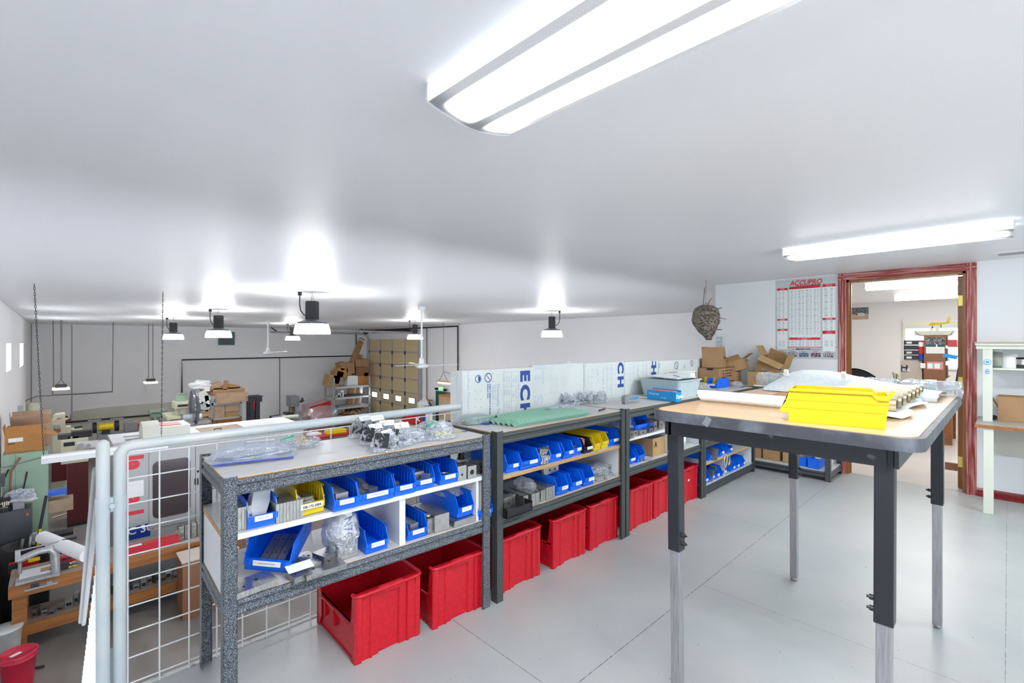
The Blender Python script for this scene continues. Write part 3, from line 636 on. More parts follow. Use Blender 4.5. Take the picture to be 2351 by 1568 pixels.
# unit four
B4 = []
z = .505
for px, py, lab in [(1622, 1010, 'blue bin on the highest board of the corner unit, by the post'), (1640, 1004, 'second blue bin on the highest board of the corner unit')]: B4.append((px, py, z, .10, lab))
z = .292
for px, py, lab in [(1642, 1061, 'blue bin holding tilted metal plates on the orange corner board'), (1659, 1051, 'blue bin second on the orange corner board'), (1678, 1043, 'blue bin overflowing with bagged parts on the orange corner board')]: B4.append((px, py, z, .10, lab))
z = .095
for px, py, lab in [(1623, 1116, 'lowest shelf blue bin against the corner unit post'), (1638, 1109, 'lowest shelf blue bin second from the post with flat parts'), (1649, 1103, 'lowest shelf blue bin with a round green-grey part'), (1664, 1095, 'lowest shelf blue bin with a brass-coloured ring hanging out'),
                    (1684, 1085, 'lowest shelf blue bin just past the white divider'), (1697, 1081, 'lowest shelf blue bin second past the white divider'), (1708, 1074, 'lowest shelf blue bin nearest the corner')]: B4.append((px, py, z, .095, lab))
for px, py, zz, w, lab in B4:
    shelf_bin(put(px, py, zz), U[3][2], w, .30, .105, 'blue', lab, card=(.45, .92))
# ================================================================ red stacking containers
def red_bin():
    t = thing('stacking_container', 'red', 'storage container')
    w, l, h, th = .335, .44, .30, .006     # x, y, z ; hopper opening on the -x side
    lo = .155
    b = MB(); c = .035
    # wall on the aisle side with flutes, corner rounded
    def wall(pts, z0f, z1f):
        for (a, bb) in zip(pts[:-1], pts[1:]):
            b.raw([(a[0],a[1],0),(bb[0],bb[1],0),(bb[0],bb[1],z1f(bb)),(a[0],a[1],z1f(a))], [(0,1,2,3),(3,2,1,0)], None)
    xs = []; R = .022
    fl = [(0, 0)]
    outer = []
    # aisle face path with flutes from left to right (y small = aisle)
    flut = [(.0,.012),(.004,.004),(.012,0),(.030,0),(.034,.004),(.036,.010),(.070,.010),(.075,.004),(.082,.004),(.086,.012),(.115,.012),(.120,.022),(.215,.022),(.222,.012),(.255,.012),(.259,.004),(.268,.004),(.272,.010),(.300,.010),(.305,.004),(.325,.004),(.335,.014)]
    P = [(x, y) for x, y in flut]
    vs = []; H_ = h-.012
    for x, y in P: vs += [(x, y, 0), (x, y-.004, H_)]
    b.raw(vs, [(2*i, 2*i+2, 2*i+3, 2*i+1) for i in range(len(P)-1)])
    vi = []
    for x, y in P: vi += [(x, .028, .004), (x, .026, h-.004)]
    b.raw(vi, [(2*i+1, 2*i+3, 2*i+2, 2*i) for i in range(len(P)-1)])
    # rear wall
    b.box(0, w, l-.022, l, 0, h-.006); 
    # far side wall (+x)
    b.box(w-.008, w, .014, l-.01, 0, h-.006); b.box(w, w+.006, .06, .10, .02, h-.03); b.box(w, w+.006, l-.12, l-.08, .02, h-.03)
    b.box(.006, w-.004, .02, l-.01, .004, .012)
    # hopper side (-x): low wall, stepped side flaps and ribs
    b.box(.010, .018, .022, l-.02, .0, lo); b.box(.0, .018, .022, l-.02, lo-.010, lo)
    b.prism([(.004,.0),(.028,.0),(.060,lo-.03),(.060,lo-.01),(.040,lo+.03),(.030,h-.012),(.004,h-.012)], 0, .006, 'x')
    b.prism([(l-.004,.0),(l-.004,h-.012),(l-.030,h-.012),(l-.040,lo+.03),(l-.060,lo-.01),(l-.060,.06),(l-.028,.0)], 0, .006, 'x')
    b.box(-.006, .010, l*.5-.004, l*.5+.004, .08, lo-.004); b.box(-.006, .010, l*.74, l*.76, .08, lo-.004)
    b.build('container_body', M['red'], t)
    # rolled rim and grip
    r = MB(); zr = h-.006
    def rim(p0, p1, ww): 
        r.cyl((p0[0], p0[1], zr), (p1[0], p1[1], zr), ww, n=10)
    rp = [(.004,.034),(.004,.010),(.012,.000),(.035,-.004),(w-.030,-.004),(w-.006,.004),(w+.002,.028),(w+.002,l-.03),(w-.006,l-.006),(w-.03,l),(.012,l),(.002,l-.012),(.002,l-.034)]
    r.tube([(x, y, zr) for x, y in rp], .0085, n=8)
    r.build('rim', M['red'], t)
    gz = h-.014
    zz = [(.115, gz+.022), (.115+.105, gz+.022)] + [(.115+.105+.026, gz+.010)] + [(.115+.105+.026-.014*k, gz-.002-.012*(k % 2)) for k in range(9)] + [(.100, gz-.004)]
    g = MB(); g.prism([(p[0], p[1]) for p in zz], -.008, .006, 'y'); g.build('grip', M['red'], t)
    return t
RB = red_bin(); RB['label'] = 'red stacking container pulled out farthest, open hopper end showing, by the grey unit'
rb = [(.935, 1.962, -.02, None), (1.325, 1.941, -.035, 'red stacking container just before the first pair of posts'), (1.785, 1.955, 0, 'red stacking container just past the first pair of posts'),
      (2.215, 1.945, 0, 'red stacking container fourth along under the shelving row'), (2.590, 1.945, 0, 'red stacking container just before the second pair of posts'), (3.075, 1.945, 0, 'red stacking container with a white paint scrape, past the second pair of posts'),
      (3.425, 1.945, 0, 'red stacking container partly behind the table\'s black front leg'), (3.860, 1.940, 0, 'red stacking container with a small white sticker, farthest of the row')]
for i, (x, y, rz, lab) in enumerate(rb):
    if i == 0: RB.location = (x, y, .0005); RB.rotation_euler = (0, 0, rz)
    else: last = dup(RB, (x, y, .0005), rz, lab)
MB().box(.165, .190, .0165, .0175, .175, .192).build('sticker', M['label'], last)
# ================================================================ guard railing, gate posts, stair guard
t = thing('guard_railing', 'pale blue pipe guard railing with white wire mesh along the loft edge', 'railing', (.18, YF-.01, 0)); RY = YF-.012
MB().tube([(.182, RY, .94), (.184, RY, .965), (.197, RY, .984), (.222, RY, .992), (.6, RY, .992), (1.88, RY, .992)], .0215, n=16).build('top_rail', M['chipped'], t, world=True)
MB().cyl((.182, RY, 0), (.182, RY, .945), .0205, n=16).build('post', M['chipped'], t, world=True)
w = MB(); x0 = .2065
for i in range(17):
    x = x0+.1035*i
    if x < 1.88: w.cyl((x, RY, .0), (x, RY, .958), .0033, n=6)
for k in range(10):
    z = .030+.1035*k; w.cyl((x0, RY+.005, min(z, .955)), (1.875, RY+.005, min(z, .955)), .0030, n=6)
w.build('wire_mesh', M['whitem'], t, world=True)
t = thing('gate_post', 'pale blue pipe post with a domed chipped cap beside the railing end', 'post', (.131, RY, 0))
MB().lathe([(.0215,0),(.0215,1.0),(.019,1.015),(.010,1.024),(.0001,1.027)], n=20).build('pipe', M['chipped'], t)
MB().cyl((0,0,.735),(0,0,.80),.0235,n=20).box(.015,.052,-.006,.006,.74,.795).cyl((.052,0,.735),(.052,0,.80),.0228,n=20).build('strap', M['chipped'], t)
MB().cyl((.027,-.006,.765),(.027,-.022,.765),.010,n=14).build('bolt', M['chipped'], t)
t = thing('stair_guard', 'pale mesh stair guard with two sloping grey handrails going down', 'stair railing', (.085, 2.55, -.3))
MB().tube([(.112, 2.50, .905), (.110, 3.0, .49), (.107, 3.97, -.325)], .0105, n=10).build('handrail', M['grey'], t, world=True)
MB().tube([(.126, 2.50, .870), (.124, 3.0, .455), (.121, 3.95, -.335)], .0105, n=10).build('handrail', M['grey'], t, world=True)
w = MB()
for k in range(26):
    y = 2.50+.1035*k; zt = .80-(y-2.5)*.835
    w.cyl((.140, y, zt-1.0), (.140, y, zt+.02), .0032, n=6)
for k in range(10): w.cyl((.143, 2.49, .80-.1035*k), (.143, 5.1, .80-.1035*k-2.17), .003, n=6)
w.build('wire_mesh', M['whitem'], t, world=True)
MB().raw([(.150,2.49,-.22),(.150,5.2,-2.45),(.150,5.2,-2.05),(.150,2.49,.18),(.165,2.49,-.22),(.165,5.2,-2.45),(.165,5.2,-2.05),(.165,2.49,.18)],[(0,1,2,3),(7,6,5,4),(3,2,6,7),(0,3,7,4)],M['chipped']).build('stringer', None, t, world=True)
MB().raw([(.128,3.6,-.95),(.128,5.2,-2.28),(.128,5.2,-2.10),(.128,3.6,-.77),(.146,3.6,-.95),(.146,5.2,-2.28),(.146,5.2,-2.10),(.146,3.6,-.77)],[(0,1,2,3),(3,2,6,7)],M['brownp']).build('timber_strip', None, t, world=True)

# ================================================================ foam boards on the half wall
FY = 2.419
def fb(px, py=830): return ony(px, py, FY)
def board(px0, px1, y, ztop, lab, th=.045):
    a, b = fb(px0).x, (fb(px1).x if px1 < 1600 else DX-.03)
    o = MB().box(a, b, y, y+th, .0, ztop).build('foam_board', M['foam'], bevel=.002); tag(o, lab, 'foam board', 'foam boards behind the shelving'); return o
B1 = board(1060, 1222, 2.412, 1.222, 'white foam board closest to the railing, printed with a big blue EC', .056)
B2 = board(1223, 1340, 2.42, 1.235, 'white foam board with very faded pale printing beside the boldly printed one')
B3 = board(1341, 1433, 2.42, 1.228, 'white foam board printed with the blue letters CH, above the stapler')
B4 = board(1434, 1511, 2.42, 1.222, 'white foam board whose blue H stands behind the grey tub')
B5 = board(1512, 1700, 2.42, 1.215, 'white foam board with scribbles running into the corner behind the cartons')
def bt(s, px, py, size, mt, par, bold=0, sx=1.0, off=.0008):
    y = par.location.y-par.dimensions.y/2-off if False else (2.4115 if par is B1 else 2.4195)
    p = ony(px, py, y); tt = text(s, size, mt, None, DOWN_Y, (p.x-par.location.x, y-.0003-par.location.y, p.z-par.location.z), bold=bold, sx=sx, ext=.0002); tt.parent = par; return tt
def bl(par, px0, py0, px1, py1, wd, mt):
    y = 2.4112 if par is B1 else 2.4192
    a, b = ony(px0, py0, y), ony(px1, py1, y); m = MB()
    if abs(a.x-b.x) > abs(a.z-b.z): m.box(min(a.x,b.x), max(a.x,b.x), y-.0006, y, a.z-wd, a.z, mt)
    else: m.box(a.x, a.x+wd, y-.0006, y, min(a.z,b.z), max(a.z,b.z), mt)
    return m
def rows(par, items):
    m = MB(); y = 2.4112 if par is B1 else 2.4192
    for px, py, w_, h_, mt in items:
        p = ony(px, py, y); m.box(p.x, p.x+w_, y-.0006, y, p.z-h_, p.z, mt)
    m.build('print', None, par, world=True)
for s_, px, py in (('E', 1196, 850.5), ('C', 1196, 884), ('H', 1196, 926)): bt(s_, px, py, .128, M['binkb'], B1, bold=.007, sx=1.22)
bt('Insulfoam Product U.S.A.', 1073, 850, .030, M['pblue'], B1, sx=1.15)
bt('Thoroughly Tested', 1141, 880, .034, M['pblue'], B1, bold=.0006)
bt('INSECT RESISTANT R BOARD', 1123.5, 881, .017, M['binkb'], B1, bold=.0004); bt('INSULATION', 1118.5, 881, .017, M['binkb'], B1, bold=.0004)
for k in range(4): bt('Insulation tested for moisture', 1130+k*2.4, 883, .0085, M['pblue'], B1)
bt('Type I', 1184, 861, .024, M['pblue'], B1); bt('Type VIII', 1184, 889, .024, M['pblue'], B1); bt('Type II', 1184, 926, .024, M['pblue'], B1)
bt('1.0#', 1177.5, 866, .020, M['pblue'], B1); bt('1.25#', 1177.5, 896, .020, M['pblue'], B1)
for k, row in enumerate((('4.35','4.54','4.76'), ('4.17','4.25','4.61'), ('3.85','3.92','4.17'))):
    for q, s_ in enumerate(row): bt(s_, 1167.5-k*5.6, 864+q*31, .021, M['pblue'], B1)
y_ = 2.4112
def zz(px, py): return ony(px, py, y_).z
def xx(px): return ony(px, 880, y_).x
m = MB()
for px in (1156, 1174, 1191): m.box(xx(px), xx(px)+.0015, y_-.0006, y_, zz(px, 950), zz(px, 853), M['pblue'])
for py in (853, 886, 921): m.box(xx(1156), xx(1191), y_-.0006, y_, zz(1175, py)-.0015, zz(1175, py), M['pblue'])
m.build('print', None, B1, world=True)
rows(B1, [(1090+k*13.5, 896+j*19, .006, .008, M['pblue']) for k in range(2) for j in range(3)]+[(1131, 857+j*17, .005, .007, M['pblue']) for j in range(5)])
def ring(par, px, py, r, mt, half=False):
    y = 2.4112 if par is B1 else 2.4192
    p = ony(px, py, y); m = MB(); n = 28; vs = []; r0 = r*.82
    for i in range(n+1):
        a = 2*pi*i/n; vs += [(p.x+r*cos(a), y-.0004, p.z+r*sin(a)), (p.x+r0*cos(a), y-.0004, p.z+r0*sin(a))]
    m.raw(vs, [(2*i, 2*i+1, 2*i+3, 2*i+2) for i in range(n)], mt)
    if half:
        m.raw([(p.x, y-.0005, p.z)]+[(p.x+r0*.9*cos(a), y-.0005, p.z+r0*.9*sin(a)) for a in [(-pi/2)+pi*k/10 for k in range(11)]], [(0, k+1, k+2) for k in range(10)], mt)
    else: m.cbox((p.x, y-.0004, p.z), (r*1.5, .0004, r*.14), mt, ry=.9)
    m.build('print', None, par, world=True)
ring(B1, 1121, 867, .032, M['binkb']); ring(B1, 1098, 870, .026, M['binkb'], True)
bt('T', 1228, 852, .14, M['pblue2'], B2, bold=.004, sx=1.2); bt('S', 1226, 906, .14, M['pblue2'], B2, bold=.004, sx=1.2); ring(B2, 1306, 838, .03, M['pblue2'])
for k in range(5): bt('Thoroughly Tested tested', 1262+k*4, 858, .014, M['pblue2'], B2)
rows(B2, [(1252+k*15, 850+j*18, .005, .007, M['pblue2']) for k in range(5) for j in range(4)]+[(1226, 840, .14, .03, M['pblue2'])])
for s_, px, py in (('C', 1419, 832), ('H', 1419, 864)): bt(s_, px, py, .120, M['binkb'], B3, bold=.007, sx=1.18)
bt('Product U.S.A.', 1342, 838, .022, M['pblue'], B3, sx=1.4); bt('Thoroughly Tested', 1384, 842, .034, M['pblue'], B3); bt('Thoroughly Tested', 1372, 842, .018, M['pblue'], B3)
rows(B3, [(1350+k*9, 848+j*16, .006, .008, M['pblue']) for k in range(3) for j in range(4)])
y_ = 2.4192; m = MB()
for px in (1393, 1404, 1414): m.box(xx(px), xx(px)+.0015, y_-.0006, y_, zz(px, 908), zz(px, 836), M['pblue'])
for py in (858, 885, 908): m.box(xx(1393), xx(1414), y_-.0006, y_, zz(1400, py)-.0015, zz(1400, py), M['pblue'])
m.build('print', None, B3, world=True)
for k in range(3):
    for q, s_ in enumerate(('4.35', '4.54', '4.76')): bt(s_, 1395+k*5.5, 842+q*24, .017, M['pblue'], B3)
bt('H', 1496, 838, .120, M['binkb'], B4, bold=.007, sx=1.18); bt('C', 1496, 812, .120, M['binkb'], B4, bold=.007, sx=1.18) if False else None
rows(B4, [(1497, 829, .02, .045, M['binkb']), (1504, 829, .02, .045, M['binkb'])]+[(1437+k*9, 842+j*15, .006, .008, M['pblue']) for k in range(3) for j in range(3)])
bt('Thoroughly Tested', 1464, 836, .03, M['pblue'], B4)
m = MB()
for px in (1476, 1484, 1492): m.box(xx(px), xx(px)+.002, y_-.0006, y_, zz(px, 870), zz(px, 832), M['pblue'])
m.build('print', None, B4, world=True)
ring(B5, 1553, 839, .04, M['binkb']); ring(B5, 1588, 834, .035, M['binkb']); rows(B5, [(1512, 834, .03, .05, M['pblue']), (1570, 838, .03, .04, M['pblue'])])

# ================================================================ things on the office wall
CX_ = DX-.0015
t = thing('wall_chart', 'large grey and red drill size wall chart pinned beside the doorway', 'poster', (CX_, 1.585, 1.67))
y0c, y1c, zb, zt = .308, -.308, -.455, .455     # local y runs towards the corner
def cy(f): return y0c+(y1c-y0c)*f              # 0 at the corner side, 1 at the door side
def cz(f): return zt+(zb-zt)*f
MB().box(-.0015, .0005, y1c, y0c, zb, zt, M['chartg']).build('sheet', None, t)
c = MB(); e = -.0022
def cr(f0, f1, g0, g1, mt, d=0): c.box(e-d, e-d+.0006, cy(f1), cy(f0), cz(g1), cz(g0), mt)
cr(.03,.205,.12,.885,M['chart']); cr(.235,.735,.12,.855,M['chart']); cr(.77,.965,.12,.905,M['chart'])
for a, b, g0, g1 in ((.03,.205,.105,.135),(.235,.735,.095,.128),(.77,.965,.092,.127),(.03,.205,.495,.520),(.03,.205,.625,.65),(.77,.965,.50,.527),(.77,.965,.655,.695),(.235,.735,.735,.765),(.0,.03,.852,.858),(.205,.77,.852,.859),(.965,1,.852,.858),(.0,1,.118,.122)): cr(a, b, g0, g1, M['redt'], .0006)
for col, wd_ in ((.05,.05),(.12,.04),(.26,.05),(.33,.03),(.385,.05),(.45,.03),(.51,.05),(.575,.03),(.635,.045),(.69,.03),(.80,.06),(.89,.04)):
    for k in range(44):
        g = .15+k*.0132
        if g < .70 and not (.49 < g < .53 and (col < .2 or col > .77)): cr(col, col+wd_*(.5+.5*((k*7+int(col*100)) % 5)/5), g, g+.0042, M['greyink'] if k % 6 else M['ink'], .0006)
    for k in range(7): cr(col, col+wd_, .775+k*.011, .779+k*.011, M['greyink'], .0006)
for i, f in enumerate((.035,.215,.40,.59,.785)):
    cr(f, f+.15, .925, .975, M['darkphoto'], .0003); cr(f+.03, f+.11, .909, .915, M['redt'], .0003)
    for q in range(5): cr(f+.012+q*.028, f+.022+q*.028, .930, .958+.01*(q % 2), (M['yelp'], M['paper'], M['cyan'], M['redt'], M['paper'])[i], .0010)
c.build('print', None, t)
text('ACCUPRO', .078, M['redt'], t, FACE_X, (-.0035, cy(.50), cz(.082)), align='CENTER', bold=.0022, shear=.25, sx=.86)
text('High Performance Metalworking', .019, M['ink'], t, FACE_X, (-.0035, cy(.55), cz(.098)), align='CENTER', bold=.0004, shear=.2)
text('800.645.7270', .026, M['ink'], t, FACE_X, (-.0030, cy(.46), cz(.89)), align='CENTER', bold=.0007, shear=.2)
text('call', .014, M['ink'], t, FACE_X, (-.0030, cy(.30), cz(.888)), align='CENTER'); text('to place an order', .014, M['ink'], t, FACE_X, (-.0030, cy(.66), cz(.888)), align='CENTER')
for s_, f, g in (('Screw Thread Insert (STI)', .485, .747), ('Tap & Drill', .485, .761), ('General', .12, .117), ('Tap & Drill', .12, .131), ('Pipe Tap', .12, .507), ('Tap & Drill', .12, .518), ('Metric', .12, .637), ('Tap & Drill', .12, .649), ('Thread Form', .87, .107), ('Tap & Drill', .87, .123), ('Straight Pipe', .87, .512), ('Tap & Drill', .87, .524), ('Metric', .87, .670), ('Tap & Drill', .87, .690)):
    text(s_, .0125, M['paper'], t, FACE_X, (-.0034, cy(f), cz(g)), align='CENTER')
def outlet(x, y, z, lab, face='x', n=1):
    t = thing('wall_outlet', lab, 'outlet', (x, y, z))
    MB().box(-.006, 0, -.036, .036, -.058, .058).build('cover_plate', M['paper'], t, bevel=.003)
    m = MB()
    for zc in (-.026, .026):
        m.cyl((-.0085, 0, zc), (-.006, 0, zc), .017, n=16, mat=M['paper'])
        for yy in (-.007, .007): m.box(-.0092, -.0083, yy-.0015, yy+.0015, zc-.002, zc+.010, M['ink'])
        m.cyl((-.0092, 0, zc-.009), (-.0083, 0, zc-.009), .003, n=8, mat=M['ink'])
    m.build('socket', None, t); return t
p = onx(1803, 831, DX-.001); outlet(DX-.001, p.y, p.z, 'white double wall outlet half covered by the wall chart')
p = onx(1652.5, 784, DX-.002); o = MB().box(DX-.035, DX-.002, p.y-.028, p.y+.026, p.z-.075, p.z+.06, M['galv']).cyl((DX-.037, p.y, p.z+.02), (DX-.035, p.y, p.z+.02), .012, n=12, mat=M['whitem']).build('junction_box', bevel=.002)
tag(o, 'small grey metal junction box in the wall corner above the cartons', 'junction box')

# ================================================================ wasp nest
p = ony(1621, 737, 2.46); nx, ny, nz = p
t = thing('wasp_nest', 'brown papery wasp nest with twigs hanging from the ceiling in the corner', 'wasp nest', (nx, ny, nz))
import bmesh
def nestf(u, v):
    th = 2*pi*u; k = v
    prof = [(0,.001,.19),(.08,.07,.185),(.2,.135,.150),(.35,.168,.07),(.5,.165,-.01),(.65,.125,-.09),(.78,.085,-.15),(.88,.055,-.18),(.95,.042,-.205),(1,.03,-.225)]
    for a, b in zip(prof[:-1], prof[1:]):
        if k <= b[0]+1e-9: f = (k-a[0])/(b[0]-a[0]); r = a[1]+(b[1]-a[1])*f; z = a[2]+(b[2]-a[2])*f; break
    q = noise.noise(Vector((cos(th)*2.2, sin(th)*2.2, z*9+2*sin(th))))*.010+noise.noise(Vector((cos(th)*6+z*14, sin(th)*6, z*34)))*.009
    r = r*(1+0)+q*(1 if .02 < k < 1 else .3)
    off = .035*max(0, k-.6)/.4
    return (r*cos(th)+off*.9, r*sin(th)*.9-off*.6, z)
MB().grid(nestf, 48, 56).build('paper_envelope', M['nest'], t)
tw = MB(); R_ = random.Random(3)
for (a, b, r) in (((-.10,0,.06),(-.26,-.10,.04),.004), ((.08,.0,.12),(.20,-.10,.16),.006), ((.1,0,.08),(.24,-.14,.02),.004), ((.0,0,.15),(.03,-.03,.24),.005), ((.03,-.03,.24),(.06,-.05,.28),.003), ((-.10,-.05,.07),(-.20,-.12,.05),.010), ((.1,-.05,-.10),(.15,-.12,-.10),.006)):
    tw.cyl(a, b, r, r*.7, n=7)
tw.build('twig', M['twig'], t)
zc = ceil_z(ny)-nz
MB().tube([(-.08,0,.16),(-.11,-.02,.24),(-.09,-.02,.32),(-.03,0,.39)], .0035, n=6).tube([(0,0,.19),(.0,0,.30),(0,0,zc)], .0016, n=6).tube([(0,0,.22),(.05,0,.19)], .0016, n=6).tube([(0,0,.22),(-.04,0,.18)], .0016, n=6).build('hanging_wire', M['twig'], t)

# ================================================================ tall adjustable table
TT = 1.15
t = thing('work_table', 'tall adjustable work table with maple laminate top and scuffed black edge', 'table', (2.44, .57, 0))
def rrect(x0, x1, y0, y1, r, n=6):
    pts = []
    for cx, cy_, a0 in ((x1-r, y1-r, 0), (x0+r, y1-r, pi/2), (x0+r, y0+r, pi), (x1-r, y0+r, 3*pi/2)):
        for k in range(n+1): a = a0+pi/2*k/n; pts.append((cx+r*cos(a), cy_+r*sin(a)))
    return pts
TX0, TX1, TY0, TY1 = 1.655, 3.20, .155, .965
MB().prism(rrect(TX0+.016, TX1-.016, TY0+.016, TY1-.016, .05), TT-.030, TT, 'z', M['maple']).build('tabletop', None, t, world=True)
MB().prism(rrect(TX0, TX1, TY0, TY1, .06), TT-.040, TT-.003, 'z', M['bumper']).build('bumper_edge', None, t, world=True, bevel=.014, seg=3)
a = MB(); zt_, zb_ = TT-.041, TT-.098
a.box(1.70, 1.712, .24, .92, zb_, zt_).box(3.145, 3.157, .24, .92, zb_, zt_).box(1.70, 3.157, .212, .222, zb_, zt_).box(1.70, 3.157, .895, .905, zb_, zt_)
a.build('apron', M['blackm'], t, world=True)
for (x, y, ax, ay, zs) in ((1.745, .90, .0, -.010, .600), (1.735, .247, .0, .004, .595), (3.155, .880, -.005, -.003, .602), (3.137, .243, 0, .0, .609)):
    L_ = MB()
    def sec(z): return (x+ax*(1-z/1.1), y+ay*(1-z/1.1))
    def tubebox(m, z0, z1, h, mt):
        (xa, ya), (xb, yb) = sec(z0), sec(z1)
        m.raw([(xa-h,ya-h,z0),(xa+h,ya-h,z0),(xa+h,ya+h,z0),(xa-h,ya+h,z0),(xb-h,yb-h,z1),(xb+h,yb-h,z1),(xb+h,yb+h,z1),(xb-h,yb+h,z1)],[(0,3,2,1),(4,5,6,7),(0,1,5,4),(1,2,6,5),(2,3,7,6),(3,0,4,7)], mt)
    tubebox(L_, zs, TT-.042, .0235, M['blackm']); lg = L_.build('leg', None, t, world=True, bevel=.003)
    m = MB(); tubebox(m, .018, zs+.01, .0185, M['steel']); xf, yf = sec(0); m.lathe([(.016,.004),(.02,.010),(.018,.019)], c=(xf, yf, 0), n=14, mat=M['steel']).build('leg_extension', None, lg, world=True, bevel=.002)
    m = MB(); xs_, ys_ = sec(zs+.05)
    dy = -1 if y > .5 else 1
    for zz_ in (zs+.030, zs+.062):
        m.cyl((xs_, ys_+dy*.0235, zz_), (xs_, ys_+dy*.036, zz_), .008, n=10).cyl((xs_, ys_+dy*.036, zz_), (xs_, ys_+dy*.043, zz_), .004, n=8)
    m.build('bolt', M['anod'], lg, world=True)
# ---- on the table
t = thing('storage_bin', 'big bright yellow bin standing lengthwise along the front of the maple table', 'storage bin', (1.712, .520, TT+.0005), -pi/2+.19)
lb, wb, hb = .285, .14, .108     # local x runs along the bin, y across it
Yb = M['bigyellow']
sidep = [(.026,0),(lb-.012,0),(lb,hb*.92),(lb-.012,hb*.92),(lb-.030,hb*.88),(lb-.040,hb),(.030,hb),(.018,hb*.60),(.0,hb*.34),(.004,hb*.27),(.026,hb*.27)]
b = MB()
for y_ in (0, wb-.004):
    b.prism(sidep, y_, y_+.004, 'y', Yb)
    s_ = -1 if y_ == 0 else 1; ye_ = y_ if y_ == 0 else y_+.004
    for f in (.42, .66): b.box(.006, lb-.004, min(ye_, ye_+s_*.0014), max(ye_, ye_+s_*.0014), hb*f, hb*(f+.02), Yb)
    b.box(.026, lb-.040, min(ye_, ye_+s_*.006), max(ye_, ye_+s_*.006), hb-.008, hb, Yb)
b.box(.026, lb-.012, .004, wb-.004, 0, .004, Yb)
b.raw([(.030,.004,hb),(.030,wb-.004,hb),(.002,wb-.004,hb*.34),(.002,.004,hb*.34),(.034,.004,hb),(.034,wb-.004,hb),(.006,wb-.004,hb*.34),(.006,.004,hb*.34)], [(0,3,2,1),(4,5,6,7),(0,1,5,4)], Yb)
b.box(.004, .030, .004, wb-.004, hb*.27, hb*.30, Yb).box(.026, .030, .004, wb-.004, 0, hb*.27, Yb)
b.raw([(lb-.012,.004,0),(lb-.012,wb-.004,0),(lb,wb-.004,hb*.90),(lb,.004,hb*.90),(lb-.016,.004,0),(lb-.016,wb-.004,0),(lb-.004,wb-.004,hb*.90),(lb-.004,.004,hb*.90)], [(0,1,2,3),(7,6,5,4),(3,2,6,7)], Yb)
b.build('bin_body', None, t)
MB().prism([(lb-.045,hb*.93),(lb-.030,hb*.78),(lb-.004,hb*.78),(lb+.012,hb*1.02),(lb+.006,hb*1.06),(lb-.010,hb*.90),(lb-.026,hb*.88)], -.006, .004, 'y').build('hook_clip', M['bigyellow'], t)
def roll(u, v):
    a = u*2*pi*1.55; r = .024-.0018*u*1.55; return (2.03+r*cos(a)+.004*sin(v*9), .93-.55*v+.01*sin(a), TT+.0255+r*sin(a))
o = MB().grid(roll, 40, 12, th=0).build('foam_roll', M['foamw']); tag(o, 'rolled white packing foam lying behind the big yellow bin', 'packing foam roll')
o = MB().box(-.16, .16, -.12, .12, 0, .006, M['cardo']).build('cardboard_sheet'); o.location = (2.48, .66, TT+.0005); o.rotation_euler = (0, 0, .1); tag(o, 'flat orange-brown cardboard sheet on the maple table', 'cardboard sheet')
o = MB().box(-.16, .16, -.11, .11, 0, .004, M['paper']).box(-.13, .02, .095, .102, .004, .0046, M['bluez']).build('padded_envelope'); o.location = (2.86, .70, TT+.0005); o.rotation_euler = (0, 0, .25); tag(o, 'white envelope with a blue printed edge lying flat near the foam wrap', 'envelope')
# foam sheet under the plated tubes, then the tubes
def fs(u, v): x = 2.02+.90*u; return (x, .245+.30*v-.02*sin(u*14)*(1-v), TT+.004+.010*abs(sin(u*9+v*4))*(1-v)+.003)
o = MB().grid(fs, 40, 10, th=.003).build('packing_sheet', M['foamw']); tag(o, 'thin white foam sheet spread under the row of plated tubes', 'packing foam sheet')
tb = None
for k in range(13):
    x = 2.115+.060*k
    if tb is None:
        m = MB(); m.cyl((0, 0, 0), (0, .26, 0), .0185, n=18, mat=M['gold']).cyl((0, -.002, 0), (0, .028, 0), .0235, n=18, mat=M['gold']).cyl((0, -.0025, 0), (0, -.0015, 0), .017, n=14, mat=M['hole'])
        tb = m.build('plated_tube'); base = tb.location.copy(); tag(tb, 'yellow zinc plated tube in the row beside the big yellow bin', 'metal tube', 'plated tubes in a row on the maple table'); o = tb
    else: o = tb.copy(); COL.objects.link(o)
    o.location = (x, .27+.13+.006*(k % 2), TT+.0165)
# big foam wrapped bundle
def wrap(u, v):
    y = .93-.72*u; prof = [0, .45, .80, .97, 1.0, .98, .90, .80, .68, .58, .47, .38, .30, .24]; q = u*(len(prof)-1); i = min(int(q), len(prof)-2); hh = prof[i]+(prof[i+1]-prof[i])*(q-i)
    s_ = sin(pi*min(max(v, 0), 1)); w_ = .19+.02*sin(u*7); x = 2.90+w_*(v-.5)*2*(1 if u > .04 else .6)
    z = TT+.004+.105*hh*(s_**.45)+.004*noise.noise(Vector((u*14, v*7, 1)))
    return (x, y+.02*noise.noise(Vector((u*5, v*5, 3))), z)
o = MB().grid(wrap, 56, 24).build('foam_wrapped_bundle', M['foamw']); tag(o, 'long mound wrapped in white packing foam at the back of the maple table', 'wrapped bundle')
tape = MB()
for yv in (.80, .55): tape.cbox((2.74, yv, TT+.098), (.02, .018, .03), M['paper'], ry=-.5)
tape.build('tape_tab', None, o, world=True)
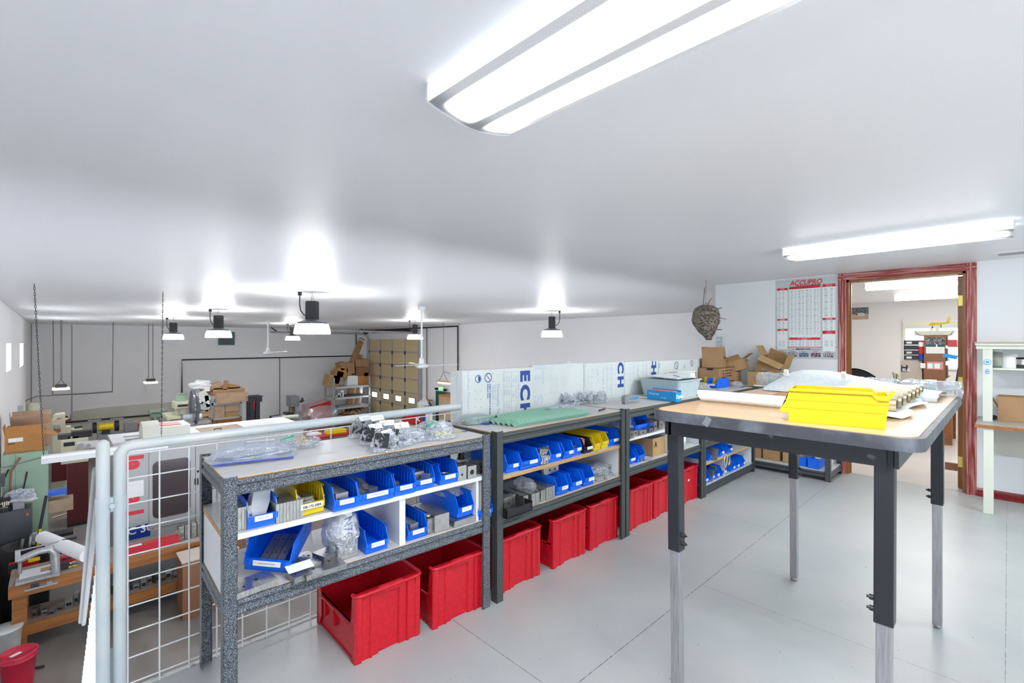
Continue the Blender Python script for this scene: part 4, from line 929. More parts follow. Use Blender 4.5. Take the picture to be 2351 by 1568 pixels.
# pale green wrapped strips sticking out at both ends
t = thing('wrapped_green_strips', 'pale green strips in clear plastic poking past the table corner near the doorway', 'wrapped parts', (3.09, .55, TT))
for k in range(3): MB().box(3.06+.03*k-.013, 3.06+.03*k+.013, .24, .99, TT+.001, TT+.045-.008*k, M['tealbag']).build('strip', None, t, world=True, bevel=.003)
def pl(u, v):
    y = .15+.90*v; a = 2*pi*u; n_ = noise.noise(Vector((cos(a)*2, sin(a)*2, v*22)))
    e_ = 1+.35*max(0, 1-v*8); return (3.085+(.056+.014*n_)*cos(a)*e_, y, TT+.036+(.034+.010*n_)*sin(a)*(1+.2*n_))
MB().grid(pl, 20, 44, smooth=False).build('plastic_wrap', M['bag'], t, world=True)
o = MB().box(-.012,.012,-.02,.02,0,.0006,M['bag']).build('clear_tape'); p = onz(1728, 970, TT-.03); 
m = MB(); m.cbox((TX0-.001, .735, TT-.022), (.0012, .022, .034), M['clearp'], rx=.5).build('clear_tape_piece'); bpy.data.objects.remove(o)
tag([q for q in COL.objects if q.name.startswith('clear_tape_piece')][0], 'torn clear tape stuck on the black table edge', 'tape')
# ================================================================ bags, boxes and parts on the shelving tops
def rndf(seed): return random.Random(seed)
def bag(x, y, z, w, d, h, rz, label, seed=0, zipc=None, card=None, group=None, filmk='bag', fill=None, name='plastic_bag', amp=.22):
    t = thing(name, label, 'plastic bag', (x, y, z), rz, group); R = rndf(seed)
    m = MB(); m.blob((0, 0, h*.42), (w/2, d/2, h*.66), sub=4, amp=amp, fr=1.5, seed=seed, flat=-h*.41, smooth=False, crease=True)
    # crumpled skirt
    def sk(u, v):
        a = 2*pi*u; rr = .86+.34*v+.10*noise.noise(Vector((cos(a)*3+seed, sin(a)*3, 2))); return (w/2*rr*cos(a), d/2*rr*sin(a), .0015+h*.22*(1-v)+.010*abs(noise.noise(Vector((cos(a)*7, sin(a)*7+seed, v*3)))))
    m.grid(sk, 36, 3)
    m.build('film', M[filmk], t)
    if zipc:
        zb = MB(); zz0 = .006
        if zipc == 'bluez':
            zb.box(-w*.50, w*.50, -d*.62, -d*.62+.014, zz0, zz0+.003, M['bluez']); zb.box(-w*.50, w*.48, -d*.62+.015, -d*.62+.022, zz0, zz0+.003, M['pblue']); zb.box(-w*.5, w*.5, -d*.60, -d*.3, .002, .003, M['bagz'])
        else: zb.cbox((-w*.22, d*.30, h*.80), (w*.36, .020, .003), M[zipc], rz=.3, rx=.5, ry=-.15)
        zb.build('zip_strip', None, t)
    if card:
        c = MB(); c.cbox((card[0]*w, card[1]*d, h*card[2]), (card[3], card[4], .0008), M['hotw'], rz=card[5], rx=card[6])
        for k in range(3): c.cbox((card[0]*w, card[1]*d, h*card[2]), (card[3]*(.7-.15*k), .0014, .0014), M['greyink'], rz=card[5], rx=card[6])
        c.build('label_card', None, t)
    return t
def part_block(w, d, h, mt, holes=(), label='', cat='metal part', loc=(0,0,0), rz=0, rx=0, ry=0, name='metal_block', group=None, lines=0, bev=.0015):
    m = MB().box(-w/2, w/2, -d/2, d/2, 0, h, M[mt])
    for (fx, fyy, r, face) in holes:
        if face == 't': m.cyl((fx*w/2, fyy*d/2, h-.0002), (fx*w/2, fyy*d/2, h+.0004), r, n=12, mat=M['hole'])
        else: m.cyl((fx*w/2, -d/2-.0004, h/2+fyy*h/2), (fx*w/2, -d/2+.0002, h/2+fyy*h/2), r, n=12, mat=M['hole'])
    for k in range(1, lines): x = -w/2+w*k/lines; m.box(x-.0006, x+.0006, -d/2-.0005, d/2, h*.0, h+.0005, M['anod'])
    o = m.build(name, bevel=0); o.location = loc; o.rotation_euler = (rx, ry, rz); tag(o, label, cat, group); return o
def bracket(w, d, h, mt, label, loc, rz=0, rx=0, ry=0, group=None, name='black_bracket'):
    m = MB(); th = .004
    m.prism([(-w/2,0),(w/2,0),(w/2,th),(-w/2+th,th),(-w/2+th,h),(-w/2,h)], -d/2, d/2, 'y', M[mt]); m.cyl((0,0,th-.0002),(0,0,th+.0004),.006,n=10,mat=M['hole'])
    o = m.build(name); o.location = loc; o.rotation_euler = (rx, ry, rz); tag(o, label, 'metal part', group); return o
ZT = .9105
# --- unit one top
bag(.615, 2.262, ZT, .30, .20, .060, -.25, 'flat cloudy zip bag with a blue closure at the open end of the grey unit', seed=1, zipc='bluez', card=(.10, .08, 1.08, .11, .022, .15, -.05), filmk='bagz')
bag(.835, 2.335, ZT, .19, .13, .045, -.1, 'small zip bag of brass rings and a folded card by the railing', seed=2, zipc='greenz', card=(.22, .05, .95, .05, .07, -.3, -.25))
R_ = rndf(5); rg = None
for k in range(14):
    if rg is None:
        m = MB(); n = 14; pts = [(.0085*cos(2*pi*i/n), .0085*sin(2*pi*i/n), 0) for i in range(n+1)]; m.tube(pts, .0022, n=6, mat=M['gold']); rg = m.build('brass_ring'); o = rg
        tag(o, 'small brass ring inside the zip bag by the railing', 'ring', 'brass rings in the zip bag')
    else: o = rg.copy(); COL.objects.link(o)
    o.location = (.800+R_.random()*.055, 2.285+R_.random()*.035, ZT+.010+R_.random()*.035); o.rotation_euler = (R_.random()*2, R_.random()*2, 0)
spec = [(833,1001,.14,.10,.095,'gusseted bag with a white tag at the railing end of the bag heap',.5),(862,1003,.13,.10,.100,'bag in the middle of the heap with its tag raised highest',.2),(858,1018,.12,.10,.085,'bag with a tilted white tag, lower in the heap',.3),
        (884,1011,.13,.10,.090,'bag with a slanted tag behind the front bag of the heap',-.1),(884,1033,.14,.10,.080,'front bag of the heap with a black bracket showing through',.6),(918,1021,.12,.10,.095,'bag with an upright white tag at the end of the heap',.0),(915,1003,.12,.09,.085,'green-topped bag at the back of the heap',.1)]
for i, (px, py, w, d, h, lab, tl) in enumerate(spec):
    p = onz(px, py, ZT); bag(p.x, p.y, ZT, w, d, h, tl*.4-.2, lab, seed=10+i, card=((.05, -.10, 1.0, .075, .030, tl*.5+.1, .9) if i != 6 else None), zipc=('greenz' if i == 6 else None), amp=.42)
    bracket(.105, .070, .065, 'anod', 'black angled bracket inside the %s' % ' '.join(lab.split()[:11]), (p.x, p.y-.005, ZT+.006), rz=tl, ry=.3) if i != 6 else None
    if i < 5: bracket(.055, .04, .040, 'anod', 'small black bracket under the bracket in the heap', (p.x+.035, p.y+.012, ZT+.004), rz=tl+1, ry=-.2, group='small black brackets in the bag heap')
for nm, px, py, w, d, h, lab, zc, sd in (('a', 948,1012,.15,.11,.060,'zip bag of small grey screws with a green closure, beside the heap','greenz',31), ('b', 985,990,.15,.10,.055,'dark crumpled bag behind the zip bag of screws',None,32), ('c', 1012,1005,.15,.12,.085,'standing zip bag with yellow plugs and a green closure','greenz',33)):
    p = onz(px, py, ZT); bag(p.x, p.y, ZT, w, d, h, -.1, lab, seed=sd, zipc=zc, card=((.1,.0,.8,.045,.035,.4,.8) if nm == 'c' else None), amp=.3)
    R_ = rndf(sd); first = None
    for k in range({'a': 12, 'b': 5, 'c': 5}[nm]):
        x, y = p.x+(R_.random()-.5)*w*.6, p.y+(R_.random()-.5)*d*.5
        if nm == 'a':
            if not first: m = MB().cyl((0,0,0),(.02,0,.004),.003,n=8,mat=M['steel']).cyl((-.004,0,-.001),(0,0,0),.006,n=10,mat=M['steel']); first = m.build('screw'); o = first; tag(o, 'small grey screw in the green-topped zip bag', 'screw', 'screws in the zip bag')
            else: o = first.copy(); COL.objects.link(o)
            o.location = (x, y, ZT+.006+R_.random()*.015); o.rotation_euler = (0, 0, R_.random()*6)
        elif nm == 'b':
            if not first: first = MB().box(-.018,.018,-.012,.012,0,.018,M['anod']).build('dark_clip'); o = first; tag(o, 'dark metal clip inside the crumpled bag', 'metal part', 'dark clips in the crumpled bag')
            else: o = first.copy(); COL.objects.link(o)
            o.location = (x, y, ZT+.006+.016*(k % 2)); o.rotation_euler = (0, .2, R_.random()*6)
        else:
            if not first: first = MB().cyl((0,0,0),(0,0,.012),.009,n=12,mat=M['yelp']).cyl((0,0,.012),(0,0,.017),.012,n=12,mat=M['yelp']).build('yellow_plug'); o = first; tag(o, 'pale yellow plastic plug inside the standing zip bag', 'plug', 'yellow plugs in the zip bag')
            else: o = first.copy(); COL.objects.link(o)
            o.location = (x, y-.01, ZT+.006+.010*(k % 2)); o.rotation_euler = (.5, .4, R_.random()*6)
p = onz(1056, 991, ZT); o = MB().box(-.03,.03,-.012,.012,0,.0008,M['yelp']).box(.02,.05,-.010,.010,.0008,.002,M['bluez']).build('yellow_ruler_strip'); o.location = (p.x, p.y, ZT); o.rotation_euler = (0,0,-.5); tag(o, 'short yellow strip with a blue tip next to the yellow plugs', 'plastic strip')
# --- unit two top: green angles
ZU = .9165; ga = None
def angle(loc, rz, ln, label=None, group=None, ry=0):
    m = MB(); a = .026; th = .0025
    m.raw([(0,-a,0),(0,0,a*.8),(0,a,0),(0,a-th*1.6,0),(0,0,a*.8-th*1.7),(0,-a+th*1.6,0)]+[(ln,-a,0),(ln,0,a*.8),(ln,a,0),(ln,a-th*1.6,0),(ln,0,a*.8-th*1.7),(ln,-a+th*1.6,0)],
          [(0,1,7,6),(1,2,8,7),(2,3,9,8),(3,4,10,9),(4,5,11,10),(5,0,6,11),(0,5,4,1),(1,4,3,2),(6,7,10,11),(7,8,9,10)], M['gpart'])
    for k in range(3): m.cyl((.03+.03*k, -a*.45, a*.42), (.03+.03*k, -a*.47, a*.46), .003, n=8, mat=M['hole'])
    o = m.build('green_angle_strip'); o.location = loc; o.rotation_euler = (0, ry, rz); return o
G = 'green angle strips stacked on the second unit'
for k in range(5):
    for j in range(4 if k < 4 else 3):
        ln = .66
        if ga is None: ga = angle((2.20, 2.0, ZU), 0, ln); tag(ga, 'sage green painted angle strip nested in the long stack', 'metal strip', G); o = ga
        else: o = ga.copy(); COL.objects.link(o)
        o.location = (2.235+.012*j-.006*k, 1.985+.040*k, ZU+.0045*j); o.rotation_euler = (0, 0, -.03+.004*k)
gb = None
for k in range(4):
    for j in range(2):
        if gb is None: gb = angle((0,0,0), 0, .40); tag(gb, 'shorter green angle strip lying across behind the long stack', 'metal strip', 'short green angle strips'); o = gb
        else: o = gb.copy(); COL.objects.link(o)
        p = onz(1235-k*20, 948+k*5, ZU); o.location = (p.x+.1, p.y+.03, ZU+.001+.0045*j+(.012 if k > 1 else 0)); o.rotation_euler = (0, 0, .18-.07*k)
t = thing('wrapped_green_plates', 'clear wrapped stack of green plates beside the first foam board', 'wrapped parts', (1.83, 2.25, ZU))
for k in range(5): MB().cbox((1.83+.008*k, 2.25-.004*k, ZU+.004+.0075*k), (.16, .12, .006), M['gpart'], rz=.1*k-.2).build('plate', None, t, world=True)
MB().blob((1.83, 2.25, ZU+.022), (.115, .09, .032), amp=.25, fr=2.4, seed=9, flat=-.021, smooth=True).build('plastic_wrap', M['bag'], t, world=True)
p = onz(1122, 972, ZU); o = MB().cbox((0,0,.002),(.10,.045,.003),M['bluez'],rz=.3).build('zip_bag_flap'); o.location = (p.x, p.y, ZU); tag(o, 'flat blue-edged zip bag flap in front of the wrapped green plates', 'plastic bag')
bag(2.58, 2.20, ZU+.0, .30, .12, .045, .05, 'clear bag draped over the back of the green angle strips', seed=41, amp=.3)
for i, (px, py, lab) in enumerate([(1293,928,'clear tagged bag of black parts nearest the green strips'),(1312,930,'clear tagged bag of black parts second from the green strips'),(1336,925,'clear tagged bag of black parts before the stapler'),(1360,925,'clear bag with tall black parts, third from the stapler'),(1381,922,'clear bag with tall black parts closest to the stapler')]):
    p = onz(px, py, ZU); bag(p.x, p.y, ZU, .13, .10, .085, -.1+.1*i, lab, seed=50+i, card=((.0,-.1,.95,.06,.026,.4,.9) if i < 4 else None), amp=.4)
    bracket(.060, .050, .060 if i > 2 else .035, 'anod', 'black part inside the '+lab, (p.x, p.y, ZU+.004), rz=.5*i)
p = onz(1383, 942, ZU)
o = MB().cyl((-.05,0,.006),(.05,.0,.006),.0055,n=10,mat=M['twig']).cyl((.05,0,.006),(.062,0,.006),.003,n=8,mat=M['ink']).cyl((-.056,0,.006),(-.05,0,.006),.006,n=10,mat=M['ink']).build('marker_pen'); o.location = (p.x, p.y, ZU); o.rotation_euler = (0,0,.25); tag(o, 'dark marker pen near the front edge of the second unit top', 'pen')
# --- stapler
p = onz(1443, 925, ZU); t = thing('stapler', 'black and grey stapler with a teal insert on the third unit', 'stapler', (p.x, p.y-.02, ZU), -.15)
MB().prism([(-.085,0),(.085,0),(.085,.006),(.03,.010),(-.06,.012),(-.085,.03)], -.016, .016, 'y', M['grey2']).build('base', None, t, bevel=.002)
MB().prism([(-.088,.012),(-.090,.052),(-.070,.066),(.020,.068),(.082,.060),(.086,.050),(.060,.046),(-.02,.040),(-.05,.014)], -.018, .018, 'y', M['grey2']).build('handle', None, t, bevel=.004)
MB().prism([(-.03,.026),(.075,.030),(.080,.048),(-.02,.042)], -.014, .014, 'y', M['cyan']).build('magazine', None, t, bevel=.002)
# --- bright blue carton
t = thing('printed_carton', 'bright blue open carton of storage bags in front of the grey tub', 'box', (3.70, 2.012, ZU), -.12)
b = MB(); x0,x1,y0,y1,h = -.04,.04,-.14,.14,.078
b.box(x0,x0+.002,y0,y1,0,h,M['cyan']).box(x1-.002,x1,y0,y1,0,h+.012,M['cyan']).box(x0,x1,y0,y0+.002,0,h,M['cyan']).box(x0,x1,y1-.002,y1,0,h,M['cyan']).box(x0,x1,y0,y1,0,.002,M['cyan']).build('carton_body', None, t)
MB().box(x0+.01,x1-.01,y0+.03,y1-.03,.01,h+.004,M['pinkp']).build('contents', None, t)
text('Ziploc', .040, M['paper'], t, FACE_Y, (-.034, y0-.0012, .028), bold=.001); text('Storage bags', .020, M['paper'], t, FACE_X, (x0-.0012, y1-.02, .045)); text('one gallon', .013, M['paper'], t, FACE_X, (x0-.0012, y0+.14, .02))
# --- grey tub with papers
def tub(loc, rz, w, d, h, label, lid=False, mt='tub'):
    t = thing('plastic_tub', label, 'storage tub', loc, rz); m = MB(); n = rrect(-w/2, w/2, -d/2, d/2, .04, 5); k = len(n)
    def ringv(s_, z, off=0): return [(x*s_, y*s_, z) for x, y in n]
    vs = ringv(.86, 0)+ringv(.985, h*.93)+ringv(1.03, h*.93)+ringv(1.04, h)+ringv(.97, h)+ringv(.85, .004)
    f = [tuple(range(k-1, -1, -1))]
    for j in range(5): f += [(j*k+i, j*k+(i+1) % k, (j+1)*k+(i+1) % k, (j+1)*k+i) for i in range(k)]
    f.append(tuple(5*k+i for i in range(k))); m.raw(vs, f, None, False); m.build('tub_body', M[mt], t)
    if lid: MB().prism([(x*1.05, y*1.05) for x, y in n], h, h+.012, 'z').build('lid', M[mt], t, bevel=.004)
    return t
tub((4.075, 2.155, ZU), -.05, .40, .42, .155, 'pale grey plastic tub full of papers behind the bright blue carton')
o = MB().cbox((0,0,0),(.36,.30,.006),M['paper'],rx=.05).cbox((.02,-.05,.012),(.30,.22,.004),M['paper'],rz=.4,rx=-.08,ry=-.10).cbox((-.1,-.10,.014),(.22,.004,.004),M['bluez'],rz=.7).build('paper_envelope'); o.location = (4.12, 2.13, ZU+.157); tag(o, 'white envelopes lying across the open grey tub', 'envelope')
o = MB().cbox((0,0,0),(.30,.10,.004),M['greenz'],rz=.2).build('green_folder'); o.location = (4.28, 2.30, ZU+.172); tag(o, 'green folder edge under the white envelopes on the tub', 'folder')
t = thing('leaning_white_carton', 'white topped brown carton leaning behind the grey tub', 'box', (4.62, 2.30, ZU), -.2)
MB().cbox((0,0,.10),(.30,.10,.16),M['card']).build('carton_body', None, t); MB().cbox((-.01,-.054,.115),(.27,.004,.15),M['paper'],rx=-.1).build('label_sheet', None, t)
bag(4.66, 2.12, ZU, .20, .14, .085, .1, 'clear bag of brown stuff between the grey tub and the blue bin', seed=61, amp=.35)
o = MB().blob((0,0,.04),(.06,.045,.035),sub=2,amp=.4,seed=3,flat=-.035,mat=M['card3']).build('brown_padding'); o.location = (4.655, 2.115, ZU+.002); tag(o, 'brown padding inside the clear bag beside the grey tub', 'padding')
bag(4.80, 1.97, ZU, .16, .12, .02, .4, 'flattened clear bag lying by the edge near the brown filled one', seed=62)
shelf_bin((5.02, 2.235, ZU), -pi/2-.08, .11, .27, .10, 'blue', 'blue bin turned sideways on the corner of the shelving top', card=(.3,.85))
shelf_bin((5.14, 2.32, ZU), -pi/2-.08, .10, .27, .10, 'yellow', 'yellow bin end showing behind the sideways blue bin', card=None)
bag(5.35, 2.05, ZU+.0, .16, .12, .06, .1, 'purple-edged crumpled bag beside the stacked cartons', seed=63, zipc='bluez')
# cartons
def carton(loc, w, d, h, mt, label, rz=0, rx=0, ry=0, flaps=((1.9, 1.9, 1.9, 1.9)), tape=False, group=None, fd=None, closed=False, name='cardboard_box'):
    """open topped box centred at its base; flaps = tilt of -y,+y,-x,+x flaps from upright (0 = straight up, pi/2 = outwards)"""
    t = thing(name, label, 'cardboard box', loc, rz, group, rx, ry); th = .004
    b = MB(); b.box(-w/2, w/2, -d/2, -d/2+th, 0, h).box(-w/2, w/2, d/2-th, d/2, 0, h).box(-w/2, -w/2+th, -d/2+th, d/2-th, 0, h).box(w/2-th, w/2, -d/2+th, d/2-th, 0, h).box(-w/2+th, w/2-th, -d/2+th, d/2-th, 0, th)
    if closed: b.box(-w/2, w/2, -d/2, d/2, h-th, h)
    b.build('carton_body', M[mt], t)
    if not closed:
        fy_ = fd or d/2*.95; fx_ = min(fd or 9, w/2*.9)
        for i, a in enumerate(flaps):
            if a is None: continue
            m = MB()
            if i == 0: m.T = Matrix.Translation((0,-d/2+th/2,h)) @ Matrix.Rotation(a, 4, 'X'); m.box(-w/2+.003, w/2-.003, -th/2, th/2, 0, fy_)
            if i == 1: m.T = Matrix.Translation((0,d/2-th/2,h)) @ Matrix.Rotation(-a, 4, 'X'); m.box(-w/2+.003, w/2-.003, -th/2, th/2, 0, fy_)
            if i == 2: m.T = Matrix.Translation((-w/2+th/2,0,h)) @ Matrix.Rotation(-a, 4, 'Y'); m.box(-th/2, th/2, -d/2+.003, d/2-.003, 0, fx_)
            if i == 3: m.T = Matrix.Translation((w/2-th/2,0,h)) @ Matrix.Rotation(a, 4, 'Y'); m.box(-th/2, th/2, -d/2+.003, d/2-.003, 0, fx_)
            m.build('flap', M[mt], t)
    if tape: MB().box(-w*.10, w*.10, -d/2-.0008, -d/2, 0 if tape == 1 else h*.5, h*.45 if tape == 1 else h, M['card2' if mt != 'card2' else 'card']).build('tape', None, t)
    return t
o = carton((5.43, 2.29, ZU), .46, .22, .05, 'card', 'low flat carton under the printed shipping carton', closed=True)
t = carton((5.43, 2.295, ZU+.0515), .45, .22, .150, 'card', 'printed brown shipping carton carrying an open box', closed=True, rz=.0)
text('There\'s no need', .030, M['ink'], t, FACE_Y, (-.05, -.111, .108)); text('to wait until', .030, M['ink'], t, FACE_Y, (-.05, -.111, .078)); text('your next box', .030, M['ink'], t, FACE_Y, (-.05, -.111, .048))
MB().box(-.11, -.085, -.1106, -.110, .02, .12, M['ink']).box(-.106, -.089, -.1108, -.1105, .03, .045, M['card']).box(-.106, -.089, -.1108, -.1105, .06, .075, M['card']).box(-.106, -.089, -.1108, -.1105, .09, .105, M['card']).box(-.2255, -.225, -.05, .02, .125, .15, M['ink']).build('print', None, t)
t = carton((5.36, 2.30, ZU+.203), .23, .20, .125, 'card', 'small open carton with upright flaps standing on the printed carton', rz=.15, flaps=(-.12, .05, -.05, 2.3), fd=.105)
text('Amazon', .02, M['ink'], t, FACE_X, (-.106, .05, .10), bold=.0006); MB().box(.02, .08, -.1006, -.100, .095, .12, M['ink']).build('print', None, t)
t = carton((5.70, 1.955, ZU), .16, .16, .165, 'card2', 'small square carton with tape facing the room', closed=True, tape=1)
text('GNS', .03, M['greyink'], t, FACE_X, (-.081, .05, .11)); MB().box(-.0806, -.080, -.025, .015, .04, .10, M['card']).build('tape', None, t)
carton((5.70, 2.215, ZU), .15, .10, .15, 'card2', 'low carton under the open tilted one beside the printed carton', closed=True)
t = carton((5.76, 2.18, ZU+.153), .20, .19, .12, 'card2', 'open carton with a lifted flap resting tilted beside the stacked cartons', rz=.12, rx=-.32, flaps=(1.2, .3, .9, 1.9), fd=.10)
text('LI J', .035, M['greyink'], t, FACE_X, (-.0908, .05, .05))
t = carton((5.94, 1.93, ZU+.085), .20, .27, .22, 'card2', 'large tilted open carton propped against the wall below the chart', rz=-.05, rx=.42, flaps=(-.1, .9, 2.2, -.2), fd=.12, tape=True)
text('6x3x', .045, M['greyink'], t, FACE_X, (-.101, .06, .07)); MB().cbox((-.1006,-.10,.16),(.0006,.05,.03),M['navy']).build('print', None, t)
carton((5.90, 1.93, ZU), .22, .30, .075, 'card', 'flat carton supporting the large tilted carton', closed=True)
carton((5.92, 1.66, ZU), .22, .20, .075, 'card2', 'low open carton under the wall outlet', flaps=(.9, .7, 1.9, .2), fd=.07)
carton((5.90, 1.40, ZU), .22, .22, .080, 'card2', 'low open carton beside the red door casing', flaps=(1.1, .7, 1.9, .1), fd=.07)
bag(5.80, 1.42, ZU+.001, .16, .16, .10, 0, 'clear bag rising behind the foam wrapped mound near the door casing', seed=71, amp=.4)
bag(5.66, 1.75, ZU+.0, .16, .26, .06, 0, 'clear bag of pale green parts below the wall chart', seed=72, amp=.3)
part_block(.14, .24, .012, 'paper', label='stack of white papers on the corner shelving below the cartons', name='paper_stack', cat='papers', loc=(5.66, 1.96-.12, ZU))
# ================================================================ metal parts on the boards
z1 = .7012
def mp(px, py, z, w, d, h, mt, label, rz=None, **k):
    p = onz(px, py, z); q = Vector((p.x+w/2, p.y+d/2)); return part_block(w, d, h, mt, label=label, loc=(q.x, q.y, z+.0008), rz=(-.037 if rz is None else rz), **k)
mp(549, 1219, z1-.001, .045, .20, .085, 'alu2', 'bagged upright plates at the open end of the middle board', lines=4, name='metal_plate_stack')
mp(636, 1203, z1-.001, .100, .12, .075, 'alu2', 'stack of upright aluminium bars between the blue and yellow bins', lines=8, name='metal_bar_stack')
mp(1052, 1106, z1-.001, .055, .13, .075, 'alu2', 'taller aluminium bar beside the last blue bin on the middle board', holes=((0,-.2,.006,'f'),))
mp(1075, 1101, z1-.001, .055, .10, .065, 'alu2', 'aluminium block with a big round hole next to the divider', holes=((0,0,.013,'f'),))
mp(1096, 1090, z1-.001, .045, .08, .060, 'alu', 'aluminium block in front of the black knob', holes=((.3,.2,.005,'f'),))
mp(1108, 1085, z1-.001, .050, .07, .055, 'alu2', 'leaning aluminium plate pile closest to the post', rz=.2, lines=4)
p = onz(1080, 1078, z1+.06); o = MB().cyl((0,0,0),(0,0,.035),.016,n=18,mat=M['black']).cyl((0,0,-.004),(0,0,0),.022,n=18,mat=M['black']).build('black_bushing'); o.location = (1.60, 2.075, z1+.066); tag(o, 'round black bushing standing on an aluminium block', 'metal part')
# in bins of unit one
def inbin(px, py, z, dy=.10, dx=0): p = onz(px, py, z); return (p.x+.052+dx, p.y+dy)
x, y = inbin(570, 1219, .70, .085); t = thing('folded_envelope', 'folded pale grey envelope stuffed in the blue bin', 'envelope', (x, y, .705), .2, rx=-.12)
MB().prism([(-.03,0),(.012,.0),(.040,.07),(.045,.120),(.02,.130),(-.02,.122),(-.036,.06)], -.035, -.012, 'y', M['chartg']).build('fold', None, t, bevel=.004)
MB().prism([(-.02,0),(.018,.0),(.046,.06),(.05,.10),(.026,.115),(-.016,.10),(-.03,.05)], -.006, .018, 'y', M['foamw']).build('fold', None, t, bevel=.004)
p = onz(684, 1191, .70)
part_block(.075, .07, .055, 'alu2', loc=(p.x+.052, p.y+.10, .704), label='bagged metal block pile inside the yellow labelled bin', name='metal_block_pile', lines=2)
part_block(.05, .03, .04, 'alu2', loc=(p.x+.065, p.y+.045, .704), rz=.2, label='single metal block at the front of the yellow bin')
x, y = inbin(770, 1180, .70); part_block(.055, .17, .065, 'steel', loc=(x-.008, y+.02, .704), label='long steel block in the blue bin beside the yellow one', holes=((-.5,.2,.006,'f'),(.5,-.3,.006,'f')))
p = onz(822, 1167, .70)
for k, (dx, dy, dz, rz_, rx_, ry_) in enumerate(((.035,.07,0,.1,0,0),(.10,.09,0,.3,0,0),(.05,.12,.038,.5,.5,.3),(.085,.16,.0,-.2,0,0),(.045,.19,.03,.2,.2,-.2))):
    part_block(.050, .050, .045, 'steel' if k % 2 else 'alu2', loc=(p.x+dx, p.y+dy, .704+dz), rz=rz_, rx=rx_, ry=ry_, label='square steel block tumbled in the wide blue bin', group='tumbled blocks in the wide blue bin')
x, y = inbin(956, 1129, .70); part_block(.055, .09, .07, 'alu2', loc=(x, y, .704), label='bright metal part sticking out of the fifth blue bin', holes=((.1,.3,.008,'f'),)); part_block(.03, .07, .06, 'alu2', loc=(x+.02, y-.055, .704), rz=.5, ry=.2, label='angled metal part beside the bright one in the blue bin')
x, y = inbin(1015, 1117, .70, .05); o = MB().tube([(.03*cos(2*pi*i/20), .03*sin(2*pi*i/20), 0) for i in range(21)], .006, n=8, mat=M['alu2']).build('metal_ring'); o.location = (x, y, .732); tag(o, 'metal ring lying in the last blue bin of the middle board', 'ring')
x, y = inbin(909, 1143, .70, .16); part_block(.03, .10, .05, 'alu2', loc=(x-.02, y-.06, .704), rz=0, label='slim bar in the blue bin past the wide one')
# lower board of unit one
z2 = .466
part_block(.15, .11, .022, 'alu2', loc=(*onz(580, 1348, z2).xy, z2+.0006), rz=.1, label='light aluminium plate at the corner under the tipped bin', name='metal_plate', holes=((.2,.1,.007,'t'),(-.5,-.3,.005,'t')))
for k, (px, py, w, d, h, rz_, lab) in enumerate(((690,1330,.07,.08,.022,.1,'small plate under a white card beside the tipped bin'),(710,1300,.06,.14,.028,.0,'dark grey notched plate behind the white card'),(745,1312,.16,.11,.020,-.05,'large dark milled plate with two screws'),(765,1285,.13,.08,.018,.25,'milled plate stacked at the back of the large dark plate'))):
    p = onz(px, py, z2); zz_ = z2+.0006+(.0205 if k == 3 else 0)
    part_block(w, d, h, 'alu', loc=(p.x, p.y+.02, zz_), rz=rz_, label=lab, name='milled_plate', holes=((.4,.3,.006,'t'),(-.5,-.2,.005,'t'),(-.1,.5,.004,'t'),(.7,-.5,.003,'t')))
o = MB().cbox((0,0,0),(.10,.05,.0006),M['paper'],rx=.25).build('white_card'); p = onz(688, 1322, z2); o.location = (p.x, p.y, z2+.032); tag(o, 'white card lying on the small plate beside the tipped bin', 'card')
t = thing('tall_metal_box', 'tall bagged metal box marked N76 in the middle of the lower shelf', 'metal part', (*onz(800, 1282, z2).xy, z2+.0005), -.03)
t.location.y += .06
MB().box(-.045,.045,-.06,.06,0,.095,M['alu2']).build('metal_base', None, t, bevel=.002)
MB().prism([(-.045,.095),(.045,.095),(.035,.125),(.020,.195),(-.020,.195),(-.045,.13)], -.05, .03, 'y', M['chart']).build('folded_plate', None, t, bevel=.003)
text('N76', .052, M['navy'], t, DOWN_Y, (.0-.012, -.0515, .175), bold=.0006, shear=-.2)
MB().blob((-.01,0,.10),(.075,.085,.11),sub=4,amp=.22,fr=2.5,seed=7,flat=-.10,smooth=True).build('film', M['bag'], t)
p = onz(938, 1245, z2); part_block(.045, .22, .060, 'steel', loc=(p.x+.05, p.y+.14, z2+.006), rz=-.0, label='long dark steel bar with bright end inside the blue bin', name='steel_bar')
mp(920, 1235, z2, .05, .12, .05, 'alu2', 'clear bagged block tucked behind the white divider')
mp(1000, 1225, z2, .085, .20, .085, 'alu2', 'tall pale metal block with a paper sticker on the lower shelf', holes=(), name='metal_case')
p = onz(985, 1228, z2); part_block(.035, .05, .075, 'alu', loc=(p.x+.012, p.y-.0+.03, z2+.0006), label='narrow dark metal clamp beside the stickered block', name='metal_clamp')
o = MB().lathe([(.001,0),(.014,.001),(.016,.006),(.012,.012),(.0001,.013)],n=16,mat=M['steel']).build('domed_button'); o.location = (p.x+.012, p.y+.03, z2+.078); tag(o, 'domed steel cap on the narrow metal clamp', 'cap')
p = onz(1053, 1194, z2+.03)
for k in range(3): part_block(.155, .13, .0095, 'alu2', loc=(p.x+.045, p.y+.055, z2+.0006+.0103*k), rz=-.03+.01*k, label='flat drilled plate stacked under the stuffed blue bin', group='plates under the stuffed blue bin', name='drilled_plate', holes=((-.7,-.7,.004,'t'),(.7,-.7,.004,'t')))
bag(p.x+.06, p.y+.16, z2+.12, .13, .14, .10, 0, 'crumpled clear bag spilling over the raised blue bin', seed=81, amp=.35, fill=None)
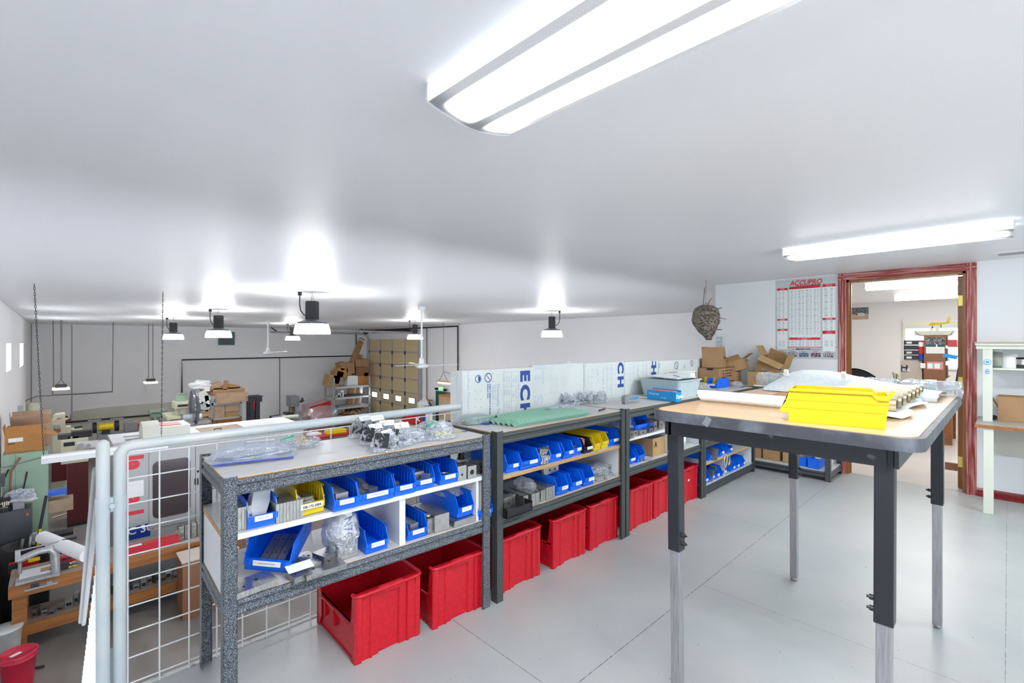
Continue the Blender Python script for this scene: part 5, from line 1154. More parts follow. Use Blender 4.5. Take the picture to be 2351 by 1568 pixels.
# in the tipped bin
for k in range(3):
    rx_, ry_, rz_ = radians(13), radians(9), -.62
    q = Euler((rx_, ry_, rz_)).to_matrix() @ Vector((.055+.034*k, .14, .008+.004*k)) + TB
    part_block(.030, .17, .012, 'steel', loc=tuple(q), rz=rz_, rx=rx_, ry=ry_, label='dark drilled rail lying inside the tipped blue bin', group='rails in the tipped bin', name='drilled_rail', holes=((0,-.5,.004,'t'),(0,.5,.004,'t')))
# unit two lower board
z3 = .4535
t = thing('black_tray', 'black plastic tray of machined parts beside the post', 'tray', (*onz(1185, 1178, z3).xy, z3), .0); t.location.x += .0; t.location.y += .10
m = MB().box(-.10,.10,-.13,.13,0,.004); m.box(-.10,-.096,-.13,.13,0,.055).box(.096,.10,-.13,.13,0,.055).box(-.10,.10,-.13,-.126,0,.045).box(-.10,.10,.126,.13,0,.055); m.build('tray_body', M['black'], t)
tx, ty = t.location.x, t.location.y
part_block(.10, .035, .085, 'alu2', loc=(tx-.02, ty-.05, z3+.005), rz=.15, label='machined plate with round holes standing in the black tray', holes=((-.2,.1,.008,'f'),(.3,-.4,.006,'f')), name='machined_plate'); part_block(.08, .03, .075, 'alu', loc=(tx-.02, ty+.01, z3+.005), label='machined plate behind the front one in the black tray', name='machined_plate')
for k, (px, py, w, d, h, lab) in enumerate(((1203,1166,.04,.20,.065,'bar beside the tray under a red-tinted bag'),(1222,1163,.065,.20,.070,'wide bar pair half wrapped in a shiny bag'),(1243,1152,.05,.22,.065,'bar pair with screws resting on top'),(1256,1149,.075,.26,.075,'dark-topped bar stack with pencilled writing'))):
    mp(px, py, z3, w, d, h, 'alu2', 'aluminium '+lab, lines=2+(k == 3)*2, name='aluminium_bar')
p = onz(1218, 1150, z3); bag(p.x+.02, p.y+.07, z3+.05, .12, .16, .07, 0, 'shiny clear bag with a red edge draped on the bars by the tray', seed=91, amp=.4); 
p = onz(1287, 1142, z3); part_block(.15, .018, .045, 'alu2', loc=(p.x+.04, p.y+.12, z3+.118), rz=.05, label='drilled channel plate laid across the long blue bin', name='channel_plate', holes=((-.2,0,.008,'f'),(.5,0,.008,'f')))
for k, (px, py, w, d, h, dz, lab) in enumerate(((1374,1110,.16,.08,.028,0,'lower wrapped bar in front, on the edge of the second unit'),(1383,1098,.20,.07,.035,.029,'upper wrapped long bar with a dark hole'),(1363,1107,.05,.10,.035,0,'short wrapped block beside the last lower bin'))):
    p = onz(px, py, z3); part_block(w, d, h, 'alu2', loc=(p.x+w*.3, p.y+.06, z3+.0006+dz), rz=-.1+.05*k, label='aluminium '+lab, name='wrapped_bar', holes=((-.5,0,.006,'f'),(.6,0,.006,'f')))
bag(2.80, 2.04, z3+.001, .26, .16, .085, -.05, 'clear film wrapped round the bars at the end of the second unit', seed=93, amp=.25)
# parts in unit two middle bins
z4 = .670
def fit(px, py, label, n=3, r=.011, mt='alu2', g=None):
    p = onz(px, py, z4); 
    for k in range(n):
        o = MB().cyl((0,0,0),(0,0,.045),r,n=12,mat=M[mt]).cyl((0,0,.045),(0,0,.052),r*1.3,n=12,mat=M[mt]).build('metal_fitting'); o.location = (p.x+.03+.022*(k % 3), p.y+.045+.02*(k//3), z4+.005+.045*(k//3)); o.rotation_euler = (.1*k, .1, 0); tag(o, label, 'metal part', g)
fit(1248, 1073, 'silver fitting heaped in the third blue bin of the orange-edged board', 6, .011, g='silver fittings in the third bin'); fit(1312, 1049, 'short metal cylinder in the bin before the black one', 3, .010, g='short cylinders in the blue bin')
p = onz(1340, 1042, z4); o = MB().prism([(-.025,0),(.025,0),(.030,.07),(-.01,.085),(-.03,.06)], 0, .002, 'y', M['pinkp']).build('pink_card'); o.location = (p.x+.045, p.y+.05, z4+.01); tag(o, 'pink card standing in the narrow black bin', 'card')
# unit three
z5 = .7012
for k, (px, py, w, d, h, mt, lab) in enumerate(((1447,1008,.05,.12,.055,'alu','machined part by the post on the upper white board'),(1455,1002,.06,.12,.04,'alu2','low metal part in front of the clear bag'),(1470,1000,.09,.12,.035,'alu2','flat machined part beneath the clear bag'),
                                   (1492,994,.05,.10,.03,'alu','dark-edged metal strip on the upper white board'),(1503,990,.035,.16,.075,'alu2','upright metal plate beside the bag'),(1514,986,.06,.16,.070,'alu2','metal block with a red mark near the table leg'))):
    mp(px, py, z5, w, d, h, mt, 'third unit '+lab, name='machined_part', holes=((0,0,.008,'f'),))
p = onz(1472, 985, z5+.05); bag(3.18, 2.10, z5+.045, .17, .18, .11, 0, 'bulging clear bag of parts on the third unit\'s upper board', seed=95, amp=.3)
p = onz(1466, 1063, .488); part_block(.03, .24, .05, 'alu', loc=(p.x+.055, p.y+.13, .495), rx=.15, label='grey channel lying in the bin beside the box marked A', name='metal_channel')
t = carton((3.56, 2.10, .4885), .26, .28, .145, 'card2', 'open brown box marked A on the third unit\'s lower shelf', flaps=(None,None,None,None)); text('A', .06, M['ink'], t, FACE_Y, (-.105, -.1408, .075), bold=.002)
for k in range(3): part_block(.06, .05, .10+.02*k, 'alu2', loc=(3.52+.05*k, 2.08+.03*k, .494), rz=.4*k, label='metal part sticking up inside the box marked A', group='parts in the box marked A', name='loose_part')
mp(1492, 1059, .4885, .04, .05, .035, 'alu2', 'small metal part on the shelf in front of the box marked A', rz=.5, name='machined_part')
tub((4.02, 2.12, .4885), 0, .19, .26, .135, 'lidded grey tub with a white sticker on the third unit', lid=True)
o = MB().box(-.035,.035,-.001,0,0,.06,M['hotw']).build('tub_sticker'); bpy.data.objects.remove(o)
tb_ = [q for q in COL.objects if q.get('label', '').startswith('lidded grey tub')][0]; MB().box(-.045,.035,-.128,-.1265,.03,.10,M['hotw']).build('sticker', None, tb_)
# blue tote behind the farthest red container
t = thing('blue_tote', 'tall dark blue tote behind the farthest red container', 'storage container', (4.06, 2.21, .001)); MB().box(-.16,.12,-.14,.14,0,.40).build('tote_body', M['blue'], t, bevel=.01)
t.location.y = 2.26; t.scale = (1, .5, 1)
# unit four parts
for k, (px, py, z, w, d, h, lab) in enumerate(((1648,1061,.294,.03,.12,.11,'tilted grey plate in the first bin of the orange corner board'),(1638,1109,.097,.05,.12,.10,'flat dark part in a lowest shelf bin'),(1651,1103,.097,.05,.06,.11,'round green-grey part in a lowest shelf bin'),(1687,1086,.097,.05,.06,.10,'dark part past the white divider'))):
    p = onz(px, py, z); part_block(w, d, h, 'alu', loc=(p.x+.045, p.y+.09, z+.004), rx=.1, rz=.2, label=lab, name='machined_part')
for px, py, lab in ((1664,1095,'brass coloured ring hanging out of a lowest shelf bin'),(1672,1088,'second brass coloured ring above the hanging one')):
    p = onz(px, py, .10); o = MB().tube([(.028*cos(2*pi*i/18), 0, .055*sin(2*pi*i/18)) for i in range(19)], .007, n=8, mat=M['gold']).build('brass_loop'); o.location = (p.x+.03, p.y+.01, .175); tag(o, lab, 'ring')
p = onz(1690, 1042, .294); bag(p.x+.04, p.y+.06, .294+.085, .12, .16, .09, 0, 'bright clear bag spilling from the last bin of the orange corner board', seed=97, amp=.4)
# unit five goods (low shelf beside the doorway)
zb5 = .1012
t = carton((5.80, 2.02, zb5), .20, .20, .20, 'card', 'open carton marked GNS on the low shelf beside the doorway', flaps=(None,None,-.02,None), fd=.09); text('GNS', .06, M['greyink'], t, FACE_X, (-.1008, .085, .13))
carton((5.80, 1.815, zb5), .20, .17, .15, 'card', 'open carton between the GNS carton and the table leg', flaps=(None,1.0,-.02,.4), fd=.06)
carton((5.78, 1.60, zb5), .18, .19, .13, 'card2', 'yellowish carton lying under the tilted white-labelled one', closed=True)
t = carton((5.80, 1.56, zb5+.165), .20, .24, .14, 'card2', 'tilted carton with white shipping labels on the low shelf', rx=-.30, closed=True); MB().box(-.1012, -.1002, -.06, .12, .02, .15, M['paper']).box(-.1016, -.1012, .05, .08, .10, .12, M['greyink']).build('label_sheet', None, t)
for k, (yy, lab) in enumerate(((1.46, 'blue bin at the end of the low shelf beside the doorway'), (1.40, 'second blue bin near the corner post of the low shelf'))): 
    shelf_bin((5.93-.02*k, yy-.06*k, zb5), pi/2, .105, .28, .10, 'blue', lab, card=None)
bag(5.78, 1.36, zb5+.13, .14, .12, .06, 0, 'white crumpled bag on top of the low shelf blue bins', seed=99, filmk='bagz')
t = thing('white_rod_assembly', 'white rod and bracket standing at the end of the low shelf', 'hardware', (6.0, 1.31, zb5)); MB().cyl((0,0,0),(0,0,.40),.010,n=10).cyl((-.05,0,.26),(.0,0,.26),.022,n=14).cbox((-.05,.03,.26),(.012,.08,.045)).build('rod', M['cream2'], t)
o = MB().box(5.75, 6.05, 2.13, 2.30, zb5, .75, M['whitem']).build('white_sheet_board'); tag(o, 'white panel standing at the corner behind the GNS carton', 'panel')

# ================================================================ cream wall rack with counter
t = thing('cream_wall_rack', 'cream painted wooden rack with a brown edged counter beside the red door casing', 'shelving unit', (5.8, -.6, 0))
CP = M['cream2']; ye = .15
MB().box(5.505, 5.55, .085, .145, 0, .70, CP).build('leg', None, t, world=True, bevel=.002)
MB().box(5.505, 5.55, -1.50, -1.44, 0, .70, CP).build('leg', None, t, world=True, bevel=.002)
MB().box(5.49, DX-.002, -1.55, .195, .70, .725, M['wood']).box(5.495, DX-.003, -1.545, .19, .7255, .7275, noisy(mat('speckled_laminate', (.33,.34,.31), .4), (.45,.46,.43), 40, .4, .6)).build('counter', None, t, world=True)
MB().box(5.74, 5.80, .095, .155, .728, 1.365, CP).build('upright', None, t, world=True, bevel=.002)
MB().box(5.74, 5.80, -1.50, -1.44, .728, 1.365, CP).build('upright', None, t, world=True, bevel=.002)
m = MB(); m.prism([(5.72,1.37),(5.70,1.385),(5.70,1.398),(DX-.002,1.398),(DX-.002,1.365),(5.74,1.365)], 0, 0, 'y') if False else None
MB().box(5.705, DX-.002, -1.55, .20, 1.378, 1.396, CP).box(5.73, 5.75, -1.55, .195, 1.345, 1.378, CP).box(5.695, DX-.001, -1.56, .205, 1.396, 1.406, M['pinkp'] if False else M['card3']).build('top_shelf', None, t, world=True)
MB().box(5.80, DX-.002, -1.5, .12, 1.168, 1.184, CP).build('inner_shelf', None, t, world=True)
MB().box(DX-.03, DX-.012, -1.5, .10, .40, .685, noisy(mat('aged_cream_board', (.66,.66,.60), .5), (.60,.60,.54), 2, .4, .6)).build('back_board', None, t, world=True)
for zz_, r, s_, lab in ((1.235, .030, 1, 'round blue and white button'), (1.155, .024, .6, 'oval blue and white sticker')):
    y_c = .125; b_ = MB().lathe([(.0001,0),(r,0),(r*1.0,.002),(.0001,.003)], n=20, sx=s_) ; b_.v = [Vector((5.7399-v.z, y_c-v.x, zz_+v.y)) for v in b_.v]; q = b_.build('button_badge', M['paper'], t, world=True); q['label'] = lab
    b_ = MB(); pts = [(5.7385-.0025, y_c+s_*r*.78*cos(2*pi*i/20), zz_+r*.78*sin(2*pi*i/20)) for i in range(21)]; b_.tube(pts, .0018, n=5, mat=M['cyan']); b_.cbox((5.7365, y_c, zz_), (.001, r*.7*s_, r*.5), M['cyan']).build('badge_print', None, q, world=True)
yj = onx(2290, 835, 5.88).y
t = thing('glass_jar', 'greenish glass jar with a paper band on the inner shelf of the cream rack', 'jar', (5.93, yj, 1.185))
MB().lathe([(.03,0),(.050,.004),(.052,.02),(.052,.10),(.045,.118),(.028,.126),(.028,.14)], n=22).build('jar_body', mat('jar_glass', (.45,.55,.50), .08, trans=.35), t); MB().lathe([(.0525,.062),(.0525,.086)], n=22).build('paper_band', M['card3'], t); MB().lathe([(.032,.138),(.033,.152),(.0001,.154)], n=20).build('lid', M['cream2'], t)
yr = onx(2318, 830, 5.88).y; o = MB().lathe([(.052,0),(.050,.118),(.02,.120),(.0001,.12)], n=22, mat=M['paper']).build('paper_roll'); o.location = (5.91, yr, 1.185); tag(o, 'white paper roll beside the glass jar', 'roll')
ym = onx(2346, 830, 5.90).y; t = thing('painted_mug', 'dark and silver patterned mug at the picture edge on the inner shelf', 'mug', (5.90, ym, 1.185)); MB().lathe([(.04,0),(.042,.09),(.039,.09),(.037,.005),(.0001,.005)], n=22, mat=M['black']).build('mug_body', None, t); MB().lathe([(.0425,.03),(.0428,.075)], n=22, mat=M['alu2']).build('band', None, t)
yb_ = onx(2325, 950, 5.75).y; carton((5.97, yb_-.06, .7285), .22, .30, .11, 'card', 'open brown carton with raised flaps on the cream rack counter', flaps=(.1, .45, -.05, .1), fd=.12, tape=1)
o = MB().blob((0,0,.02),(.025,.03,.02),sub=2,amp=.3,seed=4,flat=-.02,mat=M['anod']).build('dark_clamp'); p = onx(2280, 957, 5.84); o.location = (5.92, p.y, .728); tag(o, 'small dark clamp on the counter behind the cream upright', 'clamp')
# ================================================================ the office beyond the doorway
t = wrap_fixture(7.40, .62, 'lit ceiling light in the office closest to its doorway', M['offlight'], wd=.24); t['group'] = 'office ceiling lights'
t = wrap_fixture(9.60, .62, 'lit ceiling light deeper in the office', M['offlight'], wd=.24); t['group'] = 'office ceiling lights'
ox = GX-.045
a, b = onx(2073, 741, ox), onx(2215, 741, ox); wy0, wy1 = b.y-.5, a.y; wz1 = a.z; wz0 = .95
t = MB().box(ox-.05, ox, wy0, wy1, wz1-.03, wz1+.03).box(ox-.03, ox, wy1-.04, wy1, wz0, wz1).box(ox-.03, ox, wy0, wy1, wz0-.03, wz0).box(ox-.02, ox, wy0+.9, wy0+.94, wz0, wz1); t = struct('window_6', t, M['officewall'])
MB().box(ox-.012, ox-.004, wy0, wy1-.04, wz0, wz1-.10).build('pane', M['offwin'], t, world=True)
MB().box(ox-.09, ox-.05, wy0, wy1-.02, wz1-.11, wz1-.03).build('window_blind', M['cream2'], t, world=True)
a, b = onx(1953, 707, ox), onx(1994, 733, ox)
t = thing('deer_photograph', 'small unframed photograph of a bull elk lying in grass on the office wall', 'picture', (ox, (a.y+b.y)/2, (a.z+b.z)/2)); w_, h_ = (a.y-b.y)/2, (a.z-b.z)/2
m = MB().box(-.003, 0, -w_, w_, -h_, h_, M['darkphoto']).box(-.0038, -.003, -w_, w_, -h_, -h_*.1, M['card3'])
m.prism([(-.6*w_,-.45*h_),(.35*w_,-.45*h_),(.45*w_,-.1*h_),(.25*w_,.12*h_),(-.4*w_,.1*h_),(-.62*w_,-.05*h_)], -.0046, -.0038, 'x', M['chartg']).prism([(.15*w_,-.3*h_),(.4*w_,-.3*h_),(.45*w_,.3*h_),(.25*w_,.35*h_)], -.0052, -.0046, 'x', M['brownp']); m.build('print', None, t)
# desk along the office, seen from its end
DKZ = .75
t = thing('office_desk', 'long wooden office desk seen through the doorway', 'desk', (9.1, 1.2, 0))
MB().box(8.72, 9.50, .53, 2.30, DKZ-.04, DKZ, M['beigem']).box(8.712, 8.72, .53, 2.30, DKZ-.045, DKZ, M['oak']).build('desktop', None, t, world=True)
for x in (8.76, 9.40):
    for y in (.57, 2.22): MB().box(x, x+.08, y-.04, y+.05, 0, DKZ-.041, M['oak']).build('leg', None, t, world=True)
MB().box(8.75, 8.79, .55, 2.25, .08, .16, M['oak']).box(8.79, 9.45, .6, 2.2, .125, .14, M['oak']).build('lower_shelf', None, t, world=True)
t = thing('paper_carton', 'blue and black paper carton on the shelf under the office desk', 'box', (9.0, .90, .141)); MB().box(-.16,.16,-.16,.16,0,.24,M['ink']).box(-.162,-.16,-.16,.16,.13,.2405,M['navy']).box(-.1625,-.161,-.16,.16,.21,.2405,M['paper']).build('carton_body', None, t); text('HAMMERMILL', .042, M['paper'], t, FACE_X, (-.163, .15, .03), bold=.0008)
def opos(px, py, x): return onx(px, py, x)
def obox(name, px0, px1, py0, py1, x, dep, mt, lab, cat, z0=None, **k):
    a, b = opos(px0, py0, x), opos(px1, py1, x); z_ = b.z if z0 is None else z0
    m = MB().box(x, x+dep, b.y, a.y, z_, a.z, M[mt]); o = m.build(name, bevel=.002); return tag(o, lab, cat)
obox('beige_cabinet', 2067, 2117, 827, 890, 8.92, .30, 'lock', 'beige metal cabinet with a small dark elk sticker on the office desk', 'cabinet', z0=DKZ+.001)
cab = [q for q in COL.objects if q.name.startswith('beige_cabinet')][0]
a = opos(2069, 838, 8.918); b = opos(2084, 854, 8.918); 
m = MB().box(8.9165, 8.9185, b.y, a.y, b.z, a.z, M['ink']); s_ = m.build('sticker', None, cab, world=True)
text('ELK', .055, M['paper'], s_, FACE_X, (8.915, a.y-.012, b.z+.012), bold=.002, world=True); text('MR.', .03, M['paper'], s_, FACE_X, (8.915, a.y-.012, b.z+.075), bold=.001, world=True)
a, b = opos(2121, 771, 8.86), opos(2171, 888, 8.86)
t = thing('bookcase', 'brown bookcase end panel with two pictures taped to it', 'bookcase', (9.1, (a.y+b.y)/2, DKZ+.001)); z0 = DKZ+.001
MB().box(8.86, 8.88, b.y, a.y, z0, a.z, M['brownp']).box(8.88, 9.6, a.y-.012, a.y, z0, a.z, M['brownp']).build('end_panel', None, t, world=True)
for zz_ in (z0+.14, z0+.38, z0+.60): MB().box(8.885, 9.6, b.y+.0, a.y-.015, zz_, zz_+.015, M['brownp']).build('shelf', None, t, world=True)
p, q = opos(2126, 775, 8.859), opos(2169, 812, 8.859)
m = MB().box(8.856, 8.8595, q.y, p.y, q.z, p.z, M['darkphoto']).box(8.8545, 8.856, q.y, p.y, q.z, q.z+(p.z-q.z)*.42, M['chart']).box(8.8535, 8.8545, q.y+.09, p.y-.12, q.z+.06, q.z+(p.z-q.z)*.58, M['paper']).box(8.8550, 8.856, q.y, p.y, q.z+(p.z-q.z)*.42, q.z+(p.z-q.z)*.55, M['teal']); m.build('picture', None, t, world=True)
p, q = opos(2128, 830, 8.859), opos(2166, 849, 8.859)
m = MB().box(8.8575, 8.8595, q.y, p.y, q.z, p.z, M['pinkp']).box(8.8555, 8.8575, q.y+.018, p.y-.018, q.z+.018, p.z-.018, M['tealbag'])
for k in range(3): m.lathe([(.001,0),(.026,.002),(.001,.004)], c=(0,0,0), n=12) if False else m.cbox((8.8545, q.y+.065+.075*k, (p.z+q.z)/2-.005), (.002, .055, .07), M['paper'])
m.build('picture', None, t, world=True)
p, q = opos(2133, 871, 8.859), opos(2151, 884, 8.859); MB().box(8.856, 8.8595, q.y, p.y, q.z, p.z, M['paper']).build('note', None, t, world=True)
# tray with a boat-like rim and the toy plane on the bookcase
ztop = a.z; yc = (a.y+b.y)/2
o = MB().prism([(yc-.20,ztop+.075),(yc-.16,ztop+.002),(yc+.17,ztop+.002),(yc+.24,ztop+.085),(yc+.235,ztop+.085),(yc+.165,ztop+.010),(yc-.155,ztop+.010),(yc-.195,ztop+.075)], 8.9, 9.3, 'x', M['cream2']).box(8.9,8.904,yc-.19,yc+.22,ztop+.004,ztop+.07,M['cream2']).build('shallow_tray'); tag(o, 'shallow cream tray on top of the brown bookcase', 'tray')
t = thing('toy_airplane', 'bright yellow toy airplane perched above the tray on the bookcase', 'toy', (8.95, yc-.02, ztop+.15))
MB().tube([(0,.10,.0),(0,.06,.012),(0,0,.018),(0,-.06,.022),(0,-.13,.03)], [.004,.018,.020,.012,.005], n=10).build('fuselage', M['yellow'], t)
MB().box(-.03,.03,-.30,.28,.030,.037).build('wing', M['yellow'], t, bevel=.003)
MB().prism([(-.13,.03),(-.09,.03),(-.115,.11),(-.135,.115)], -.004, .004, 'x').build('tail', M['yellow'], t); 
MB().cyl((-.02,.05,-.03),(.02,.05,-.03),.008,n=10).cyl((-.02,-.04,-.028),(.02,-.04,-.028),.006,n=10).box(-.002,.002,.046,.054,-.03,.0).box(-.002,.002,-.044,-.036,-.028,.012).build('wheel', M['ink'], t)
MB().box(-.004,.004,-.02,.02,-.15,-.02).build('stand', M['cream2'], t)
# black organiser on the cabinet, aerosol can
a, b = opos(2075, 781, 8.93), opos(2122, 819, 8.93); zc0 = opos(2090, 827, 8.92).z+.002
t = thing('drawer_organiser', 'stack of black desk trays on top of the beige cabinet', 'desk trays', (9.05, (a.y+b.y)/2, zc0))
for k in range(4):
    hh = (a.z-zc0)/4; z_ = zc0+hh*k
    MB().box(8.93-.012*(k == 2), 9.22, b.y+.02, a.y, z_+.004, z_+hh-.004, M['anod']).box(8.928, 8.93, a.y-.09, a.y-.03, z_+hh*.3, z_+hh*.7, M['paper'] if k != 1 else M['cream2']).build('tray', None, t, world=True)
p = opos(2115, 805, 8.9); t = thing('aerosol_can', 'red, white and blue aerosol can in front of the black trays', 'can', (8.895, p.y, zc0)); hcan = opos(2115, 782, 8.9).z-zc0
MB().cyl((0,0,0),(0,0,hcan*.35),.030,n=18,mat=M['navy']).cyl((0,0,hcan*.35),(0,0,hcan*.7),.030,n=18,mat=M['redp']).cyl((0,0,hcan*.7),(0,0,hcan*.93),.030,n=18,mat=M['paper']).build('can_body', None, t); MB().cyl((0,0,hcan*.93),(0,0,hcan),.022,n=14).build('cap', M['redp'], t)
# bookcase contents and desk clutter right of the bookcase
def small(name, px, py, x, sz, mt, lab, cat, z=None, rz=0, **k):
    p = opos(px, py, x); o = MB().cbox((0, 0, sz[2]/2), sz, M[mt]).build(name, bevel=.002); o.location = (x, p.y, p.z if z is None else z); o.rotation_euler = (k.get('rx', 0), k.get('ry', 0), rz); return tag(o, lab, cat, k.get('g'))
small('red_book', 2187, 796, 9.0, (.16,.10,.09), 'redp', 'red box jutting out beyond the bookcase', 'box', ry=.1)
small('blue_folder', 2181, 822, 8.95, (.20,.14,.05), 'cyan', 'light blue folder jutting out beyond the bookcase', 'folder', rx=.2)
R_ = rndf(12); bk = None
for sh, zz_ in enumerate((z0+.155, z0+.395, z0+.615)):
    for k in range(6):
        if bk is None: bk = MB().box(-.09,.09,-.012,.012,0,.17,M['brownp']).build('book'); o = bk; tag(o, 'dark book in the open side of the brown bookcase', 'book', 'books in the office bookcase')
        else: o = bk.copy(); COL.objects.link(o)
        o.location = (9.0+.0*k, 0, zz_); o.location.y = opos(2172, 830, 9.0).y+.055+.028*k-.06; o.rotation_euler = (0, 0, 0); o.location.x = 9.02+.02*(k % 2)
for i, (px, py, sz, mt, lab, nm) in enumerate(((2183,872,(.2,.16,.05),'grey2','grey desk machine beside the bookcase','desk_machine'),(2187,862,(.16,.18,.03),'paper','stack of papers on the grey desk machine','paper_stack'),(2180,884,(.24,.10,.04),'teal','dark blue stapler-like tool at the desk edge','desk_tool'))):
    small(nm, px, 889 if i != 1 else 0, 8.86+.05*i, sz, mt, lab, 'papers' if i == 1 else 'desk item', z=(DKZ+.001 if i != 1 else DKZ+.06))
t = thing('computer_monitor', 'thin dark computer monitor seen edge on beside the door leaf', 'monitor', (8.95, opos(2202, 880, 8.95).y, DKZ+.001)); MB().cbox((0,0,.24),(.42,.025,.36),M['ink'],rx=.12).build('screen', None, t); MB().box(-.08,.08,-.06,.06,0,.015,M['ink']).box(-.02,.02,-.01,.01,.01,.10,M['ink']).build('stand', None, t)
t = thing('pencil_cup', 'pencil cup with green highlighters beside the beige cabinet', 'pencil cup', (9.05, opos(2059, 870, 9.05).y, DKZ+.001)); MB().lathe([(.035,0),(.038,.10)], n=14, mat=M['ink']).build('cup', None, t)
for k in range(4): MB().cyl((.01*(k-1.5),.012*(k-1),.02),(.015*(k-1.5),.025*(k-1),.17+.01*k),.006,n=8,mat=(M['yelp'],M['ink'],M['greenz'],M['redp'])[k]).build('pen', None, t)
# office chairs behind the desk side
t = thing('desk_chair', 'black desk chair with a shiny rounded back at the doorway edge', 'office chair', (8.0, opos(1962, 850, 8.0).y, 0)); cyy = 0
MB().grid(lambda u, v: (-.02+.05*(2*u-1)**2, (u-.5)*.46, .62+.42*v-.07*((2*u-1)**2)*v*v*1.5), 14, 8, M['ink'], th=.04).build('backrest', None, t); MB().prism(rrect(-.04,.44,-.23,.23,.08), .44, .52, 'z').build('seat', M['ink'], t, bevel=.02); MB().cyl((.2,0,.08),(.2,0,.44),.025).build('gas_lift', M['steel'], t)
for k in range(5): a_ = 2*pi*k/5; MB().cbox((.2+.14*cos(a_), .14*sin(a_), .07), (.28,.045,.03), M['ink'], rz=a_).cyl((.2+.28*cos(a_), .28*sin(a_)-.01, .028),(.2+.28*cos(a_), .28*sin(a_)+.02, .028),.027,n=10,mat=M['ink']).build('leg', None, t)
t = thing('high_arm_chair', 'black chair with a long curved arm in front of the office desk', 'office chair', (8.35, opos(2045, 870, 8.35).y, 0))
MB().tube([(0,.24,.86),(0,.16,.80),(0,.06,.73),(0,-.10,.70),(0,-.22,.70)], [.010,.022,.030,.032,.02], n=10).build('arm', M['ink'], t); MB().prism(rrect(-.05,.42,-.24,.24,.08), .44, .52, 'z').build('seat', M['ink'], t, bevel=.02)
MB().grid(lambda u, v: (.38+.03*v, (u-.5)*.44, .50+.30*v), 8, 6, M['ink'], th=.04).build('backrest', None, t); MB().cyl((.18,0,.08),(.18,0,.44),.025).box(-.01,.01,-.24,-.20,.44,.70).build('gas_lift', M['ink'], t)
for k in range(5): a_ = 2*pi*k/5; MB().cbox((.18+.14*cos(a_), .14*sin(a_), .055), (.28,.045,.03), M['ink'], rz=a_).cyl((.18+.27*cos(a_), .27*sin(a_)-.01, .028),(.18+.27*cos(a_), .27*sin(a_)+.02, .028),.027,n=10,mat=M['ink']).build('leg', None, t)
o = MB().box(6.75, 6.79, DY0+.10, DY0+.24, .11, .20, M['brownp']).build('x'); bpy.data.objects.remove(o)
# ================================================================ the shop below
FZ = SHOP
def pb(px, py): return ony(px, py, BY)      # back wall
def pg(px, py): return onx(px, py, GX)      # garage wall
# ---- work bench below the railing
t = thing('work_bench', 'long timber work bench on the shop floor beyond the railing', 'workbench', (.9, 9.2, FZ)); BZ = -1.755
bx0, bx1, by0, by1 = -.45, 2.35, 8.88, 9.56
MB().box(bx0, bx1, by0+.02, by1, BZ-.04, BZ, M['ply']).build('benchtop', None, t, world=True)
MB().box(bx0, bx1, by0, by0+.04, BZ-.16, BZ-.002, M['wood']).box(bx0, bx0+.04, by0+.04, by1, BZ-.16, BZ-.041, M['wood']).build('front_rail', None, t, world=True, bevel=.003)
MB().box(bx0+.10, bx1-.02, by0+.03, by0+.07, FZ+.20, FZ+.34, M['wood']).build('lower_rail', None, t, world=True, bevel=.003)
MB().box(bx0+.1, bx1-.03, by0+.07, by1-.03, FZ+.30, FZ+.33, M['ply']).build('lower_shelf', None, t, world=True)
for x in (bx0+.03, bx1-.17):
    for y in (by0+.045, by1-.14): MB().box(x, x+.14, y, y+.09, FZ, BZ-.04, M['wood']).build('leg', None, t, world=True, bevel=.003)
def bput(px, py, z=BZ): p = onz(px, py, z); return p
# on the bench
t = thing('arbor_press', 'grey cast C-frame press with a long lever on the bench', 'hand press', (*bput(100, 1325).xy, BZ+.001), 0)
MB().tube([(-.24,0,.30),(-.05,0,.36),(.06,0,.36),(.11,0,.30),(.12,0,.03)], [.045,.045,.05,.05,.045], n=8, mat=M['galv']).build('c_frame', None, t); MB().box(-.26,.16,-.10,.10,0,.035,M['galv']).build('base', None, t, bevel=.006)
MB().cyl((-.22,0,.12),(-.22,0,.30),.02,n=12,mat=M['steel']).build('ram', None, t); MB().cyl((-.25,.0,.42),(.18,-.02,.44),.010,n=10,mat=M['steel']).cyl((.18,-.02,.44),(.33,-.03,.447),.020,n=12,mat=M['ink']).cbox((-.24,0,.36),(.05,.05,.14),M['galv']).build('lever', None, t)
o = MB().box(-.20,.13,-.15,.15,0,.006,M['paper']).box(.0,.10,-.08,.06,.006,.012,M['card3']).build('paper_sheet'); o.location = (*bput(85, 1318).xy, BZ+.037); tag(o, 'white sheet with brown bits under the grey press', 'paper')
o = MB().box(-.17,.17,-.05,.05,0,.10,M['redp']).box(-.06,.06,-.056,-.05,.05,.08,M['ink']).build('red_tool_case', bevel=.012); o.location = (*bput(154, 1290).xy, BZ+.001); o.rotation_euler = (0,0,.12); tag(o, 'small red tool case near the press on the bench', 'tool case')
o = MB().box(-.09,.09,-.05,.05,0,.09,M['ink']).build('black_box', bevel=.01); o.location = (*bput(137, 1308).xy, BZ+.001); tag(o, 'black box in front of the small red tool case', 'box')
t = thing('safety_glasses', 'yellow safety glasses lying on the bench', 'glasses', (*bput(165, 1302).xy, BZ+.002), .2); m = MB()
for s_ in (-1, 1): m.tube([(s_*.035+.03*cos(2*pi*i/14), .018*sin(2*pi*i/14), .012) for i in range(15)], .006, n=6, mat=M['yelp']).cyl((s_*.062,0,.015),(s_*.06,.11,.01),.004,n=6,mat=M['ink'])
m.build('frame', None, t)
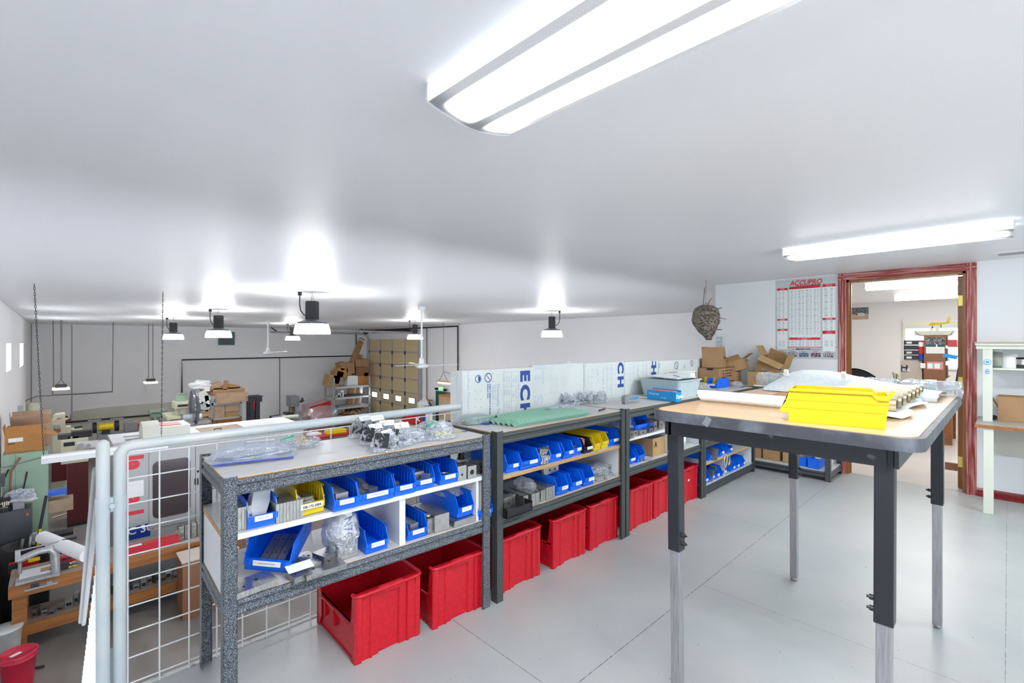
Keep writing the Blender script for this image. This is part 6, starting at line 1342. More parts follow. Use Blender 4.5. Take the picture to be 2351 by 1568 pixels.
o = MB().cyl((0,0,.02),(.12,0,.03),.014,n=10,mat=M['steel']).cyl((.0,-.03,.02),(.0,.05,.02),.022,n=10,mat=M['steel']).cyl((.12,0,.03),(.20,.06,.05),.006,n=8,mat=M['steel']).build('steel_hammer'); o.location = (*bput(180, 1297).xy, BZ+.002); o.rotation_euler = (0,0,-.8); tag(o, 'steel hand tool beside the yellow glasses', 'hand tool')
o = MB().box(-.15,.15,-.04,.04,0,.02,M['steel']).box(-.1,-.02,-.03,.03,.02,.05,M['anod']).box(.05,.1,-.02,.02,.02,.04,M['steel']).build('steel_ruler_block'); o.location = (*bput(95, 1352).xy, BZ+.001); o.location.y += .08; tag(o, 'flat steel tools scattered at the front of the bench', 'hand tool')
o = MB().box(-.36,.36,-.07,.07,0,.12,M['redp']).box(-.30,-.1,-.05,.02,.12,.124,M['paper']).build('long_red_case', bevel=.03, seg=3); o.location = (*bput(344, 1262).xy, BZ+.001); o.rotation_euler = (0,0,.03); tag(o, 'long red plastic case on the bench behind the wire mesh', 'tool case')
t = None
for j in range(2):
    for k in range(6):
        x = bput(418, 1243).x+.085*k
        if t is None: t = MB().box(-.038,.038,-.07,.07,0,.105,M['alu']).box(-.032,.032,-.0705,.0705,.098,.1055,M['alu2']).build('metal_casting', bevel=.006); o = t; tag(o, 'grey metal casting in the double stack on the bench', 'metal part', 'stacked castings on the bench')
        else: o = t.copy(); COL.objects.link(o)
        o.location = (x, 9.18+.0*j, BZ+.001+.107*j)
t2 = t.copy(); t2.data = t.data.copy(); COL.objects.link(t2); t2.location = (bput(400, 1240).x, 9.12, BZ+.06); t2.rotation_euler = (.3, .8, .5); t2['label'] = 'loose tilted casting at the end of the stack on the bench'; del t2['group']
t3 = t2.copy(); COL.objects.link(t3); t3.location = (bput(462, 1205).x+.02, 9.24, BZ+.22); t3.rotation_euler = (0, 0, .4); t3['label'] = 'speckled casting lying on top of the stack on the bench'
# below bench shelf goods
R_ = rndf(7); pr = None
for k in range(26):
    x = bx0+.25+.082*k
    if x > bx1-.25: break
    if pr is None: pr = MB().box(-.03,.03,-.05,.05,0,.12,M['alu']).box(-.02,.02,-.051,-.05,.03,.07,M['hole']).build('machined_part'); o = pr; tag(o, 'grey machined part on the lower shelf of the bench', 'metal part', 'machined parts under the bench')
    else: o = pr.copy(); COL.objects.link(o)
    o.location = (x, by0+.20+R_.random()*.12, FZ+.331); o.scale = (.7+R_.random()*.7, 1, .5+R_.random()*.9); o.rotation_euler = (0, 0, R_.random()*.8-.4)
t = thing('floor_cabinet', 'dark cabinet standing in front of the bench end behind the mesh', 'cabinet', (1.62, 8.45, FZ))
cx0, cx1 = ony(419, 1300, 8.3).x, ony(470, 1300, 8.3).x
MB().box(cx0, cx1+.45, 8.3, 8.75, FZ, -1.82, M['brownp']).build('cabinet_body', None, t, world=True, bevel=.005); MB().box(cx0-.01, cx1+.46, 8.29, 8.76, -1.82, -1.80, M['lock']).build('top', None, t, world=True)
# ---- bottom corner: buckets, cables
t = thing('crimson_bucket', 'crimson plastic bucket with a lid on the shop floor', 'bucket', (*atd(42, 1500, 5.6).xy, FZ)); 
MB().lathe([(.13,0),(.155,.33),(.166,.335),(.166,.35),(.158,.352),(.160,.39)], n=28).build('bucket_body', M['pinkbucket'], t); MB().lathe([(.168,.375),(.171,.405),(.155,.41),(.150,.395),(.0001,.395)], n=28).build('lid', M['pinkbucket'], t)
MB().cbox((-.02,-.03,.398),(.10,.05,.002),M['paper'],rz=.5).build('paper_label', None, t)
t.location.z = FZ; 
t = thing('white_bucket', 'white plastic bucket behind the crimson one', 'bucket', (*atd(12, 1480, 6.1).xy, FZ)); MB().lathe([(.13,0),(.155,.36),(.166,.365),(.166,.385),(.158,.39),(.0001,.385)], n=28).build('bucket_body', M['chart'], t)
# ---- behind the bench: drum, dark cabinet, green machine
t = thing('black_drum', 'black open drum with tools in it behind the bench', 'drum', (-.33, 9.88, FZ)); MB().lathe([(.25,0),(.26,.5),(.26,1.10),(.268,1.12),(.25,1.12),(.24,.1),(.0001,.09)], n=30).build('drum_body', M['black'], t)
MB().cbox((.0,-.262,.90),(.30,.01,.16),M['redm']).cbox((.10,-.268,.95),(.12,.006,.05),M['yellow']).cyl((-.10,-.275,.90),(-.10,-.265,.90),.06,n=16,mat=M['ink']).build('drum_label', None, t)
for k, (a, b, mt) in enumerate((((.05,-.05,.6),(.22,.1,1.75),'ink'),((.0,-.1,.5),(.06,-.02,1.22),'steel'),((-.1,0,.5),(-.02,.0,1.20),'steel'),((.08,-.12,.6),(.16,-.10,1.32),'yellow'))): 
    o = MB().cyl(a, b, .018, n=8, mat=M[mt]).build(('broom','steel_rod','steel_rod','yellow_tool')[k]); o.location = Vector((-.33, 9.88, FZ))+o.location; tag(o, ('long black handle leaning in the drum','short steel rod in the drum','second steel rod in the drum','yellow handle in the drum')[k], 'hand tool')
t = thing('steel_cabinet', 'dark grey cabinet against the left wall with a small orange sticker', 'cabinet', (-.44, 10.38, FZ)); MB().box(-.64, -.27, 10.18, 10.5, FZ, -1.10, M['dgrey2']).build('cabinet_body', None, t, world=True, bevel=.004); MB().box(-.33,-.30,10.178,10.18,-1.20,-1.16,M['cardo']).build('sticker', None, t, world=True)
t = thing('coffee_can', 'black coffee can with cream lettering on the dark grey cabinet', 'can', (-.56, 10.28, -1.099)); MB().cyl((0,0,0),(0,0,.20),.075,n=24,mat=M['ink']).build('can_body', None, t); text('MJB', .075, M['cream'], t, FACE_Y, (-.06, -.077, .10), bold=.002); text('COFFEE', .025, M['gold'], t, FACE_Y, (-.045, -.0765, .06))
o = MB().box(-.06,.06,-.05,.05,0,.11,M['grey2']).build('grey_box', bevel=.004); o.location = (-.41, 10.29, -1.099); tag(o, 'small grey box beside the coffee can', 'box')
for k, (x, z_, w_, mt, lab) in enumerate(((-.42,-.98,.30,'bagz','heap of bluish crumpled bags above the coffee can'),(-.33,-1.0,.22,'bag','shiny clear bag heap beside the coffee can'),(-.22,-1.62,.16,'bag','clear bag hanging from the side of the dark grey cabinet'))):
    bag(x, 10.32 if k < 2 else 10.12, z_, w_, .18, .16, .2, lab, seed=110+k, filmk=mt, amp=.45)
t = thing('green_machine', 'tall pale green machine cabinet by the left wall', 'machine cabinet', (-.33, 11.0, FZ)); gx0, gx1 = -.60, ony(110, 1100, 10.6).x; gz = ony(60, 1040, 10.6).z
MB().box(gx0, gx1, 10.6, 11.5, FZ, gz, M['green']).box(gx1-.36, gx1-.357, 10.597, 10.6, FZ, gz, M['teal']).build('cabinet_body', None, t, world=True, bevel=.01)
MB().tube([(-.33,10.58,-.62),(-.38,10.58,-.95),(-.45,10.56,-1.15)], .010, n=6, mat=M['ink']).tube([(-.53,10.58,-.55),(-.62,10.57,-.8)], .010, n=6, mat=M['ink']).build('pressed_handle', None, t, world=True)
o = MB().tube([(-.40,10.55,-.15+gz+.1),(-.50,10.52,gz-.25),(-.52,10.50,gz-.7),(-.44,10.50,gz-.95),(-.36,10.48,gz-.90)], .014, n=8, mat=M['brownp']).build('rubber_hose'); tag(o, 'brown rubber hose hanging down the green machine', 'hose')
o = MB().tube([(-.46,10.54,gz-.92),(-.30,10.54,gz-.86)], .022, n=8, mat=M['gold']).build('brass_valve'); tag(o, 'brass valve on the green machine front', 'valve')
t = thing('electrical_box', 'dark electrical box with a conduit on the left wall', 'junction box', (-.60, 10.0, -.66)); MB().box(LX+.002, LX+.12, 9.9, 10.1, -.66, -.50, M['anod']).tube([(LX+.05,9.96,-.66),(LX+.05,9.96,-2.2)], .018, n=8, mat=M['pipe']).build('box_body', None, t, world=True)
c1 = ony(66, 1040, 10.85); t = carton((-.36, 10.95, gz+.001), .44, .45, .26, 'cardo', 'large open orange-brown carton on top of the green machine', flaps=(-.25, .9, .15, 1.9), fd=.15); MB().cbox((-.10,-.2262,.20),(.16,.002,.06),M['paper']).cbox((-.15,-.2262,.145),(.08,.002,.012),M['ink']).build('label_sheet', None, t)
carton((-.30, 11.25+.12, gz+.001), .48, .30, .36, 'card3', 'pale open carton behind the orange-brown one', flaps=(.6, .2, .1, 1.4), fd=.2)
# items on the right face of the green machine
for k, (z_, w_, mt, lab) in enumerate(((-1.02,.22,'blue','blue bin on the side of the green machine'),(-1.30,.30,'card3','pale drawer board standing out of the green machine side'),(-1.72,.30,'ink','black bracket arm on the green machine side'),(-2.0,.22,'ink','second black bracket arm lower on the green machine side'))):
    o = MB().box(0, w_, -.12, .12, 0, (.06,.20,.05,.04)[k], M[mt]).build('side_fitting'); o.location = (gx1+.002+w_/2, 10.95, z_-.1); tag(o, lab, 'machine fitting')
# white tube on the bench
a, b = atd(98, 1233, 6.75), atd(200, 1275, 6.25); t = thing('white_tube', 'fat white tube slanting down onto the bench', 'tube', tuple(a)); MB().cyl(a, b, .082, n=24).build('tube_body', M['paper'], t, world=True)
o = MB().cbox((0,0,0),(.9,.7,.03),M['grey2']).build('floor_mat'); p = onz(140, 1150, FZ); o.location = (p.x, p.y, FZ+.001); tag(o, 'grey ribbed floor mat beyond the green machine', 'mat')
a, b = onz(120, 1190, FZ), onz(215, 1160, FZ); o = MB().tube([a+Vector((0,0,.012)), (a+b)/2+Vector((.02,.02,.012)), b+Vector((.4,.1,.012))], .011, n=6, mat=M['gold']).build('yellow_hose'); tag(o, 'yellow hose lying across the shop floor', 'hose')
# ---- hung strip light below the ceiling
y_l = 8.05; a = ony(95, 1056, y_l); b = Vector((1.10, y_l, a.z)); zL = a.z
t = thing('hanging_strip_light', 'white strip light hanging on long chains, seen from above', 'ceiling light', ((a.x+b.x)/2, y_l, zL))
MB().prism([(y_l-.125, zL-.03),(y_l-.13, zL-.02),(y_l-.06, zL+.020),(y_l-.05, zL+.05),(y_l+.05, zL+.05),(y_l+.06, zL+.020),(y_l+.13, zL-.02),(y_l+.125, zL-.03)], a.x, b.x, 'x', M['whitem']).build('reflector', None, t, world=True)
MB().cyl((a.x+.03, y_l-.03, zL-.015),(b.x-.03, y_l-.03, zL-.015),.016,n=10).cyl((a.x+.03, y_l+.03, zL-.015),(b.x-.03, y_l+.03, zL-.015),.016,n=10).build('tube', M['paper'], t, world=True)
def chain(x0, y0, z0, x1, y1, z1, lab, par):
    m = MB(); p0, p1 = Vector((x0,y0,z0)), Vector((x1,y1,z1)); n = int((p1-p0).length/.036)
    for k in range(n):
        c = p0.lerp(p1, (k+.5)/n); r = .007; ax = Vector((1,0,0)) if k % 2 else Vector((.2,1,0)).normalized()
        pts = [c+ax*(r*cos(2*pi*i/8))+Vector((0,0,1))*(.024*sin(2*pi*i/8)) for i in range(9)]; m.tube(pts, 0.0026, n=4, mat=M['anod'])
    return m.build('chain', None, par, world=True)
p = atd(79, 652, 5.75); chain(a.x+.02, y_l, zL+.05, p.x, y_l, ceil_z(y_l), '', t)
p = ony(374, 668, y_l); chain(b.x-.06, y_l, zL+.05, p.x, y_l, ceil_z(y_l), '', t)
MB().tube([(a.x, y_l, zL+.03),(a.x-.10, y_l-.06, zL+.02),(-.55, y_l-.3, zL-.01),(LX+.005, y_l-.5, zL-.03)], .007, n=6).build('power_cord', M['cordm'], t, world=True)
# ---- CNC lathe
t = thing('cnc_lathe', 'large grey CNC lathe with red lettering and a smoked window beyond the bench', 'machine', (2.2, 10.9, FZ)); my = 10.02
mx0, mx1 = ony(262, 1100, my).x, ony(697, 1010, my).x; mz = -.30
MB().box(mx0, mx1, my, my+1.35, FZ+.05, mz-.10, M['grey']).prism([(my, mz-.10),(my+.22, mz),(my+1.35, mz),(my+1.35, mz-.10)], mx0, mx1, 'x', M['grey']).build('casing', None, t, world=True, bevel=.008)
def pm(px, py): return ony(px, py, my)
w0, w1 = pm(350, 1060), pm(437, 1170)
dd = MB().box(pm(342,1100).x, pm(447,1100).x, my-.018, my, pm(342,1215).z, mz-.12, M['grey']).build('sliding_door', None, t, world=True, bevel=.004)
MB().prism([(x, z) for x, z in rrect(w0.x, w1.x, w1.z-.03, w0.z+.0, .09)], my-.024, my-.019, 'y', M['smoke']).build('window', None, dd, world=True)
for px in (447, 454): MB().box(pm(px,0).x-.008, pm(px,0).x+.008, my-.03, my, pm(px,1112).z, pm(px,1098).z, M['ink']).build('handle', None, t, world=True)
MB().box(pm(449,0).x-.003, pm(449,0).x+.003, my-.002, my, FZ+.3, mz-.12, M['ink']).box(pm(452,0).x, pm(457,0).x, my-.004, my, pm(452,1085).z, pm(452,1080).z, M['ink']).build('door_seam', None, t, world=True)
MB().box(mx0, pm(345,0).x, my-.003, my, pm(300,1240).z, pm(300,1210).z, M['navy']).build('name_plate', None, t, world=True)
text('C 302', .17, M['paper'], t, FACE_Y, (pm(292,0).x, my-.005, pm(292,1229).z), bold=.003, world=True)
lz = pm(290,1060).z
for s_, px, py, sz in (('I', 283, 1049, .36), ('a', 283, 1062, .42), ('r', 283, 1116, .40), ('a', 283, 1142, .42), ('I', 283, 1177, .36)):
    p = pm(px, py); text(s_, sz, M['redt'], t, DOWN_Y, (p.x, my-.004, p.z), bold=.022, sx=.8, world=True)
MB().box(pm(295,0).x, pm(330,0).x, my-.005, my-.002, pm(300,1143).z, pm(300,1106).z, M['paper']).build('notice', None, t, world=True)
m = MB(); zt = mz+.001
def topz(px, py, z=mz+.002): return onz(px, py, z)
MB().box(mx0, mx1, my+.30, my+1.30, mz, mz+.012, M['whitem']).build('top_cover', None, t, world=True)
MB().box(mx0+.18, mx0+.85, my+.42, my+.56, mz+.012, mz+.016, M['grey2']).box(mx0+.18, mx0+.85, my+.80, my+.92, mz+.012, mz+.016, M['grey2']).box(mx0+1.28, mx0+2.0, my+.35, my+.95, mz+.012, mz+.016, M['ply']).build('roof_opening', None, t, world=True)
hx = onz(345, 1003, mz+.1).x; m = MB(); hd = [(my+.45+.28*cos(pi*k/10), mz+.012+.30*sin(pi*k/10)) for k in range(11)]
m.prism(hd, hx-.08, hx+.16, 'x', M['cream2']); m.build('spindle_hood', None, t, world=True); m = MB().box(hx+.162, hx+.62, my+.30, my+.95, mz+.013, mz+.20, M['cream2']).box(hx+.20, hx+.5, my+.4, my+.8, mz+.20, mz+.21, M['pinkp']); m.build('turret_cover', None, t, world=True)
MB().tube([(hx+1.02,my+.40,mz+.013),(hx+1.02,my+.40,mz+.05),(hx+1.14,my+.42,mz+.05),(hx+1.14,my+.42,mz+.013)], .010, n=6).build('roof_handle', M['ink'], t, world=True)
# light panel machine lower behind the shelving (seen through the mesh under the unit)
t = thing('grey_machine_base', 'light grey machine casing seen through the mesh under the open shelf', 'machine', (2.3, 5.2, FZ)); 
q0, q1 = onz(560, 1560, -1.5), onz(760, 1330, -1.5)
MB().box(1.15, 3.2, 4.3, 5.4, FZ, -1.75, M['grey2']).build('casing', None, t, world=True, bevel=.01)
MB().cbox((1.75, 4.6, -1.64), (.75, .42, .02), M['grey'], rx=-.12).box(1.2,3.1,4.32,4.36,-1.75,-1.70,M['galv']).build('sloped_panel', None, t, world=True)
MB().cyl((1.55,4.5,-1.635),(1.55,4.5,-1.625),.018,n=10).cyl((1.95,4.5,-1.635),(1.95,4.5,-1.625),.018,n=10).build('panel_hole', M['hole'], t, world=True)
# dark tool tables seen between the railing and the unit top
t = thing('red_tool_cart', 'red wheeled table with trays seen between the railing and the shelving', 'cart', (4.6, 12.4, FZ)); q = ony(745, 1000, 12.2)
MB().box(q.x-.35, q.x+1.1, 12.1, 12.8, q.z-.05, q.z, M['redm']).build('table_top', None, t, world=True)
for dx in (-.32, 1.05):
    for dy in (12.12, 12.75): MB().box(q.x+dx, q.x+dx+.04, dy, dy+.04, FZ, q.z-.05, M['redm']).build('leg', None, t, world=True)
o = MB().box(-.25,.25,-.12,.12,0,.10,M['yellow']).build('yellow_tray', bevel=.01); o.location = (q.x+.35, 12.35, q.z+.001); tag(o, 'yellow tray on the red wheeled table', 'tray')
for k in range(3):
    o = MB().box(-.14,.14,-.14,.14,0,.05+.02*k,M[('paper','chart','steel')[k]]).build('parts_box'); o.location = (q.x-.15+.42*k+(.25 if k else 0), 12.5, q.z+.001); tag(o, ('white box at the end of the red table','pale box behind the yellow tray','steel tray at the far end of the red table')[k], 'box')
q = ony(970, 960, 11.8)
t = thing('wall_banner_box', 'red and blue lettered carton beyond the railing near the foam board', 'box', (q.x, 11.9, FZ)); z_ = ony(960, 950, 11.8).z
MB().box(q.x-.32, q.x+.10, 11.8, 12.4, z_-.30, z_, M['redm']).box(q.x-.02, q.x+.102, 11.797, 11.8, z_-.3, z_-.08, M['navy']).box(q.x+.11, q.x+.35, 11.8, 12.3, z_-.3, z_-.02, M['chart']).build('carton_body', None, t, world=True); text('X', .20, M['paper'], t, FACE_Y, (q.x-.24, 11.79, z_-.22), bold=.006, world=True)
MB().box(q.x-.6, q.x+.6, 11.7, 12.5, z_-.36, z_-.31, M['cream2']).box(q.x-.55,q.x+.55,11.75,12.45,FZ,z_-.36,M['cream2']).build('cabinet', None, t, world=True)
# ---- back wall: pipes, speaker, outlets, boards
def pipe(pts, r, lab, name='black_pipe', mt='pipe', cat='pipe'):
    m = MB(); m.tube(pts, r, n=8)
    o = m.build(name, M[mt]); return tag(o, lab, cat)
yb = BY-.06
pipe([pb(417, 905)+Vector((0,-.06,0)), pb(417, 826)+Vector((0,-.06,0)), pb(808, 817)+Vector((0,-.06,0))], .028, 'black pipe crossing the back wall and turning down beside the milling machine')
pipe([pb(641, 820)+Vector((0,-.07,0)), pb(641, 950)+Vector((0,-.07,0))], .016, 'thin grey drop pipe on the back wall above the band saw', name='drop_pipe', mt='cordm')
pipe([pb(150, 969)+Vector((0,-.10,0)), pb(395, 948)+Vector((0,-.10,0))], .030, 'black pipe running low along the cream wall panel')
gxp = GX-.06
pipe([pg(820, 800)+Vector((-.06,0,0)), pg(820, 760)+Vector((-.06,0,0)), pg(1054, 749)+Vector((-.06,0,0)), pg(1054, 905)+Vector((-.06,0,0))], .030, 'black pipe framing the garage wall under the ceiling')
pipe([pg(983, 753)+Vector((-.07,0,0)), pg(983, 930)+Vector((-.07,0,0))], .020, 'grey conduit running down between the garage door and the green door', name='conduit', mt='cordm')
a, b = pb(501, 762), pb(538, 792); t = thing('wall_speaker', 'dark teal square fan guard high on the back wall', 'vent fan', ((a.x+b.x)/2, BY-.06, b.z)); MB().box(a.x, b.x, BY-.06, BY-.003, b.z, a.z, M['teal']).build('panel', None, t, world=True, bevel=.01); cc = (a+b)/2
MB().cyl((cc.x, BY-.075, cc.z), (cc.x, BY-.06, cc.z), .22, n=24).build('round_grille', M['anod'], t, world=True)
t = thing('hanging_wires', 'thin cord and bar hung from two long wires near the left corner', 'cable', (0, 20, 0)); yy = 20.0
pts = lambda L_: [ony(px, py, yy) for px, py in L_]
MB().tube(pts([(122,735),(123,890),(120,906)]), .012, n=5).tube(pts([(260,735),(258,895),(258,901)]), .012, n=5).tube(pts([(120,907),(190,904),(258,899)]), .022, n=5).tube(pts([(120,908),(85,910),(62,918),(47,935)]), .014, n=5).build('cord', M['cordm'], t, world=True)
def work_light(px, py, lab, dpt, tops):
    q = ony(px, py, dpt); t = thing('hanging_work_light', lab, 'hanging lamp', tuple(q))
    MB().box(q.x-.13, q.x+.13, dpt-.13, dpt+.13, q.z, q.z+.10, M['anod']).build('lamp_housing', None, t, world=True, bevel=.02); MB().box(q.x-.19, q.x+.19, dpt-.19, dpt+.19, q.z-.06, q.z, M['warm']).build('diffuser', None, t, world=True, bevel=.02)
    for k, (tx, ty) in enumerate(tops):
        e_ = ony(tx, ty, dpt); e_.z = ceil_z(dpt); MB().tube([e_, (e_.x, dpt, q.z+.22), (q.x-.08+.16*k, dpt, q.z+.10)], .010, n=5).build('hanging_wire', M['cordm'], t, world=True)
work_light(140, 890, 'lit work light hanging low near the left corner', 19.5, ((139,740),(142,740)))
work_light(346, 876, 'lit work light hanging by the wall above the drill press', 21.0, ((341,745),(351,745)))
p = pb(334, 893); outlet(0, 0, 0, 'white wall outlet near the hanging work light'); ot = [q for q in COL.objects if q.get('label') == 'white wall outlet near the hanging work light'][0]; ot.location = (p.x, BY-.004, p.z); ot.rotation_euler = (0, 0, pi/2); ot.scale = (2, 2, 2)
# garage wall: door, track, exit door, sign
ya, yb2 = pg(852, 800).y, pg(966, 800).y; zt = pg(855, 779).z
t = thing('garage_door', 'tan sectional garage door with a row of small windows', 'garage door', (GX-.06, (ya+yb2)/2, FZ)); rows_n = 7; rh = (zt-FZ)/rows_n
for k in range(rows_n):
    z0 = FZ+rh*k; m = MB().box(GX-.09, GX-.03, yb2, ya, z0+.004, z0+rh-.004, M['tan']).box(GX-.095, GX-.088, yb2, ya, z0+.002, z0+.06, M['galv'])
    for q in range(5): y_ = yb2+(ya-yb2)*q/4; m.box(GX-.098, GX-.088, max(y_-.05, yb2), min(y_+.05, ya), z0, z0+rh, M['galv'])
    s_ = m.build('door_section', None, t, world=True)
    if k == 2:
        for q in range(4):
            yc_ = yb2+(ya-yb2)*(q+.5)/4; MB().box(GX-.101, GX-.098, yc_-.26, yc_+.26, z0+.16, z0+.46, M['ink']).build('window_frame', None, s_, world=True, bevel=.0); MB().box(GX-.104, GX-.101, yc_-.22, yc_+.22, z0+.20, z0+.42, M['winglow']).build('pane', None, s_, world=True)
    m = MB()
    for q in (1, 2, 3): y_ = yb2+(ya-yb2)*q/4; m.box(GX-.11, GX-.097, y_-.05, y_+.05, z0+rh-.10, z0+rh+.07, M['ink'])
    for y_ in (ya-.03, yb2+.03): m.box(GX-.11, GX-.097, y_-.03, y_+.03, z0+rh-.05, z0+rh+.05, M['ink'])
    if k < rows_n-1: m.build('hinge', None, s_, world=True)
for y_ in (ya+.07, yb2-.07): MB().box(GX-.16, GX-.06, y_-.05, y_+.05, FZ, zt, M['galv']).tube([(GX-.11, y_, zt-.05), (GX-.16, y_, zt+.12), (GX-.35, y_, zt+.24), (GX-.8, y_, zt+.27), (GX-4.6, y_, zt+.30)], .045, n=6, mat=M['galv']).build('track', None, t, world=True)
MB().cyl((GX-.25, yb2, zt+.36), (GX-.25, ya+.15, zt+.36), .03, n=10, mat=M['galv']).cyl((GX-.25, yb2+.4, zt+.36), (GX-.25, ya-.6, zt+.36), .065, n=12, mat=M['ink']).cyl((GX-.25, ya+.02, zt+.36), (GX-.25, ya+.12, zt+.36), .12, n=16, mat=M['ink']).build('spring_shaft', None, t, world=True)
MB().tube([(GX-4.6, ya+.07, zt+.30), (GX-4.6, ya+.07, ceil_z(ya)-.001)], .03, n=5, mat=M['galv']).tube([(GX-4.3, ya+.07, zt+.30), (GX-4.6, ya+.07, ceil_z(ya)-.001)], .03, n=5, mat=M['anod']).tube([(GX-.25, ya+.1, zt+.36), (GX-.5, ya+.1, ceil_z(ya)-.001)], .03, n=5, mat=M['anod']).build('hanger_strap', None, t, world=True)
a, b = pg(1003, 901), pg(1038, 902); t = thing('exit_door', 'dark green panelled exit door below the EXIT sign', 'door', (GX-.05, (a.y+b.y)/2, FZ)); m = MB().box(GX-.06, GX-.02, b.y, a.y, FZ, FZ+2.05, M['teal']); wdt = a.y-b.y
for q0_, q1_ in ((.12,.44),(.56,.88)):
    for z0_, z1_ in ((1.45,1.85),(.2,1.25)): m.box(GX-.066, GX-.060, b.y+wdt*q0_, b.y+wdt*q1_, FZ+z0_, FZ+z1_, M['teal'])
m.build('door_leaf', None, t, world=True); MB().box(GX-.03, GX-.002, b.y-.06, a.y+.06, FZ, FZ+2.12, M['wall']).build('door_frame', None, t, world=True); MB().box(GX-.12, GX-.06, b.y+.02, b.y+.20, FZ+1.9, FZ+1.97, M['ink']).build('closer', None, t, world=True)
a, b = pg(1010, 885), pg(1023, 899); t = thing('exit_sign', 'lit green EXIT sign with two emergency lamp heads', 'exit sign', (GX-.05, (a.y+b.y)/2, b.z)); MB().box(GX-.09, GX-.002, b.y, a.y, b.z, a.z, M['cream2']).build('sign_body', None, t, world=True, bevel=.01)
text('EXIT', .19, M['exitg'], t, FACE_X, (GX-.092, (a.y+b.y)/2, b.z+.045), align='CENTER', bold=.004, sx=(a.y-b.y)*2.0, world=True)
for y_ in (a.y+.10, b.y-.10): MB().lathe([(.03,0),(.075,.05),(.075,.09),(.0001,.10)], c=(GX-.10, y_, b.z+.03), n=14, mat=M['ink']).build('lamp_head', None, t, world=True)
t = thing('tube_light', 'lit single tube light hanging on wires near the green door', 'hanging lamp', tuple(pg(1030, 877)+Vector((-1.2,0,0)))); a, b = onx(1005, 876, GX-1.2), onx(1060, 884, GX-1.2)
MB().box(a.x-.05, a.x+.05, b.y, a.y, a.z, a.z+.05, M['card3']).build('lamp_body', None, t, world=True); MB().cyl((a.x, b.y+.05, a.z-.03), (a.x, a.y-.03, a.z-.03), .030, n=10).build('tube', M['warm'], t, world=True)
MB().tube([(a.x, a.y-.1, a.z+.05), (a.x, a.y-.35, a.z+.35), (a.x, a.y-.35, ceil_z(a.y))], .008, n=5).tube([(a.x, a.y-.6, a.z+.05), (a.x, a.y-.35, a.z+.35)], .008, n=5).tube([(a.x, a.y-.35, a.z+.38), (a.x, a.y-1.0, a.z+.30), (a.x+.4, a.y-2.0, a.z+.1), (GX-.04, b.y-.6, a.z+.4)], .010, n=5).build('hanging_wire', M['cordm'], t, world=True)
a = pg(1044, 905); o = MB().box(GX-.75, GX-.1, a.y-1.0, a.y-.0, FZ, a.z, M['card3']).box(GX-.78, GX-.08, a.y-1.0, a.y+.0, a.z, a.z+.05, M['cardo']).build('tall_cabinet'); tag(o, 'tan cabinet with an orange top beside the green exit door', 'cabinet')
t = thing('covered_bundle', 'white and black wrapped bundle standing beside the garage door', 'bundle', (GX-.5, pg(965, 940).y-.2, FZ)); q = onx(968, 925, GX-.5)
MB().blob((q.x, q.y-.1, q.z-.3), (.25,.28,.42), sub=3, amp=.5, fr=3, seed=5, mat=M['whitem']).build('wrap', None, t, world=True); MB().box(q.x-.2,q.x+.2,q.y-.3,q.y+.1,FZ,q.z-.4,M['ink']).build('base', None, t, world=True)
t = thing('bicycle_frame', 'dark thin frame hooked on the wall beside the garage door', 'bicycle', (GX-.15, pg(985, 940).y, FZ)); q = onx(985, 925, GX-.2)
MB().tube([q+Vector((0,.25*cos(2*pi*i/16),-.25+.25*sin(2*pi*i/16))) for i in range(17)], .018, n=5).tube([q+Vector((0,0,.1)), q+Vector((0,-.2,-.3)), q+Vector((0,.2,-.5))], .02, n=5).build('frame', M['anod'], t, world=True); MB().cbox(q+Vector((0,0,.12)),(.1,.35,.04),M['cardo']).build('seat', None, t, world=True)
# ---- back row of machines and racks
def bk(px, y): return ony(px, 900, y).x
def zz_at(px, py, y): return ony(px, py, y).z
def rack(px0, px1, y, dep, pytop, shelves, lab, mt='galv'):
    x0, x1 = bk(px0, y), bk(px1, y); t = thing('steel_rack', lab, 'storage rack', ((x0+x1)/2, y+dep/2, FZ)); zt = zz_at(px0, pytop, y)
    for x in (x0, x1-.07):
        for yy_ in (y, y+dep-.07):
            m = MB().box(x, x+.075, yy_, yy_+.075, FZ, zt, M[mt])
            for k in range(24): m.box(x+.025, x+.05, yy_-.003, yy_, zt-.06-.075*k, zt-.03-.075*k, M['anod'])
            m.build('post', None, t, world=True)
    for py in shelves:
        z = zz_at(px0, py, y); MB().box(x0+.02, x1-.02, y, y+dep, z-.09, z, M[mt]).build('shelf', None, t, world=True)
    return t, x0, x1, zt
# cardboard rack
yR = 18.0
tR, x0, x1, zt = rack(484, 556, yR, 1.0, 913, (925, 962), 'grey steel rack loaded with flattened cardboard behind the lathe')
def cb(px0, px1, py0, py1, y, dep, mt, lab, rz=0, ry=0, rx=0, g=None, name='flattened_box'):
    a, b = ony(px0, py0, y), ony(px1, py1, y); o = MB().cbox((0,0,(a.z-b.z)/2), (b.x-a.x, dep, a.z-b.z), M[mt]).build(name); o.location = ((a.x+b.x)/2, y+dep/2, b.z); o.rotation_euler = (rx, ry, rz); return tag(o, lab, 'cardboard', g)
cb(491,516,926,961,yR+.05,.6,'card3','tall pale carton on the lower rack shelf beside the post',name='carton'); cb(517,549,927,944,yR+.05,.6,'card3','brown carton on top of the flat ones in the rack',name='carton'); cb(518,548,946,952,yR+.05,.6,'card2','flat wooden-coloured carton in the rack',name='carton'); cb(517,547,949,961,yR+.02,.6,'card2','labelled yellow-brown carton at the bottom of the rack',name='carton')
